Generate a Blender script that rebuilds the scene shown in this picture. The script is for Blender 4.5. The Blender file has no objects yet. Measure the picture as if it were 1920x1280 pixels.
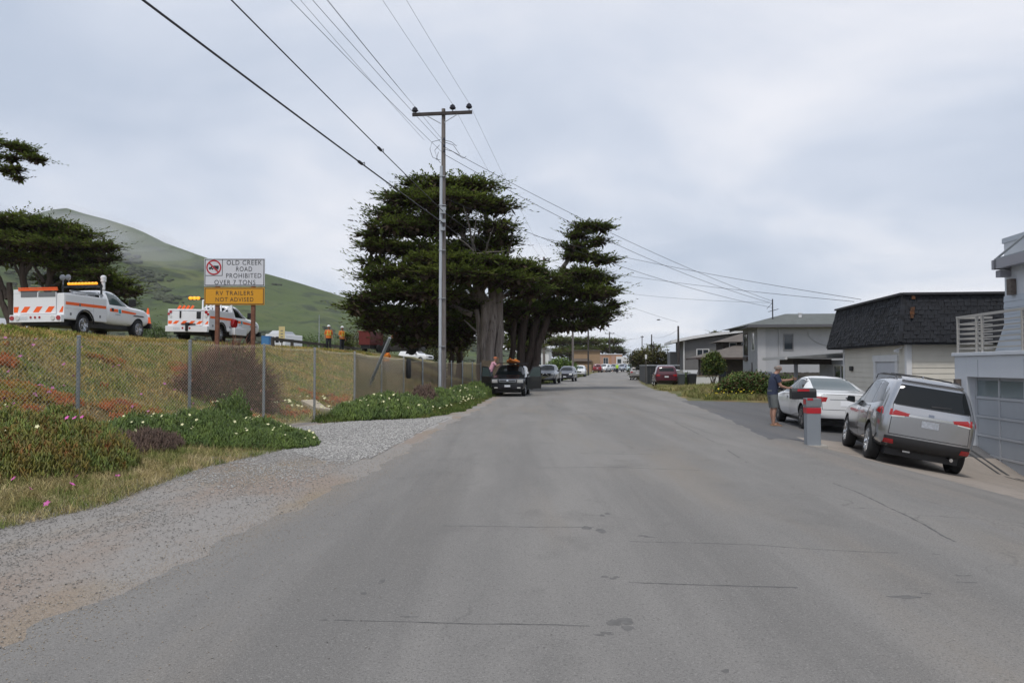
import bpy, bmesh, math, random
import numpy as np
from mathutils import Vector, Matrix
from mathutils.bvhtree import BVHTree

random.seed(7)
rng = np.random.default_rng(11)
S = bpy.context.scene
C = S.collection
R = math.radians

# ---------------------------------------------------------------- camera, sky, sun, exposure
F = 1493.0                       # focal length in photo pixels (1920 wide), horizon row 686
CAM_Z = 1.7
cam_d = bpy.data.cameras.new('camera')
cam = bpy.data.objects.new('camera', cam_d)
C.objects.link(cam)
cam_d.sensor_width = 36.0
cam_d.lens = F / 1920 * 36
cam_d.clip_start = 0.1
cam_d.clip_end = 9000
cam.location = (0, 0, CAM_Z)
cam.rotation_euler = (R(90) + math.atan(46 / F), 0, 0)
S.camera = cam

SUN_DIR = Vector((0.16, 0.46, -0.87)).normalized()
world = bpy.data.worlds.new('World')
S.world = world
world.use_nodes = True
wn, wl = world.node_tree.nodes, world.node_tree.links
wn.clear()
w_out = wn.new('ShaderNodeOutputWorld')
w_bg = wn.new('ShaderNodeBackground')
w_bg.inputs['Strength'].default_value = 0.1
w_sky = wn.new('ShaderNodeTexSky')
w_sky.sky_type = 'NISHITA'
w_sky.sun_disc = False
w_sky.sun_elevation = math.asin(-SUN_DIR.z)
w_sky.sun_rotation = math.atan2(-SUN_DIR.x, -SUN_DIR.y)
w_tc = wn.new('ShaderNodeTexCoord')
w_sep = wn.new('ShaderNodeSeparateXYZ')
wl.new(w_tc.outputs['Generated'], w_sep.inputs[0])


def wmath(op, a, b=None, clamp=False):
    n = wn.new('ShaderNodeMath')
    n.operation = op
    n.use_clamp = clamp
    for i, v in enumerate((a, b)):
        if v is None:
            continue
        if isinstance(v, (int, float)):
            n.inputs[i].default_value = v
        else:
            wl.new(v, n.inputs[i])
    return n.outputs[0]


w_z = wmath('ADD', wmath('MAXIMUM', w_sep.outputs['Z'], 0.0), 0.17)
w_cmb = wn.new('ShaderNodeCombineXYZ')
wl.new(wmath('DIVIDE', w_sep.outputs['X'], w_z), w_cmb.inputs[0])
wl.new(wmath('DIVIDE', w_sep.outputs['Y'], w_z), w_cmb.inputs[1])


def wnoise(scale, detail, rough, dist=0.0, off=(0, 0, 0), sc=(1, 1, 1)):
    m = wn.new('ShaderNodeMapping')
    m.inputs['Location'].default_value = off
    m.inputs['Scale'].default_value = sc
    wl.new(w_cmb.outputs[0], m.inputs[0])
    n = wn.new('ShaderNodeTexNoise')
    n.inputs['Scale'].default_value = scale
    n.inputs['Detail'].default_value = detail
    n.inputs['Roughness'].default_value = rough
    n.inputs['Distortion'].default_value = dist
    wl.new(m.outputs[0], n.inputs['Vector'])
    return n.outputs['Fac']


w_n1 = wnoise(0.55, 4, 0.5, 0.6, (3.1, 1.7, 0), (1, 0.8, 1))
w_n2 = wnoise(1.5, 6, 0.52, 0.7, (0.4, 5.2, 0), (0.8, 0.8, 1))
w_f = wmath('ADD', wmath('MULTIPLY', w_n1, 0.72), wmath('MULTIPLY', w_n2, 0.28))
w_ramp = wn.new('ShaderNodeValToRGB')
cr = w_ramp.color_ramp
cr.elements[0].position, cr.elements[1].position = 0.40, 0.60
cr.elements[0].color = (0.40, 0.452, 0.545, 1)
cr.elements[1].color = (0.66, 0.668, 0.71, 1)
e = cr.elements.new(0.50)
e.color = (0.50, 0.54, 0.62, 1)
wl.new(w_f, w_ramp.inputs[0])
w_sc = wn.new('ShaderNodeMixRGB')
w_sc.blend_type = 'MULTIPLY'
w_sc.inputs[0].default_value = 1.0
w_sc.inputs[2].default_value = (9.7, 9.7, 9.7, 1)
wl.new(w_ramp.outputs[0], w_sc.inputs[1])
w_mix = wn.new('ShaderNodeMixRGB')
w_mix.inputs[0].default_value = 0.93
wl.new(w_sky.outputs[0], w_mix.inputs[1])
wl.new(w_sc.outputs[0], w_mix.inputs[2])
wl.new(w_mix.outputs[0], w_bg.inputs['Color'])
wl.new(w_bg.outputs[0], w_out.inputs['Surface'])

sun_d = bpy.data.lights.new('sun', 'SUN')
sun_d.energy = 1.5
sun_d.angle = R(11)
sun_d.color = (1.0, 0.95, 0.88)
sun = bpy.data.objects.new('sun', sun_d)
sun.rotation_euler = SUN_DIR.to_track_quat('-Z', 'Y').to_euler()
sun.location = (0, 0, 60)
C.objects.link(sun)

S.view_settings.view_transform = 'Standard'
S.view_settings.look = 'None'
S.view_settings.gamma = 1
S.view_settings.exposure = 0.52
S.view_settings.use_curve_mapping = False
S.render.engine = 'CYCLES'
S.cycles.use_denoising = True
S.cycles.max_bounces = 6
S.cycles.transparent_max_bounces = 16
S.cycles.volume_bounces = 0

# ---------------------------------------------------------------- object helpers


def tag(o, label=None, cat=None, group=None, kind=None):
    if label: o['label'] = label
    if cat: o['category'] = cat
    if group: o['group'] = group
    if kind: o['kind'] = kind
    return o


def thing(name, label, cat, loc=(0, 0, 0), rz=0.0, group=None, rot=None):
    o = bpy.data.objects.new(name, None)
    o.empty_display_size = 0.3
    o.location = loc
    o.rotation_euler = rot if rot else (0, 0, rz)
    C.objects.link(o)
    return tag(o, label, cat, group)


def link_mesh(name, me, mat=None, parent=None, smooth=False):
    o = bpy.data.objects.new(name, me)
    if mat is not None and not me.materials:
        for m in (mat if isinstance(mat, (list, tuple)) else [mat]):
            me.materials.append(m)
    if smooth:
        me.polygons.foreach_set('use_smooth', [True] * len(me.polygons))
    C.objects.link(o)
    if parent is not None:
        o.parent = parent
    return o


def copy_part(o, parent):
    c = o.copy()
    C.objects.link(c)
    c.parent = parent
    return c


class MB:
    """collects simple shapes, then becomes ONE mesh object"""

    def __init__(s):
        s.v, s.f, s.m = [], [], []

    def add(s, vs, fs, mi=0):
        o = len(s.v)
        s.v.extend([tuple(v) for v in vs])
        s.f.extend([tuple(i + o for i in f) for f in fs])
        s.m.extend([mi] * len(fs))
        return s

    def box(s, x0, y0, z0, x1, y1, z1, mi=0):
        return s.add([(x0, y0, z0), (x1, y0, z0), (x1, y1, z0), (x0, y1, z0), (x0, y0, z1), (x1, y0, z1), (x1, y1, z1), (x0, y1, z1)],
                     [(0, 3, 2, 1), (4, 5, 6, 7), (0, 1, 5, 4), (1, 2, 6, 5), (2, 3, 7, 6), (3, 0, 4, 7)], mi)

    def hexa(s, p, mi=0):
        """8 points: bottom ring of 4, top ring of 4"""
        return s.add(p, [(0, 3, 2, 1), (4, 5, 6, 7), (0, 1, 5, 4), (1, 2, 6, 5), (2, 3, 7, 6), (3, 0, 4, 7)], mi)

    def bar(s, a, b, w, h, mi=0, up=(0, 0, 1)):
        """square bar from a to b, w wide, h high"""
        a, b = Vector(a), Vector(b)
        d = (b - a).normalized()
        u = Vector(up)
        if abs(d.dot(u)) > 0.98:
            u = Vector((0, 1, 0))
        x = d.cross(u).normalized() * w / 2
        z = x.cross(d).normalized() * h / 2
        return s.hexa([a - x - z, a + x - z, b + x - z, b - x - z, a - x + z, a + x + z, b + x + z, b - x + z], mi)

    def tube(s, pts, rad, n=8, cap=True, mi=0):
        pts = [Vector(p) for p in pts]
        if isinstance(rad, (int, float)):
            rad = [rad] * len(pts)
        o = len(s.v)
        ref = Vector((0, 0, 1))
        d0 = (pts[1] - pts[0]).normalized()
        if abs(d0.z) > 0.9:
            ref = Vector((1, 0, 0))
        for i, p in enumerate(pts):
            d = (pts[min(i + 1, len(pts) - 1)] - pts[max(i - 1, 0)]).normalized()
            x = d.cross(ref)
            if x.length < 1e-4:
                x = d.cross(Vector((0, 1, 0)))
            x.normalize()
            y = x.cross(d)
            for k in range(n):
                a = 2 * math.pi * k / n
                s.v.append(tuple(p + (x * math.cos(a) + y * math.sin(a)) * rad[i]))
        for i in range(len(pts) - 1):
            for k in range(n):
                k2 = (k + 1) % n
                s.f.append((o + i * n + k, o + i * n + k2, o + (i + 1) * n + k2, o + (i + 1) * n + k))
                s.m.append(mi)
        if cap:
            s.f.append(tuple(o + k for k in range(n - 1, -1, -1)))
            e = o + (len(pts) - 1) * n
            s.f.append(tuple(e + k for k in range(n)))
            s.m += [mi, mi]
        return s

    def lathe(s, prof, n=16, axis='z', c=(0, 0, 0), mi=0):
        o = len(s.v)
        for (r, h) in prof:
            for k in range(n):
                a = 2 * math.pi * k / n
                x, y = r * math.cos(a), r * math.sin(a)
                q = (x, y, h) if axis == 'z' else ((h, x, y) if axis == 'x' else (y, h, x))
                s.v.append((q[0] + c[0], q[1] + c[1], q[2] + c[2]))
        for i in range(len(prof) - 1):
            for k in range(n):
                k2 = (k + 1) % n
                s.f.append((o + i * n + k, o + i * n + k2, o + (i + 1) * n + k2, o + (i + 1) * n + k))
                s.m.append(mi)
        s.f.append(tuple(o + k for k in range(n - 1, -1, -1)))
        e = o + (len(prof) - 1) * n
        s.f.append(tuple(e + k for k in range(n)))
        s.m += [mi, mi]
        return s

    def prism(s, poly, a, b, axis='y', mi=0):
        """2-D polygon extruded along an axis from a to b"""
        n = len(poly)
        f = {'y': lambda p, t: (p[0], t, p[1]), 'x': lambda p, t: (t, p[0], p[1]), 'z': lambda p, t: (p[0], p[1], t)}[axis]
        vs = [f(p, a) for p in poly] + [f(p, b) for p in poly]
        fs = [tuple(range(n - 1, -1, -1)), tuple(range(n, 2 * n))] + [(i, (i + 1) % n, n + (i + 1) % n, n + i) for i in range(n)]
        return s.add(vs, fs, mi)

    def build(s, name, mat, parent=None, smooth=False, bevel=0.0, fix=True):
        me = bpy.data.meshes.new(name)
        me.from_pydata(s.v, [], s.f)
        for m in (mat if isinstance(mat, (list, tuple)) else [mat]):
            me.materials.append(m)
        if any(s.m):
            me.polygons.foreach_set('material_index', s.m)
        if fix:
            bm = bmesh.new()
            bm.from_mesh(me)
            bmesh.ops.recalc_face_normals(bm, faces=bm.faces)
            bm.to_mesh(me)
            bm.free()
        o = link_mesh(name, me, None, parent, smooth)
        if bevel:
            b = o.modifiers.new('bevel', 'BEVEL')
            b.width = bevel
            b.segments = 2
            b.limit_method = 'ANGLE'
        if smooth:
            smooth_by_angle(me)
        return o


def smooth_by_angle(me, ang=40):
    bm = bmesh.new()
    bm.from_mesh(me)
    lim = R(ang)
    for ed in bm.edges:
        if len(ed.link_faces) == 2 and ed.calc_face_angle(0) > lim:
            ed.smooth = False
    bm.to_mesh(me)
    bm.free()


def np_mesh(name, verts, faces, mat, parent=None, smooth=False, mi=None):
    """fast mesh of equal-sized faces from numpy arrays"""
    verts = np.asarray(verts, dtype=np.float32)
    faces = np.asarray(faces, dtype=np.int32)
    me = bpy.data.meshes.new(name)
    nf, k = faces.shape
    me.vertices.add(len(verts))
    me.vertices.foreach_set('co', verts.ravel())
    me.loops.add(nf * k)
    me.loops.foreach_set('vertex_index', faces.ravel())
    me.polygons.add(nf)
    me.polygons.foreach_set('loop_start', np.arange(0, nf * k, k, dtype=np.int32))
    for m in (mat if isinstance(mat, (list, tuple)) else [mat]):
        me.materials.append(m)
    if mi is not None:
        me.polygons.foreach_set('material_index', np.asarray(mi, dtype=np.int32))
    me.update(calc_edges=True)
    me.validate()
    return link_mesh(name, me, None, parent, smooth)


# ---------------------------------------------------------------- materials
MATS = {}


def mat(name, col, rough=0.7, metal=0.0, var=0.0, scale=4.0, bump=0.0, bscale=40.0, spec=0.5, coat=0.0, col2=None,
        emit=None, estr=1.0, island=0.0, alpha=1.0, detail=5.0, coords='Object', trans=0.0):
    if name in MATS:
        return MATS[name]
    m = bpy.data.materials.new(name)
    m.use_nodes = True
    nt = m.node_tree
    n, l = nt.nodes, nt.links
    b = n['Principled BSDF']
    b.inputs['Roughness'].default_value = rough
    b.inputs['Metallic'].default_value = metal
    b.inputs['Specular IOR Level'].default_value = spec
    b.inputs['Coat Weight'].default_value = coat
    b.inputs['Coat Roughness'].default_value = 0.05
    b.inputs['Alpha'].default_value = alpha
    b.inputs['Base Color'].default_value = (*col, 1)
    if trans:
        b.inputs['Transmission Weight'].default_value = trans
    tc = n.new('ShaderNodeTexCoord')
    src = None
    if var or col2:
        nz = n.new('ShaderNodeTexNoise')
        nz.inputs['Scale'].default_value = scale
        nz.inputs['Detail'].default_value = detail
        nz.inputs['Roughness'].default_value = 0.6
        l.new(tc.outputs[coords], nz.inputs['Vector'])
        rp = n.new('ShaderNodeValToRGB')
        rp.color_ramp.elements[0].position = 0.33
        rp.color_ramp.elements[1].position = 0.67
        c2 = col2 if col2 else tuple(min(1, c * (1 + var)) for c in col)
        c1 = col if col2 else tuple(c * (1 - var) for c in col)
        rp.color_ramp.elements[0].color = (*c1, 1)
        rp.color_ramp.elements[1].color = (*c2, 1)
        l.new(nz.outputs['Fac'], rp.inputs[0])
        src = rp.outputs[0]
    if island:
        g = n.new('ShaderNodeNewGeometry')
        mr = n.new('ShaderNodeMapRange')
        mr.inputs[3].default_value = 1 - island
        mr.inputs[4].default_value = 1 + island
        l.new(g.outputs['Random Per Island'], mr.inputs[0])
        mx = n.new('ShaderNodeVectorMath')
        mx.operation = 'SCALE'
        if src is None:
            mx.inputs[0].default_value = col
        else:
            l.new(src, mx.inputs[0])
        l.new(mr.outputs[0], mx.inputs['Scale'])
        src = mx.outputs[0]
    if src is not None:
        l.new(src, b.inputs['Base Color'])
    if bump:
        nb = n.new('ShaderNodeTexNoise')
        nb.inputs['Scale'].default_value = bscale
        nb.inputs['Detail'].default_value = 4
        l.new(tc.outputs[coords], nb.inputs['Vector'])
        bp = n.new('ShaderNodeBump')
        bp.inputs['Strength'].default_value = bump
        bp.inputs['Distance'].default_value = 0.02
        l.new(nb.outputs['Fac'], bp.inputs['Height'])
        l.new(bp.outputs[0], b.inputs['Normal'])
    if emit:
        b.inputs['Emission Color'].default_value = (*emit, 1)
        b.inputs['Emission Strength'].default_value = estr
    MATS[name] = m
    return m


def ramp_mat(name, layers, rough=0.95, bump=0.3, bscale=60, base=(0.1, 0.1, 0.1), spec=0.25, island=0.0):
    """base colour overlaid by noise-masked layers: (colour, scale, low, high, detail, offset, amount, stretch)"""
    m = bpy.data.materials.new(name)
    m.use_nodes = True
    n, l = m.node_tree.nodes, m.node_tree.links
    b = n['Principled BSDF']
    b.inputs['Roughness'].default_value = rough
    b.inputs['Specular IOR Level'].default_value = spec
    tc = n.new('ShaderNodeTexCoord')
    prev = None
    for (col, sc, lo, hi, det, off, amt, st) in layers:
        mp = n.new('ShaderNodeMapping')
        mp.inputs['Location'].default_value = (off, off * 1.7, off * 0.3)
        mp.inputs['Scale'].default_value = st
        l.new(tc.outputs['Object'], mp.inputs[0])
        nz = n.new('ShaderNodeTexNoise')
        nz.inputs['Scale'].default_value = sc
        nz.inputs['Detail'].default_value = det
        nz.inputs['Roughness'].default_value = 0.6
        l.new(mp.outputs[0], nz.inputs['Vector'])
        mr = n.new('ShaderNodeMapRange')
        mr.inputs[1].default_value = lo
        mr.inputs[2].default_value = hi
        mr.inputs[3].default_value = 0
        mr.inputs[4].default_value = amt
        l.new(nz.outputs['Fac'], mr.inputs[0])
        mx = n.new('ShaderNodeMixRGB')
        l.new(mr.outputs[0], mx.inputs[0])
        if prev is None:
            mx.inputs[1].default_value = (*base, 1)
        else:
            l.new(prev, mx.inputs[1])
        mx.inputs[2].default_value = (*col, 1)
        prev = mx.outputs[0]
    if island:
        g = n.new('ShaderNodeNewGeometry')
        mr = n.new('ShaderNodeMapRange')
        mr.inputs[3].default_value = 1 - island
        mr.inputs[4].default_value = 1 + island
        l.new(g.outputs['Random Per Island'], mr.inputs[0])
        vm = n.new('ShaderNodeVectorMath')
        vm.operation = 'SCALE'
        l.new(prev, vm.inputs[0])
        l.new(mr.outputs[0], vm.inputs['Scale'])
        prev = vm.outputs[0]
    l.new(prev, b.inputs['Base Color'])
    if bump:
        nb = n.new('ShaderNodeTexNoise')
        nb.inputs['Scale'].default_value = bscale
        nb.inputs['Detail'].default_value = 5
        l.new(tc.outputs['Object'], nb.inputs['Vector'])
        bp = n.new('ShaderNodeBump')
        bp.inputs['Strength'].default_value = bump
        bp.inputs['Distance'].default_value = 0.02
        l.new(nb.outputs['Fac'], bp.inputs['Height'])
        l.new(bp.outputs[0], b.inputs['Normal'])
    MATS[name] = m
    return m


def sst(x):
    x = np.clip(x, 0, 1)
    return x * x * (3 - 2 * x)


I1 = (1, 1, 1)
M_black = mat('black_plastic', (0.012, 0.012, 0.014), 0.45)
M_rubber = mat('tyre_rubber', (0.016, 0.016, 0.017), 0.85, var=0.2, scale=20)
M_glass = mat('tinted_car_glass', (0.007, 0.009, 0.010), 0.04, spec=0.4)
M_glass_l = mat('pale_car_glass', (0.05, 0.075, 0.08), 0.05, spec=0.8)
M_wglass = mat('house_window_glass', (0.035, 0.045, 0.055), 0.06, spec=0.7)
M_fglass = mat('frosted_garage_glass', (0.16, 0.2, 0.21), 0.12, spec=0.6)
M_rim = mat('alloy_rim', (0.62, 0.63, 0.65), 0.25, metal=0.9)
M_dkrim = mat('dark_alloy_rim', (0.22, 0.22, 0.23), 0.3, metal=0.8)
M_chrome = mat('chrome', (0.75, 0.76, 0.78), 0.12, metal=1.0)
M_red_l = mat('red_lamp_lens', (0.36, 0.012, 0.014), 0.12, spec=0.7)
M_clear_l = mat('clear_lamp_lens', (0.62, 0.62, 0.60), 0.1, spec=0.7)
M_plate = mat('number_plate', (0.62, 0.64, 0.68), 0.4, var=0.2, scale=40)
M_white = mat('white_paint', (0.74, 0.75, 0.77), 0.4, var=0.03, scale=3)
M_galv = mat('galvanised_steel', (0.36, 0.38, 0.40), 0.45, metal=0.55, var=0.12, scale=9)
M_wire = mat('wire_insulation', (0.02, 0.02, 0.024), 0.6)
M_cable = mat('bundled_cable', (0.035, 0.035, 0.045), 0.6)

# ---------------------------------------------------------------- terrain functions
RLy = [-60, -10, 0, 5, 7.8, 13.1, 22.3, 32, 43, 60, 87, 120, 165, 260, 400]
RLx = [-7.5, -4.3, -3.4, -3.1, -2.83, -2.28, -1.94, -1.3, -0.75, 0.9, 4.6, 10.3, 18.0, 34, 58]
RRy = [-60, -10, 0, 9, 13, 17.6, 26, 33.4, 52, 75, 105, 133, 165, 260, 400]
RRx = [4.5, 5.2, 5.4, 5.6, 5.9, 6.3, 7.4, 8.2, 9.6, 12.2, 16.5, 20.4, 25.5, 42, 66]
XFy = [-40, 13.3, 15.8, 18.3, 21.2, 24.1, 27.1, 30.1, 33.1, 36.1, 39.1, 42.1, 45.1, 48.1, 51.1, 90, 165, 400]
XFx = [-33, -9.9, -8.6, -7.4, -6.6, -5.97, -5.35, -4.9, -4.5, -4.04, -3.6, -3.2, -2.8, -2.4, -2.0, 1.6, 13.5, 48]
GEy = [-60, -10, 5, 8.35, 9.6, 13.1, 16, 17.5, 19, 23.4, 24.4, 25.6, 30, 43, 60, 87, 120, 165, 400]
GEx = [-10, -8.2, -6.0, -5.4, -5.05, -5.25, -4.7, -5.3, -6.6, -5.7, -4.9, -3.0, -1.95, -1.3, 0.3, 4.2, 10, 17.6, 57]
RL = lambda y: np.interp(y, RLy, RLx)
RR = lambda y: np.interp(y, RRy, RRx)
XF = lambda y: np.interp(y, XFy, XFx)
GE = lambda y: np.interp(y, GEy, GEx)


def lump(x, y, s, seed=0.0):
    return (np.sin(x * s + seed) * np.cos(y * s * 0.83 + seed * 2.1) + 0.6 * np.sin(x * s * 2.3 + y * s * 1.7 + seed * 3.3)
            + 0.35 * np.sin(x * s * 4.1 - y * s * 3.7 + seed)) / 1.95


def H(x, y):
    x = np.asarray(x, dtype=float)
    y = np.asarray(y, dtype=float)
    z = 0.45 * sst((y - 95) / 75) + 0 * x
    # embankment behind the fence
    d = XF(y) - x
    top = 2.75 - 0.9 * sst((y - 66) / 40)
    sl = sst((d - 0.5) / np.interp(y, [20, 23, 30], [8.0, 9.2, 11.4]))
    z = z + top * sl + 0.10 * lump(x, y, 0.9, 1.0) * sst((d - 0.3) / 2) * (1 - sst((d - 9) / 3))
    # the verge between shoulder and fence
    vg = sst((GE(y) - x) / 1.6) * (1 - sst((y - 150) / 20))
    z = z + vg * (0.12 + 0.05 * lump(x, y, 2.3, 2.0))
    # ground falling away to the houses on the right
    k = np.interp(y, [-20, 8, 18.3, 21.5, 26, 45], [0.12, 0.162, 0.168, 0.035, 0.03, 0.0])
    x0 = RR(y) - 0.4
    q = np.clip(x - x0, 0, 5.4)
    q = np.where(q < 0.6, q * q / 1.2, q - 0.3)
    z = z - k * q
    # grass hump on the right
    hp = np.exp(-(((x - 12.2) / 3.0) ** 2 + ((y - 46) / 6.0) ** 2))
    z = z + 0.45 * hp
    # road crown
    return z


def Hs(x, y):
    return float(H(x, y))


def ground_z(x, y):
    """bare ground sheet: sunk a little under paved surfaces"""
    z = H(x, y)
    yy = np.asarray(y, dtype=float)
    inr = sst((x - (GE(yy) + 0.1)) / 0.4) * sst((RR(yy) - 0.2 - x) / 0.4) * (yy < 200)
    ap = sst((x - (RR(yy) - 0.4)) / 0.3) * (x < 17.5) * sst((yy - 3) / 2) * sst((37.6 - yy) / 1.0)
    return z - 0.07 * np.maximum(inr, ap)


def px(u, v, Y):
    """place at depth Y what the photograph shows at pixel (u, v)"""
    return Vector(((u - 960) / F * Y, Y, CAM_Z + (686 - v) / F * Y))


def steps(*segs):
    out = []
    for a, b, s in segs:
        out += list(np.arange(a, b - 1e-6, s))
    return np.array(out + [segs[-1][1]])


gx = np.unique(np.concatenate([-np.geomspace(26, 4000, 30)[::-1], np.arange(-26, 22, 0.4), np.geomspace(22, 4000, 32)]))
gy = np.unique(np.concatenate([[-400, -200, -100, -60, -30, -15], np.arange(-8, 62, 0.4), np.arange(62, 180, 2.0), np.geomspace(180, 5000, 34)]))
X, Y = np.meshgrid(gx, gy)
Z = ground_z(X, Y)
Z = Z - 3.0 * sst((np.hypot(X, Y) - 600) / 2500)
nx, ny = len(gx), len(gy)
idx = np.arange(nx * ny).reshape(ny, nx)
fc = np.stack([idx[:-1, :-1], idx[:-1, 1:], idx[1:, 1:], idx[1:, :-1]], -1).reshape(-1, 4)
M_ground = ramp_mat('bank_earth_and_grass', [
    ((0.23, 0.175, 0.08), 0.55, 0.42, 0.6, 4, 3.0, 0.85, I1),
    ((0.075, 0.10, 0.028), 0.8, 0.48, 0.6, 5, 9.0, 0.9, I1),
    ((0.15, 0.075, 0.035), 0.7, 0.55, 0.66, 4, 15.0, 0.6, I1),
    ((0.04, 0.035, 0.022), 6.0, 0.5, 0.75, 5, 4.0, 0.7, I1)], base=(0.14, 0.135, 0.055), bump=0.8, bscale=9)
g = np_mesh('ground', np.stack([X, Y, Z], -1).reshape(-1, 3), fc, M_ground, smooth=True)
tag(g, 'grassy earth of the verge, the bank and the land beyond', kind='structure')


def sheet(name, y0, y1, dy, xl, xr, nxs, dz, m, kind='structure', label=None, jit=0.0, dip=0.0):
    ys = np.arange(y0, y1 + 1e-6, dy)
    vs = []
    for j, y in enumerate(ys):
        a, b = float(xl(y)), float(xr(y))
        if jit:
            a += jit * (math.sin(y * 2.1) + math.sin(y * 5.3 + 1) * 0.6 + math.sin(y * 11.7) * 0.3)
            b += jit * (math.sin(y * 1.7 + 2) + math.sin(y * 4.7) * 0.6 + math.sin(y * 12.1) * 0.3)
            a += jit * 0.35 * (math.sin(y * 23.0) + random.uniform(-1, 1))
            b += jit * 0.35 * (math.sin(y * 19.0) + random.uniform(-1, 1))
        t = np.linspace(0, 1, nxs)
        if dip:
            t = np.concatenate([[0], 0.12 / max(b - a, .3) + t[:-2] * (1 - 0.24 / max(b - a, .3)), [1 - 0.12 / max(b - a, .3), 1]])
        xs = a + (b - a) * t
        zs = H(xs, np.full(len(xs), y)) + dz
        if dip:
            zs[0] -= dip
            zs[-1] -= dip
        vs.append(np.stack([xs, np.full(len(xs), y), zs], -1))
    nxs = len(vs[0])
    ii = np.arange(len(ys) * nxs).reshape(len(ys), nxs)
    ff = np.stack([ii[:-1, :-1], ii[:-1, 1:], ii[1:, 1:], ii[1:, :-1]], -1).reshape(-1, 4)
    o = np_mesh(name, np.concatenate(vs), ff, m, smooth=True)
    return tag(o, label, kind=kind)


def asphalt(name, c0, c1, speck=0.05, warm=(0.24, 0.21, 0.175), fine=150):
    m = ramp_mat(name, [
        (c1, 0.35, 0.4, 0.62, 4, 2.0, 0.9, (1.6, 0.35, 1)),
        (warm, 0.5, 0.5, 0.72, 5, 7.0, 0.7, (1.5, 0.22, 1)),
        (tuple(c * 0.84 for c in c0), 1.1, 0.5, 0.68, 4, 31.0, 0.8, (1.0, 0.05, 1)),
        (tuple(min(1, c * 1.22) for c in c0), 0.9, 0.54, 0.7, 4, 37.0, 0.7, (1.0, 0.06, 1)),
        (tuple(c * 0.72 for c in c0), 1.4, 0.58, 0.75, 6, 11.0, 0.5, (1, 0.6, 1)),
        (tuple(c * 0.55 for c in c0), 55, 0.54, 0.68, 3, 21.0, 0.75, I1),
        (tuple(min(1, c * 1.6) for c in c0), 62, 0.56, 0.70, 3, 25.0, 0.65, I1),
        (tuple(c * 0.4 for c in c0), fine, 0.55, 0.72, 2, 1.0, 0.8, I1),
        (tuple(min(1, c * 1.9) for c in c0), fine * 1.15, 0.6, 0.74, 2, 5.0, 0.75, I1),
    ], base=c0, bump=0.55, bscale=130, rough=0.9, spec=0.3)
    nt = m.node_tree
    n, l = nt.nodes, nt.links
    b = n['Principled BSDF']
    src = b.inputs['Base Color'].links[0].from_socket
    tc = [q for q in n if q.type == 'TEX_COORD'][0]
    wob = n.new('ShaderNodeTexNoise')
    wob.inputs['Scale'].default_value = 1.3
    wob.inputs['Detail'].default_value = 6
    l.new(tc.outputs['Object'], wob.inputs['Vector'])
    ad = n.new('ShaderNodeMixRGB')
    ad.blend_type = 'ADD'
    ad.inputs[0].default_value = 0.9
    l.new(tc.outputs['Object'], ad.inputs[1])
    l.new(wob.outputs['Color'], ad.inputs[2])
    vo = n.new('ShaderNodeTexVoronoi')
    vo.feature = 'DISTANCE_TO_EDGE'
    vo.inputs['Scale'].default_value = 0.42
    l.new(ad.outputs[0], vo.inputs['Vector'])
    mr = n.new('ShaderNodeMapRange')
    mr.inputs[1].default_value = 0.0
    mr.inputs[2].default_value = 0.0065
    mr.inputs[3].default_value = 1.0
    mr.inputs[4].default_value = 0.0
    l.new(vo.outputs['Distance'], mr.inputs[0])
    nm = n.new('ShaderNodeTexNoise')
    nm.inputs['Scale'].default_value = 0.33
    nm.inputs['Detail'].default_value = 3
    l.new(tc.outputs['Object'], nm.inputs['Vector'])
    m2 = n.new('ShaderNodeMapRange')
    m2.inputs[1].default_value = 0.5
    m2.inputs[2].default_value = 0.62
    m2.inputs[4].default_value = 0.5
    l.new(nm.outputs['Fac'], m2.inputs[0])
    mu = n.new('ShaderNodeMath')
    mu.operation = 'MULTIPLY'
    l.new(mr.outputs[0], mu.inputs[0])
    l.new(m2.outputs[0], mu.inputs[1])
    mx = n.new('ShaderNodeMixRGB')
    l.new(mu.outputs[0], mx.inputs[0])
    l.new(src, mx.inputs[1])
    mx.inputs[2].default_value = (*(c * 0.5 for c in c0), 1)
    l.new(mx.outputs[0], b.inputs['Base Color'])
    return m


M_road = asphalt('worn_asphalt', (0.202, 0.194, 0.184), (0.258, 0.246, 0.231))
sheet('road', -30, 400, 0.2, RL, RR, 24, 0.012, M_road, label='worn grey asphalt street running away to the right', jit=0.07, dip=.012)
M_shoulder = ramp_mat('gravelly_dirt', [
    ((0.30, 0.245, 0.175), 0.5, 0.44, 0.6, 5, 3.0, 0.8, (1.4, 0.5, 1)),
    ((0.30, 0.285, 0.27), 0.7, 0.42, 0.58, 5, 8.0, 0.9, (1.4, 0.5, 1)),
    ((0.14, 0.13, 0.12), 38, 0.55, 0.72, 3, 1.0, 0.85, I1),
    ((0.42, 0.40, 0.38), 46, 0.6, 0.73, 3, 4.0, 0.9, I1),
    ((0.15, 0.14, 0.125), 110, 0.55, 0.7, 3, 6.0, 0.7, I1)], base=(0.30, 0.245, 0.205), bump=1.0, bscale=55)
sheet('gravel_shoulder', -30, 60, 0.4, lambda y: max(GE(y) - 0.5, XF(y) - 0.25), lambda y: RL(y) + 0.5, 14, 0.006, M_shoulder,
      label='gravelly dirt shoulder between the verge and the asphalt', jit=0.06)
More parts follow.
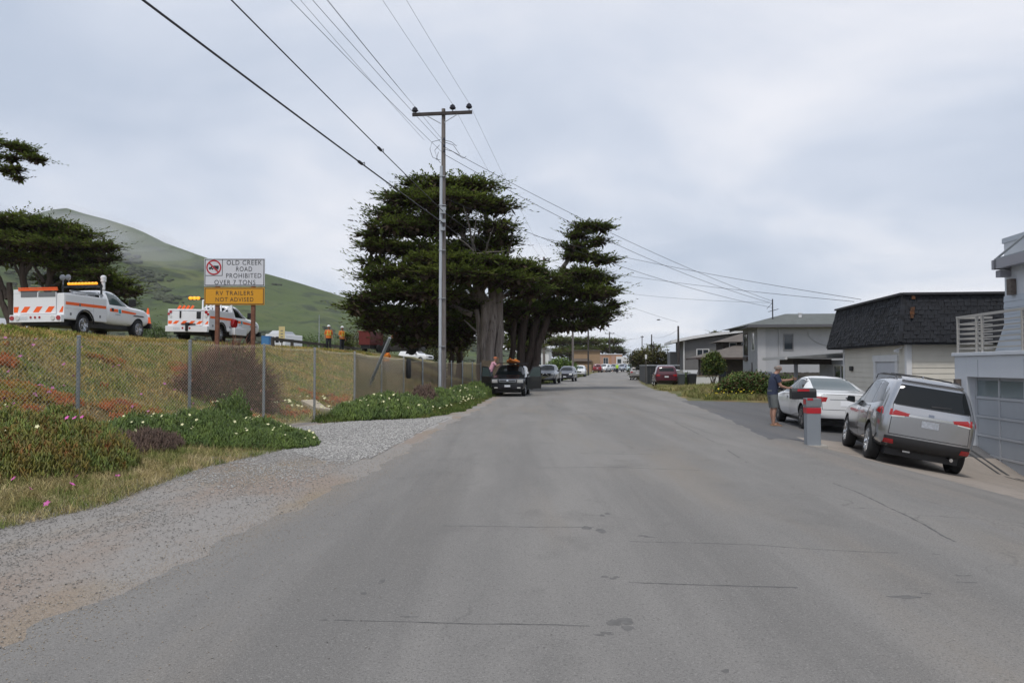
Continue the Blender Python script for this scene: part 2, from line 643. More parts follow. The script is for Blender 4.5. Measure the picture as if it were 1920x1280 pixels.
M_gravel = ramp_mat('pale_gravel', [
    ((0.29, 0.28, 0.27), 1.2, 0.4, 0.65, 5, 3.0, 0.8, I1),
    ((0.20, 0.19, 0.19), 42, 0.52, 0.7, 3, 1.0, 0.85, I1),
    ((0.60, 0.59, 0.58), 50, 0.58, 0.7, 3, 4.0, 0.9, I1),
    ((0.26, 0.22, 0.17), 0.7, 0.58, 0.7, 4, 9.0, 0.6, I1)], base=(0.37, 0.355, 0.34), bump=1.0, bscale=45)
sheet('pale_gravel_patch', 14.2, 27.0, 0.1,
      lambda y: np.interp(y, [14.2, 15.5, 17.5, 19.5, 22, 23.8, 24.6, 25.8, 27], [-3.3, -4.2, -5.0, -5.9, -5.9, -5.35, -4.6, -3.0, -2.1]),
      lambda y: np.interp(y, [14.2, 16, 20, 24, 27], [-2.9, -2.55, -2.25, -1.98, -1.9]), 10, 0.010, M_gravel,
      label='patch of pale crushed gravel beside the fence', jit=0.06, dip=.012)
M_apron = asphalt('dark_apron_asphalt', (0.125, 0.125, 0.13), (0.15, 0.148, 0.145), warm=(0.17, 0.155, 0.14))
sheet('driveway', 18.5, 38.3, 0.25, lambda y: RR(y) - 0.5, lambda y: np.interp(y, [18, 30, 34, 36, 38.4], [16, 16.5, 15, 12.5, 8.6]), 50, 0.018, M_apron,
      label='darker asphalt driveway around the white sedan', jit=0.05, dip=.012)
M_side = asphalt('gritty_side_asphalt', (0.20, 0.19, 0.178), (0.25, 0.234, 0.216), warm=(0.27, 0.23, 0.195), fine=90)
sheet('roadside_apron', -25, 18.6, 0.2, lambda y: RR(y) - 0.48, lambda y: np.interp(y, [-25, 8, 12, 16, 18.6], [12.5, 8.2, 8.0, 7.3, 7.2]), 44, 0.018, M_side,
      label='gritty asphalt between the street and the driveways', jit=0.07, dip=.012)
M_conc = ramp_mat('driveway_concrete', [
    ((0.25, 0.222, 0.195), 0.9, 0.42, 0.62, 5, 3.0, 0.8, I1),
    ((0.16, 0.14, 0.125), 1.8, 0.56, 0.72, 5, 7.0, 0.7, I1),
    ((0.2, 0.18, 0.16), 90, 0.55, 0.7, 3, 1.0, 0.5, I1)], base=(0.30, 0.262, 0.228), bump=0.25, bscale=60)
sheet('concrete_driveway', -6, 19.6, 0.4, lambda y: np.interp(y, [-6, 8, 12, 16, 17.4, 19.6], [11.5, 8.1, 7.6, 6.9, 6.75, 6.9]), lambda y: 14.5, 44, 0.022, M_conc,
      label='tan concrete driveway in front of the garage', dip=.012)

# dark sealed joints, scuffs and patches on the street
M_seam = mat('tar_seal', (0.098, 0.095, 0.092), 0.9, var=0.3, scale=14)


def seam_strip(mb, pts, w, dz=0.0128, br=0.75):
    w = w * 0.85
    """irregular, broken strip of sealer along ground points"""
    P = []
    for (a, b) in zip(pts[:-1], pts[1:]):
        n = max(2, int(math.hypot(b[0] - a[0], b[1] - a[1]) / 0.07))
        for i in range(n):
            t = i / n
            P.append((a[0] + (b[0] - a[0]) * t, a[1] + (b[1] - a[1]) * t))
    ph = random.random() * 20
    last = None
    wob = 0
    for i in range(len(P) - 1):
        wob = wob * 0.93 + random.uniform(-0.006, 0.006)
        s = math.sin(i * 0.05 + ph) + math.sin(i * 0.171 + ph * 2)
        ww = w * (0.35 + 0.65 * random.random())
        if s < -1 + br * 0.8 and random.random() < 0.7:
            last = None
            continue
        a, b = P[i], P[i + 1]
        d = Vector((b[0] - a[0], b[1] - a[1], 0)).normalized()
        nrm = Vector((-d.y, d.x, 0))
        q = Vector((b[0], b[1], 0)) + nrm * wob
        cur = [q - nrm * ww / 2, q + nrm * ww / 2]
        cur = [(c.x, c.y, Hs(c.x, c.y) + dz) for c in cur]
        if last:
            mb.add([last[0], last[1], cur[1], cur[0]], [(0, 1, 2, 3)])
        last = cur
    return mb


def GP(u, v):
    Yd = CAM_Z * F / (v - 686)
    return ((u - 960) / F * Yd, Yd)


mb = MB()
for pts, w in [([(820, 985), (1125, 988)], .035), ([(1165, 1014), (1400, 1020), (1600, 1033), (1900, 1042)], .03),
               ([(610, 1160), (960, 1168), (1125, 1172)], .03), ([(1160, 1090), (1400, 1098), (1640, 1104), (1900, 1120)], .04),
               ([(1000, 877), (1160, 876), (1320, 882)], .05), ([(1080, 850), (1230, 852)], .05), ([(960, 775), (1130, 777)], .10),
               ([(980, 768), (1120, 770)], .08), ([(1230, 772), (1360, 778)], .10), ([(1430, 888), (1520, 892), (1600, 920), (1700, 968), (1790, 1018)], .04),
               ([(1262, 790), (1350, 835), (1400, 868)], .04),
               ]:
    seam_strip(mb, [GP(*p) for p in pts], w)
tag(mb.build('road_joint', M_seam, fix=False), 'dark sealed cracks and joints across the street', kind='structure')
M_scuff = mat('oil_stain', (0.125, 0.121, 0.116), 0.9, var=0.2, scale=20)
mb = MB()
for (u, v, rx, ry) in [(1113, 992, .10, .16), (1145, 1082, .06, .06), (1158, 1168, .09, .11), (1207, 1005, .08, .035), (1360, 1252, .035, .03),
                       (685, 1110, .035, .06), (1690, 1118, .14, .06), (1800, 1078, .10, .03), (1806, 1091, .07, .025), (612, 1160, .03, .02),
                       (1138, 1186, .07, .035), (1133, 964, .05, .10), (720, 1087, .03, .1), (768, 1154, .05, .02)]:
    for rep in range(3):
        x, y = GP(u, v)
        x += random.uniform(-1, 1) * rx * 0.8
        y += random.uniform(-1, 1) * ry * 0.8
        n = 11
        ph = random.random() * 6
        vs = []
        sc = random.uniform(0.3, 0.75)
        for k in range(n):
            a = 2 * math.pi * k / n
            rr = (1 + 0.16 * math.sin(3 * a + ph) + 0.10 * math.sin(5 * a + 2 * ph) + random.uniform(-.06, .06)) * sc
            vs.append((x + rx * rr * math.cos(a), y + ry * rr * math.sin(a), Hs(x, y) + 0.0126 + rep * 0.0003))
        mb.add(vs, [tuple(range(n))])
tag(mb.build('road_stain', M_scuff, fix=False), 'small oil stains and scuffs on the street', kind='structure')

# ---------------------------------------------------------------- hills
hu = [-900, -300, -100, 0, 60, 90, 115, 150, 200, 250, 300, 350, 400, 450, 500, 560, 640, 700, 780, 900, 1000, 1100, 1300]
hv = [560, 470, 430, 424, 404, 391, 385, 396, 409, 425, 450, 468, 486, 500, 511, 528, 553, 570, 596, 640, 668, 684, 690]
HY = 950.0
xs = np.linspace(-1400, 250, 190)
ys = np.linspace(330, 1500, 110)
X, Y = np.meshgrid(xs, ys)
u = 960 + X / HY * F
rid = (686 - np.interp(u, hu, hv)) / F * HY
fr = np.clip((Y - 345) / (HY - 345), 0, 1)
bk = np.clip((1500 - Y) / (1500 - HY), 0, 1)
prof = np.where(Y < HY, fr ** 1.55 * (2 - fr) ** 0.6, sst(bk))
gul = np.abs(lump(X, Y * 0.35, 0.018, 0.7)) * 1.0 + 0.5 * np.abs(lump(X, Y * 0.5, 0.05, 2.7))
Z = rid * prof
Z = Z - 11 * gul * np.sin(np.clip(fr, 0, 1) * math.pi) * np.clip(rid / 60, 0, 1) + 1.2 * lump(X, Y, 0.12, 4) * np.sin(fr * math.pi) + 0.4
ii = np.arange(X.size).reshape(X.shape)
ff = np.stack([ii[:-1, :-1], ii[:-1, 1:], ii[1:, 1:], ii[1:, :-1]], -1).reshape(-1, 4)
M_hill = ramp_mat('green_hill_grass', [
    ((0.056, 0.082, 0.026), 0.006, 0.42, 0.6, 5, 3.0, 0.85, I1),
    ((0.115, 0.125, 0.042), 0.011, 0.5, 0.66, 5, 23.0, 0.7, I1),
    ((0.026, 0.038, 0.018), 0.02, 0.53, 0.62, 8, 5.0, 0.85, (1, 1, 2)),
    ((0.03, 0.045, 0.018), 0.09, 0.55, 0.64, 6, 15.0, 0.7, (1, 1, 2)),
    ((0.15, 0.115, 0.075), 0.03, 0.66, 0.74, 5, 41.0, 0.5, I1)], base=(0.066, 0.094, 0.024), bump=0.6, bscale=.08)
hill = np_mesh('hill', np.stack([X, Y, Z], -1).reshape(-1, 3), ff, M_hill, smooth=True)
tag(hill, 'green grassy hill with its top in fog', kind='structure')
hill_bvh = BVHTree.FromPolygons([tuple(v) for v in np.stack([X, Y, Z], -1).reshape(-1, 3)], [tuple(f) for f in ff])

# dark brush dotted over the lower slopes
mb_v, mb_f = [], []
ico = bmesh.new()
bmesh.ops.create_icosphere(ico, subdivisions=1, radius=1)
iv = np.array([v.co[:] for v in ico.verts])
ifc = np.array([[v.index for v in f.verts] for f in ico.faces])
ico.free()
n = 0
cnt = 0
while cnt < 8000:
    x = rng.uniform(-900, 120)
    y = rng.uniform(380, 900)
    dens = lump(x, y, 0.02, 3.0) + 0.5 * lump(x, y, 0.06, 1.0)
    rel = (y - 345) / (HY - 345)
    if dens < -0.05 + 0.75 * rel:
        continue
    h = hill_bvh.ray_cast(Vector((x, y, 900)), Vector((0, 0, -1)))
    if h[0] is None:
        continue
    s = rng.uniform(0.9, 2.8) * (1.3 if dens > 0.6 else 1)
    P = iv * np.array([s * 1.3, s * 1.3, s * 0.75]) * (1 + rng.uniform(-.25, .25, (len(iv), 1))) + np.array([x, y, h[0].z + s * 0.25])
    mb_v.append(P)
    mb_f.append(ifc + n)
    n += len(iv)
    cnt += 1
M_brush = mat('coastal_scrub', (0.035, 0.05, 0.022), 0.95, col2=(0.06, 0.07, 0.035), scale=0.05, island=0.35)
o = np_mesh('scrub', np.concatenate(mb_v), np.concatenate(mb_f), M_brush, smooth=True)
tag(o, 'dark scrub dotted over the lower slopes of the hill', 'scrub', kind='stuff')

# haze over everything, and the cloud sitting on the hilltop
hz = MB().box(-1500, -450, -5.5, 1200, 1650, 260).build('haze', mat('unused_haze_surface', (1, 1, 1)))
hm = bpy.data.materials.new('haze_air')
hm.use_nodes = True
hm.node_tree.nodes.clear()
ho = hm.node_tree.nodes.new('ShaderNodeOutputMaterial')
hv_ = hm.node_tree.nodes.new('ShaderNodeVolumePrincipled')
hv_.inputs['Color'].default_value = (0.93, 0.95, 1.0, 1)
hv_.inputs['Density'].default_value = 0.00011
hm.node_tree.links.new(hv_.outputs[0], ho.inputs['Volume'])
hz.data.materials.clear()
hz.data.materials.append(hm)
tag(hz, 'thin sea haze in the air over the whole place', 'haze', kind='stuff')

fogm = bpy.data.materials.new('hilltop_fog')
fogm.use_nodes = True
fogm.node_tree.nodes.clear()
fo_ = fogm.node_tree.nodes.new('ShaderNodeOutputMaterial')
fv_ = fogm.node_tree.nodes.new('ShaderNodeVolumePrincipled')
fv_.inputs['Color'].default_value = (0.95, 0.96, 1.0, 1)
fv_.inputs['Density'].default_value = 0.003
fogm.node_tree.links.new(fv_.outputs[0], fo_.inputs['Volume'])
for (u, v, Yd, a, b, c_, nm) in [(150, 418, 800, 42, 80, 13, 'wide'), (195, 440, 780, 48, 80, 13, 'middle'), (245, 462, 750, 46, 70, 11, 'lower right'), (300, 484, 730, 40, 60, 7, 'lowest right'), (110, 440, 770, 60, 80, 16, 'low left'), (70, 420, 830, 70, 90, 12, 'high left')]:
    q = px(u, v, Yd)
    f = MB()
    n1, n2 = 20, 10
    V = []
    for j in range(n2 + 1):
        ph = -math.pi / 2 + math.pi * j / n2
        for k in range(n1):
            th = 2 * math.pi * k / n1
            w_ = 1 + .12 * math.sin(3 * th + u) + .1 * math.sin(2 * ph + th * 2)
            V.append((q.x + a * w_ * math.cos(ph) * math.cos(th), q.y + b * w_ * math.cos(ph) * math.sin(th), q.z + c_ * w_ * math.sin(ph)))
    f.add(V, [(j * n1 + k, j * n1 + (k + 1) % n1, (j + 1) * n1 + (k + 1) % n1, (j + 1) * n1 + k) for j in range(n2) for k in range(n1)])
    tag(f.build('fog', fogm, smooth=True), f'{nm} wisp of fog lying on the hilltop', 'fog', kind='stuff')

# ---------------------------------------------------------------- houses
ROADA = -math.atan(0.12)         # local y runs along the street


def frame_house(name, label, x, y, z, cat='house', rz=ROADA):
    return thing(name, label, cat, (x, y, z), rz)


def win_part(parent, name, o, ux, w, h, nrm, frame_m, glass_m, fw=0.07, bars=1, fd=0.05, label=None):
    """window at lower-left corner o, width along ux, height along z, outward normal nrm (local); frame > pane(s)"""
    o, ux, nrm = Vector(o), Vector(ux), Vector(nrm)
    uz = Vector((0, 0, 1))
    mb = MB()

    def slab(m, a, b, c, d, t0, t1):
        p = [o + ux * a + uz * c, o + ux * b + uz * c, o + ux * b + uz * d, o + ux * a + uz * d]
        m.hexa([q + nrm * t0 for q in p] + [q + nrm * t1 for q in p])
    slab(mb, -fw, w + fw, -fw, 0, -0.02, fd)
    slab(mb, -fw, w + fw, h, h + fw, -0.02, fd)
    slab(mb, -fw, 0, 0, h, -0.02, fd)
    slab(mb, w, w + fw, 0, h, -0.02, fd)
    for k in range(1, bars + 1):
        c = w * k / (bars + 1)
        slab(mb, c - fw * .35, c + fw * .35, 0, h, -0.02, fd * 0.8)
    f = mb.build(name, frame_m, parent)
    if label: f['label'] = label
    for k in range(bars + 1):
        a = w * k / (bars + 1) + (fw * .35 if k else 0)
        b = w * (k + 1) / (bars + 1) - (fw * .35 if k < bars else 0)
        g = MB()
        slab(g, a, b, 0, h, -0.015, 0.012)
        g.build('pane', glass_m, f)
    return f


M_siding = mat('cream_siding', (0.62, 0.585, 0.51), 0.7, var=0.05, scale=1.5, island=0.04)
M_trimw = mat('white_trim', (0.66, 0.66, 0.66), 0.5, var=0.04, scale=3)
M_shingle = mat('charcoal_shingle', (0.017, 0.0185, 0.023), 0.9, var=0.25, scale=3, island=0.62, bump=0.4, bscale=60)
M_flash = mat('dark_roof_edge', (0.03, 0.03, 0.034), 0.6)

# --- house with the shingled mansard roof -----------------------------------------------------
hm_ = frame_house('mansard_house', 'white sided house with a black shingled mansard roof beside the silver SUV', 12.4, 25.0, -0.35)
WZ = 2.78      # eave height over its base
mb = MB()
mb.box(0.05, 0.05, -0.6, 13.0, 6.8, WZ + 0.1)
mb.build('wall', M_siding, hm_)
bz = 0.2
while bz < WZ - 0.02:
    h = min(0.178, WZ - bz)
    # boards on the street side, interrupted by the garage door, and on the near side
    for (y0, y1) in ([(0.16, 0.95), (3.05, 6.8)] if bz < 2.22 else [(0.16, 6.8)]):
        MB().hexa([(0.03, y0, bz), (0.06, y0, bz), (0.06, y1, bz), (0.03, y1, bz), (0.045, y0, bz + h), (0.06, y0, bz + h), (0.06, y1, bz + h), (0.045, y1, bz + h)]).build('siding_board', M_siding, hm_)
    MB().hexa([(0.16, 0.03, bz), (13, 0.03, bz), (13, 0.06, bz), (0.16, 0.06, bz), (0.16, 0.045, bz + h), (13, 0.045, bz + h), (13, 0.06, bz + h), (0.16, 0.06, bz + h)]).build('siding_board', M_siding, hm_)
    bz += 0.18
MB().box(-0.02, -0.02, -0.5, 0.14, 0.16, WZ).build('corner_board', M_trimw, hm_, bevel=0.006)
MB().box(0.0, 6.7, -0.5, 0.14, 6.86, WZ).build('corner_board', M_trimw, hm_)
# garage door on the street side with its white casing
cas = MB()
cas.box(-0.02, 0.85, -0.5, 0.07, 1.05, 2.2).box(-0.02, 2.95, -0.5, 0.07, 3.15, 2.2).box(-0.03, 0.8, 2.2, 0.07, 3.2, 2.42)
cas.build('door_casing', M_trimw, hm_, bevel=0.006)
gd = MB().box(0.035, 1.05, -0.5, 0.08, 2.95, 2.2).build('garage_door', mat('grey_white_door', (0.52, 0.53, 0.56), 0.5, var=0.04), hm_)
for k in range(4):
    MB().box(0.022, 1.08, -0.45 + k * 0.66, 0.04, 2.92, 0.17 + k * 0.66).build('door_panel', MATS['grey_white_door'], gd, bevel=0.008)
MB().box(-0.03, 5.62, 1.86, 0.04, 5.95, 2.04).build('house_number_plate', mat('number_board', (0.03, 0.03, 0.03), 0.5), hm_)
lt = MB().lathe([(0.03, 0), (0.07, 0.1), (0.07, 0.14)], 10, 'x', (-0.2, 0.55, WZ - 0.25))
lt.bar((0.03, 0.45, WZ - 0.12), (-0.12, 0.5, WZ - 0.2), .03, .03)
lt.build('flood_light', M_white, hm_, smooth=True)
# mansard roof: inclined faces set out, with shingles laid in courses
RH, RIN, OUT = 1.50, 0.55, 0.32
Ly = 7.7
M_deck = mat('roof_deck', (0.02, 0.02, 0.022), 0.9)
rf = MB()
b0 = [(-OUT, -OUT, WZ), (13.3, -OUT, WZ), (13.3, Ly + OUT, WZ), (-OUT, Ly + OUT, WZ)]
t0 = [(-.14, -.2, WZ + RH), (13.1, -.2, WZ + RH), (13.1, 7.1, WZ + RH), (-.14, 7.1, WZ + RH)]
rf.hexa(b0 + t0)
roof = rf.build('roof', M_deck, hm_)
MB().box(-OUT + .02, -OUT + .02, WZ - 0.06, 13.2, Ly + OUT - .02, WZ - 0.003).build('soffit', M_shingle, hm_)
cap = MB()
z = WZ + RH
a, b, c_, d_ = [Vector(t) for t in t0]
for p, q in ((a, b), (a, d_)):
    cap.bar(p + Vector((-.06, -.06, .02)), q + Vector((-.06, -.06, .02)), .12, .07)
cap.build('roof_edge_trim', M_flash, roof)


def course(bottomA, bottomB, topA, topB, rows, wid, single, group_name, roof):
    """shingles on the inclined quad; returns leftovers joined"""
    bA, bB, tA, tB = [Vector(p) for p in (bottomA, bottomB, topA, topB)]
    nrm = (bB - bA).cross(tA - bA).normalized()
    left = MB()
    cnt = 0
    for r in range(rows):
        f0, f1 = r / rows, (r + 1.25) / rows
        A, B = bA.lerp(tA, f0), bB.lerp(tB, f0)
        A1, B1 = bA.lerp(tA, min(f1, 1.02)), bB.lerp(tB, min(f1, 1.02))
        L = (B - A).length
        k = int(L / wid)
        offs = (r % 2) * 0.5 / k
        for i in range(-1, k + 1):
            s0, s1 = (i / k + offs), ((i + 0.90) / k + offs)
            s0, s1 = max(0, s0), min(1, s1)
            if s1 - s0 < 0.3 / k:
                continue
            th = random.uniform(0.012, 0.034)
            dr = random.uniform(-0.014, 0.014)
            dn = (tA - bA).normalized() * dr
            lo = [A.lerp(B, s0) + dn, A.lerp(B, s1) + dn]
            hi = [A1.lerp(B1, s1), A1.lerp(B1, s0)]
            pts = [lo[0] + nrm * .004, lo[1] + nrm * .004, hi[0] + nrm * .002, hi[1] + nrm * .002,
                   lo[0] + nrm * th, lo[1] + nrm * th, hi[0] + nrm * .012, hi[1] + nrm * .012]
            if single and cnt < single:
                MB().hexa(pts).build('shingle', M_shingle, roof)
                cnt += 1
            else:
                left.hexa(pts)
    if left.v:
        o = left.build('shingle_course', M_shingle, roof)
        o['kind'] = 'stuff'


course(b0[0], (4.0, -OUT, WZ), t0[0], (4.0, -.2, WZ + RH), 12, 0.19, 292, 'shingle', roof)
course((4.0, -OUT, WZ), (13.3, -OUT, WZ), (4.0, -.2, WZ + RH), (13.1, -.2, WZ + RH), 12, 0.4, 0, 'shingle', roof)
course(b0[3], b0[0], t0[3], t0[0], 15, 0.2, 0, 'shingle', roof)
# hip ridge with a rusty streak
rd = MB()
for k in range(9):
    p = Vector(b0[0]).lerp(Vector(t0[0]), k / 9.0)
    q = Vector(b0[0]).lerp(Vector(t0[0]), (k + 1.1) / 9.0)
    rd.bar(p + Vector((.0, -.0, .02)), q + Vector((.0, -.0, .01)), .11, .08)
rd.build('hip_shingle', M_shingle, roof)
M_rust = mat('rust_stain', (0.16, 0.06, 0.02), 0.9, col2=(0.05, 0.03, 0.02), scale=8)
st = MB()
for (t, w) in ((0.5, .09), (0.58, .13), (0.66, .12), (0.9, .1)):
    p = Vector(b0[0]).lerp(Vector(t0[0]), t) + Vector((0.28, -.045, 0.0))
    st.box(p.x - w / 2, p.y - .03, p.z, p.x + w / 2, p.y - .0, p.z + .11)
st.build('rusty_shingle', M_rust, roof)
# lower porch wing at the far end
pw = MB().box(0.35, 6.9, -0.4, 9, 11.8, 2.3)
pw.build('porch_wall', mat('pale_grey_wall', (0.42, 0.44, 0.48), 0.7, var=0.04), hm_)
win_part(hm_, 'sliding_door', (0.35, 9.3, 0.05), (0, -1, 0), 1.9, 2.0, (-1, 0, 0), M_trimw, M_wglass, bars=1)
pr = MB()
pr.hexa([(-1.9, 8.15, 2.36), (3.5, 8.15, 2.45), (3.5, 13, 2.45), (-1.9, 13, 2.36), (-1.9, 8.15, 2.42), (3.5, 8.15, 2.85), (3.5, 13, 2.85), (-1.9, 13, 2.42)])
pr.build('porch_roof', mat('grey_composition_roof', (0.16, 0.165, 0.165), 0.9, var=0.15, scale=2, bump=0.3), hm_)
MB().box(-1.96, 8.1, 2.32, -1.88, 13.05, 2.44).build('fascia', mat('aged_fascia', (.46, .46, .45), .6), hm_)
MB().box(-1.3, 9.6, 2.12, 0.3, 9.75, 2.36).box(-1.3, 9.75, 2.12, -1.15, 12.4, 2.36).build('porch_beam', mat('dark_beam', (0.07, 0.06, 0.05), 0.8), hm_)
MB().box(-1.25, 9.6, -0.4, -1.11, 9.74, 2.12).build('porch_post', mat('grey_post', (0.25, 0.26, 0.27), 0.7), hm_)

# --- modern house with the garage at the right edge --------------------------------------------
M_panel = mat('pale_blue_grey_panel', (0.55, 0.575, 0.61), 0.55, var=0.02, scale=1)
M_panel2 = mat('blue_grey_board', (0.43, 0.47, 0.52), 0.6, var=0.03, scale=1.5, island=0.03)
M_rail = mat('grey_rail_metal', (0.40, 0.385, 0.36), 0.5, metal=0.2)
M_beam = mat('grey_painted_beam', (0.27, 0.27, 0.30), 0.6)
gh = frame_house('modern_house', 'modern pale grey house with a glass-topped garage door at the right edge', 11.86, 21.35, -0.86)
GTOP = 2.82
w = MB()
w.box(0, -0.72, -0.4, 0.35, 0, GTOP)                 # pier left of the door
w.box(0, -7.0, 2.28, 0.35, -0.72, GTOP)              # over the door
w.box(0, -7.0, -0.4, 0.35, -5.6, 2.28)
w.box(0.35, -0.12, -0.4, 7, 0, GTOP)
w.build('garage_wall', M_panel, gh, bevel=0.008)
MB().box(-.006, -1.36, 2.3, 0.02, -1.35, GTOP - .1).box(-.006, -3.6, 2.3, 0.02, -3.59, GTOP - .1).build('panel_joint', mat('joint_grey', (0.2, 0.22, 0.25), 0.7), gh)
MB().box(-0.06, -7.0, GTOP, 7, 0.05, GTOP + 0.09).build('deck_edge', M_panel, gh, bevel=0.01)
MB().box(0.36, -7, -0.4, 6.9, -0.13, 2.2).build('garage_interior', M_black, gh)
dr = MB().box(0.235, -5.6, -0.3, 0.27, -0.72, 2.28).build('garage_door', mat('grey_door_frame', (0.40, 0.42, 0.45), 0.5, metal=0.2), gh)
M_dpan = mat('pale_grey_door_panel', (0.36, 0.385, 0.415), 0.35, var=0.03)
M_dfr = mat('door_rail_metal', (0.50, 0.52, 0.55), 0.35, metal=0.3)
for r_ in range(5):
    z0 = -0.14 + r_ * 0.475
    for c2 in range(4):
        y1 = -0.80 - c2 * 1.2
        m = M_fglass if r_ == 4 else M_dpan
        MB().box(0.222, y1 - 1.12, z0 + .045, 0.25, y1, z0 + 0.435).build('pane' if r_ == 4 else 'door_panel', m, dr)
    MB().box(0.20, -5.6, z0 - .03, 0.24, -0.725, z0 + .03).build('door_rail', M_dfr, dr)
for c2 in range(5):
    y1 = -0.76 - c2 * 1.2
    MB().box(0.206, y1 - .035, -.17, 0.24, y1 + .035, 2.27).build('door_stile', M_dfr, dr)
for (y, z, x) in ((-0.30, 2.02, 0.0), ):
    sc = MB().box(x - .12, y - .10, z - .2, x - .005, y + .10, z + .2)
    sc.build('wall_lamp', mat('weathered_bronze', (0.14, 0.115, 0.10), 0.5, metal=0.4, var=0.3, scale=12), gh, bevel=0.01)
# upper storey set back behind the deck
US = 0.95
up = MB()
up.box(US, -12, GTOP - .4, 7.0, -0.75, 5.75)
up.build('upper_wall', M_panel, gh)
for k in range(9):
    z0 = GTOP + 0.1 + k * 0.16
    MB().hexa([(US - .025, -7, z0), (US, -7, z0), (US, -.72, z0), (US - .025, -.72, z0), (US - .012, -7, z0 + .157), (US, -7, z0 + .157), (US, -.72, z0 + .157), (US - .012, -.72, z0 + .157)]).build('siding_board', M_panel2, gh)
# sloped siding skirt left of the wall, as on the photo
MB().prism([(-.75, GTOP + .09), (-.12, GTOP + .09), (-.75, GTOP + 0.92)], US + .01, US + .12, 'x').build('gable_board', M_panel2, gh)
MB().box(US - .14, -1.35, 4.35, US - .005, -1.13, 4.75).build('wall_lamp', MATS['weathered_bronze'], gh, bevel=0.01)
MB().box(US - .02, -12, 5.72, 7.1, -0.68, 5.85).build('parapet_cap', M_panel2, gh)
can = MB()
for (zz, out, th) in ((4.83, 0.26, 0.17), (5.03, 0.36, 0.24)):
    can.box(US - out, -1.0 - .1, zz, US + .0, -0.85, zz + th)
can.bar((US - .30, -0.97, 5.15), (US - .30, -8, 5.15), .12, .24)
can.build('awning_beam', M_beam, gh)
MB().box(US - .36, -8, 5.27, US - .002, -1.0, 5.3).build('awning_glass', mat('awning_panel', (0.3, 0.33, 0.36), 0.2), gh)
tr = MB().tube([(US - .32, -1.05, 5.3), (US - .03, -2.6, 5.95)], .03, 8)
tr.build('tie_rod', M_galv, gh)
MB().tube([(US - .32, -4.05, 5.3), (US - .03, -5.2, 5.95)], .03, 8).build('tie_rod', M_galv, gh)
# deck railing
rl = MB()
posts = [(0.08, -0.06), (0.08, -1.15), (0.08, -1.45), (0.08, -3.4), (0.08, -5.3)]
for i, (x, y) in enumerate(posts):
    MB().box(x - .03, y - .03, GTOP + .09, x + .03, y + .03, GTOP + 1.0).build('railing_post', M_rail, gh)
MB().bar((0.08, 0.0, GTOP + 1.03), (0.08, -7, GTOP + 1.03), .06, .06).build('top_rail', M_rail, gh)
MB().bar((0.08, -0.03, GTOP + 1.03), (US, -0.03, GTOP + 1.03), .06, .06).build('top_rail', M_rail, gh)
for k in range(6):
    z0 = GTOP + 0.2 + k * 0.13
    MB().bar((0.08, -0.06, z0), (0.08, -7, z0), .025, .035).build('railing_bar', M_rail, gh)
    MB().bar((0.08, -0.05, z0), (US, -0.05, z0), .025, .035).build('railing_bar', M_rail, gh)
# low concrete edge and trench drains in front
tag(MB().box(9.3, 11.9, -0.75, 9.9, 13.2, -0.33).build('planter_edge', mat('old_concrete', (0.35, 0.33, 0.30), 0.9, var=0.2, scale=3, bump=0.4), bevel=.01),
    'low broken concrete edge beside the driveway at the right border', 'kerb')
dn = thing('trench_drain', 'pair of dark trench drain strips in front of the garage door', 'drain', (11.86, 21.35, 0), ROADA)
for k, xo in enumerate((-0.34, -0.14)):
    q = MB()
    for j in range(24):
        y0, y1 = -7 + j * .26, -7 + (j + 1) * .26
        f = lambda xx, yy: (xx, yy, Hs(11.86 + xx * .993 + yy * .119, 21.35 - .119 * xx + .993 * yy) + .028)
        q.add([f(xo, y0), f(xo + .07, y0), f(xo + .07, y1), f(xo, y1)], [(0, 1, 2, 3)])
    q.build('drain_grate', mat('drain_metal', (0.05, 0.05, 0.05), 0.6), dn, fix=False)

# --- grey two-storey house behind the hedge -----------------------------------------------------
M_gw = mat('grey_stucco', (0.38, 0.385, 0.41), 0.85, var=0.05, scale=1.2, bump=0.2, bscale=30)
M_groof = mat('grey_green_shingle', (0.115, 0.125, 0.12), 0.9, var=0.12, scale=2, bump=0.4, bscale=14)
M_brown = mat('brown_trim', (0.06, 0.04, 0.034), 0.7)
g2 = frame_house('grey_house', 'two-storey grey stucco house with a green-grey hip roof behind the white sedan', 17.0, 55.0, -0.45)
EV = 4.95
MB().box(0, 0, -0.6, 9.5, 6.2, EV).build('wall', M_gw, g2)
MB().box(-0.04, -0.04, -0.4, 0.5, 0.0, EV).build('corner_panel', mat('pale_corner', (0.44, 0.44, 0.46), 0.8), g2)
rf = MB()
O = 0.75
bz0 = [(-O, -O, EV), (10.3, -O, EV), (10.3, 7.6, EV), (-1.4, 7.6, EV)]
tp = [(2.4, 2.6, EV + .95), (7.6, 2.6, EV + .95), (7.6, 3.9, EV + .95), (2.4, 3.9, EV + .95)]
rf.hexa(bz0 + tp)
r2 = rf.build('roof', M_groof, g2)
MB().box(-O - .04, -O - .04, EV - .16, 10.34, -O, EV + .03).box(-O - .04, -O, EV - .16, -O, 7.6, EV + .03).build('fascia', mat('dark_fascia', (0.1, 0.1, 0.11), 0.7), g2)
MB().box(-O, -O, EV - .06, 10.3, 7.6, EV - .02).build('soffit', M_gw, g2)
for x in (3.2, 6.0):
    MB().lathe([(.12, 0), (.12, .25), (.16, .26), (.16, .32)], 10, c=(x, 1.6, EV + .62)).build('roof_vent', M_trimw, r2, smooth=True)
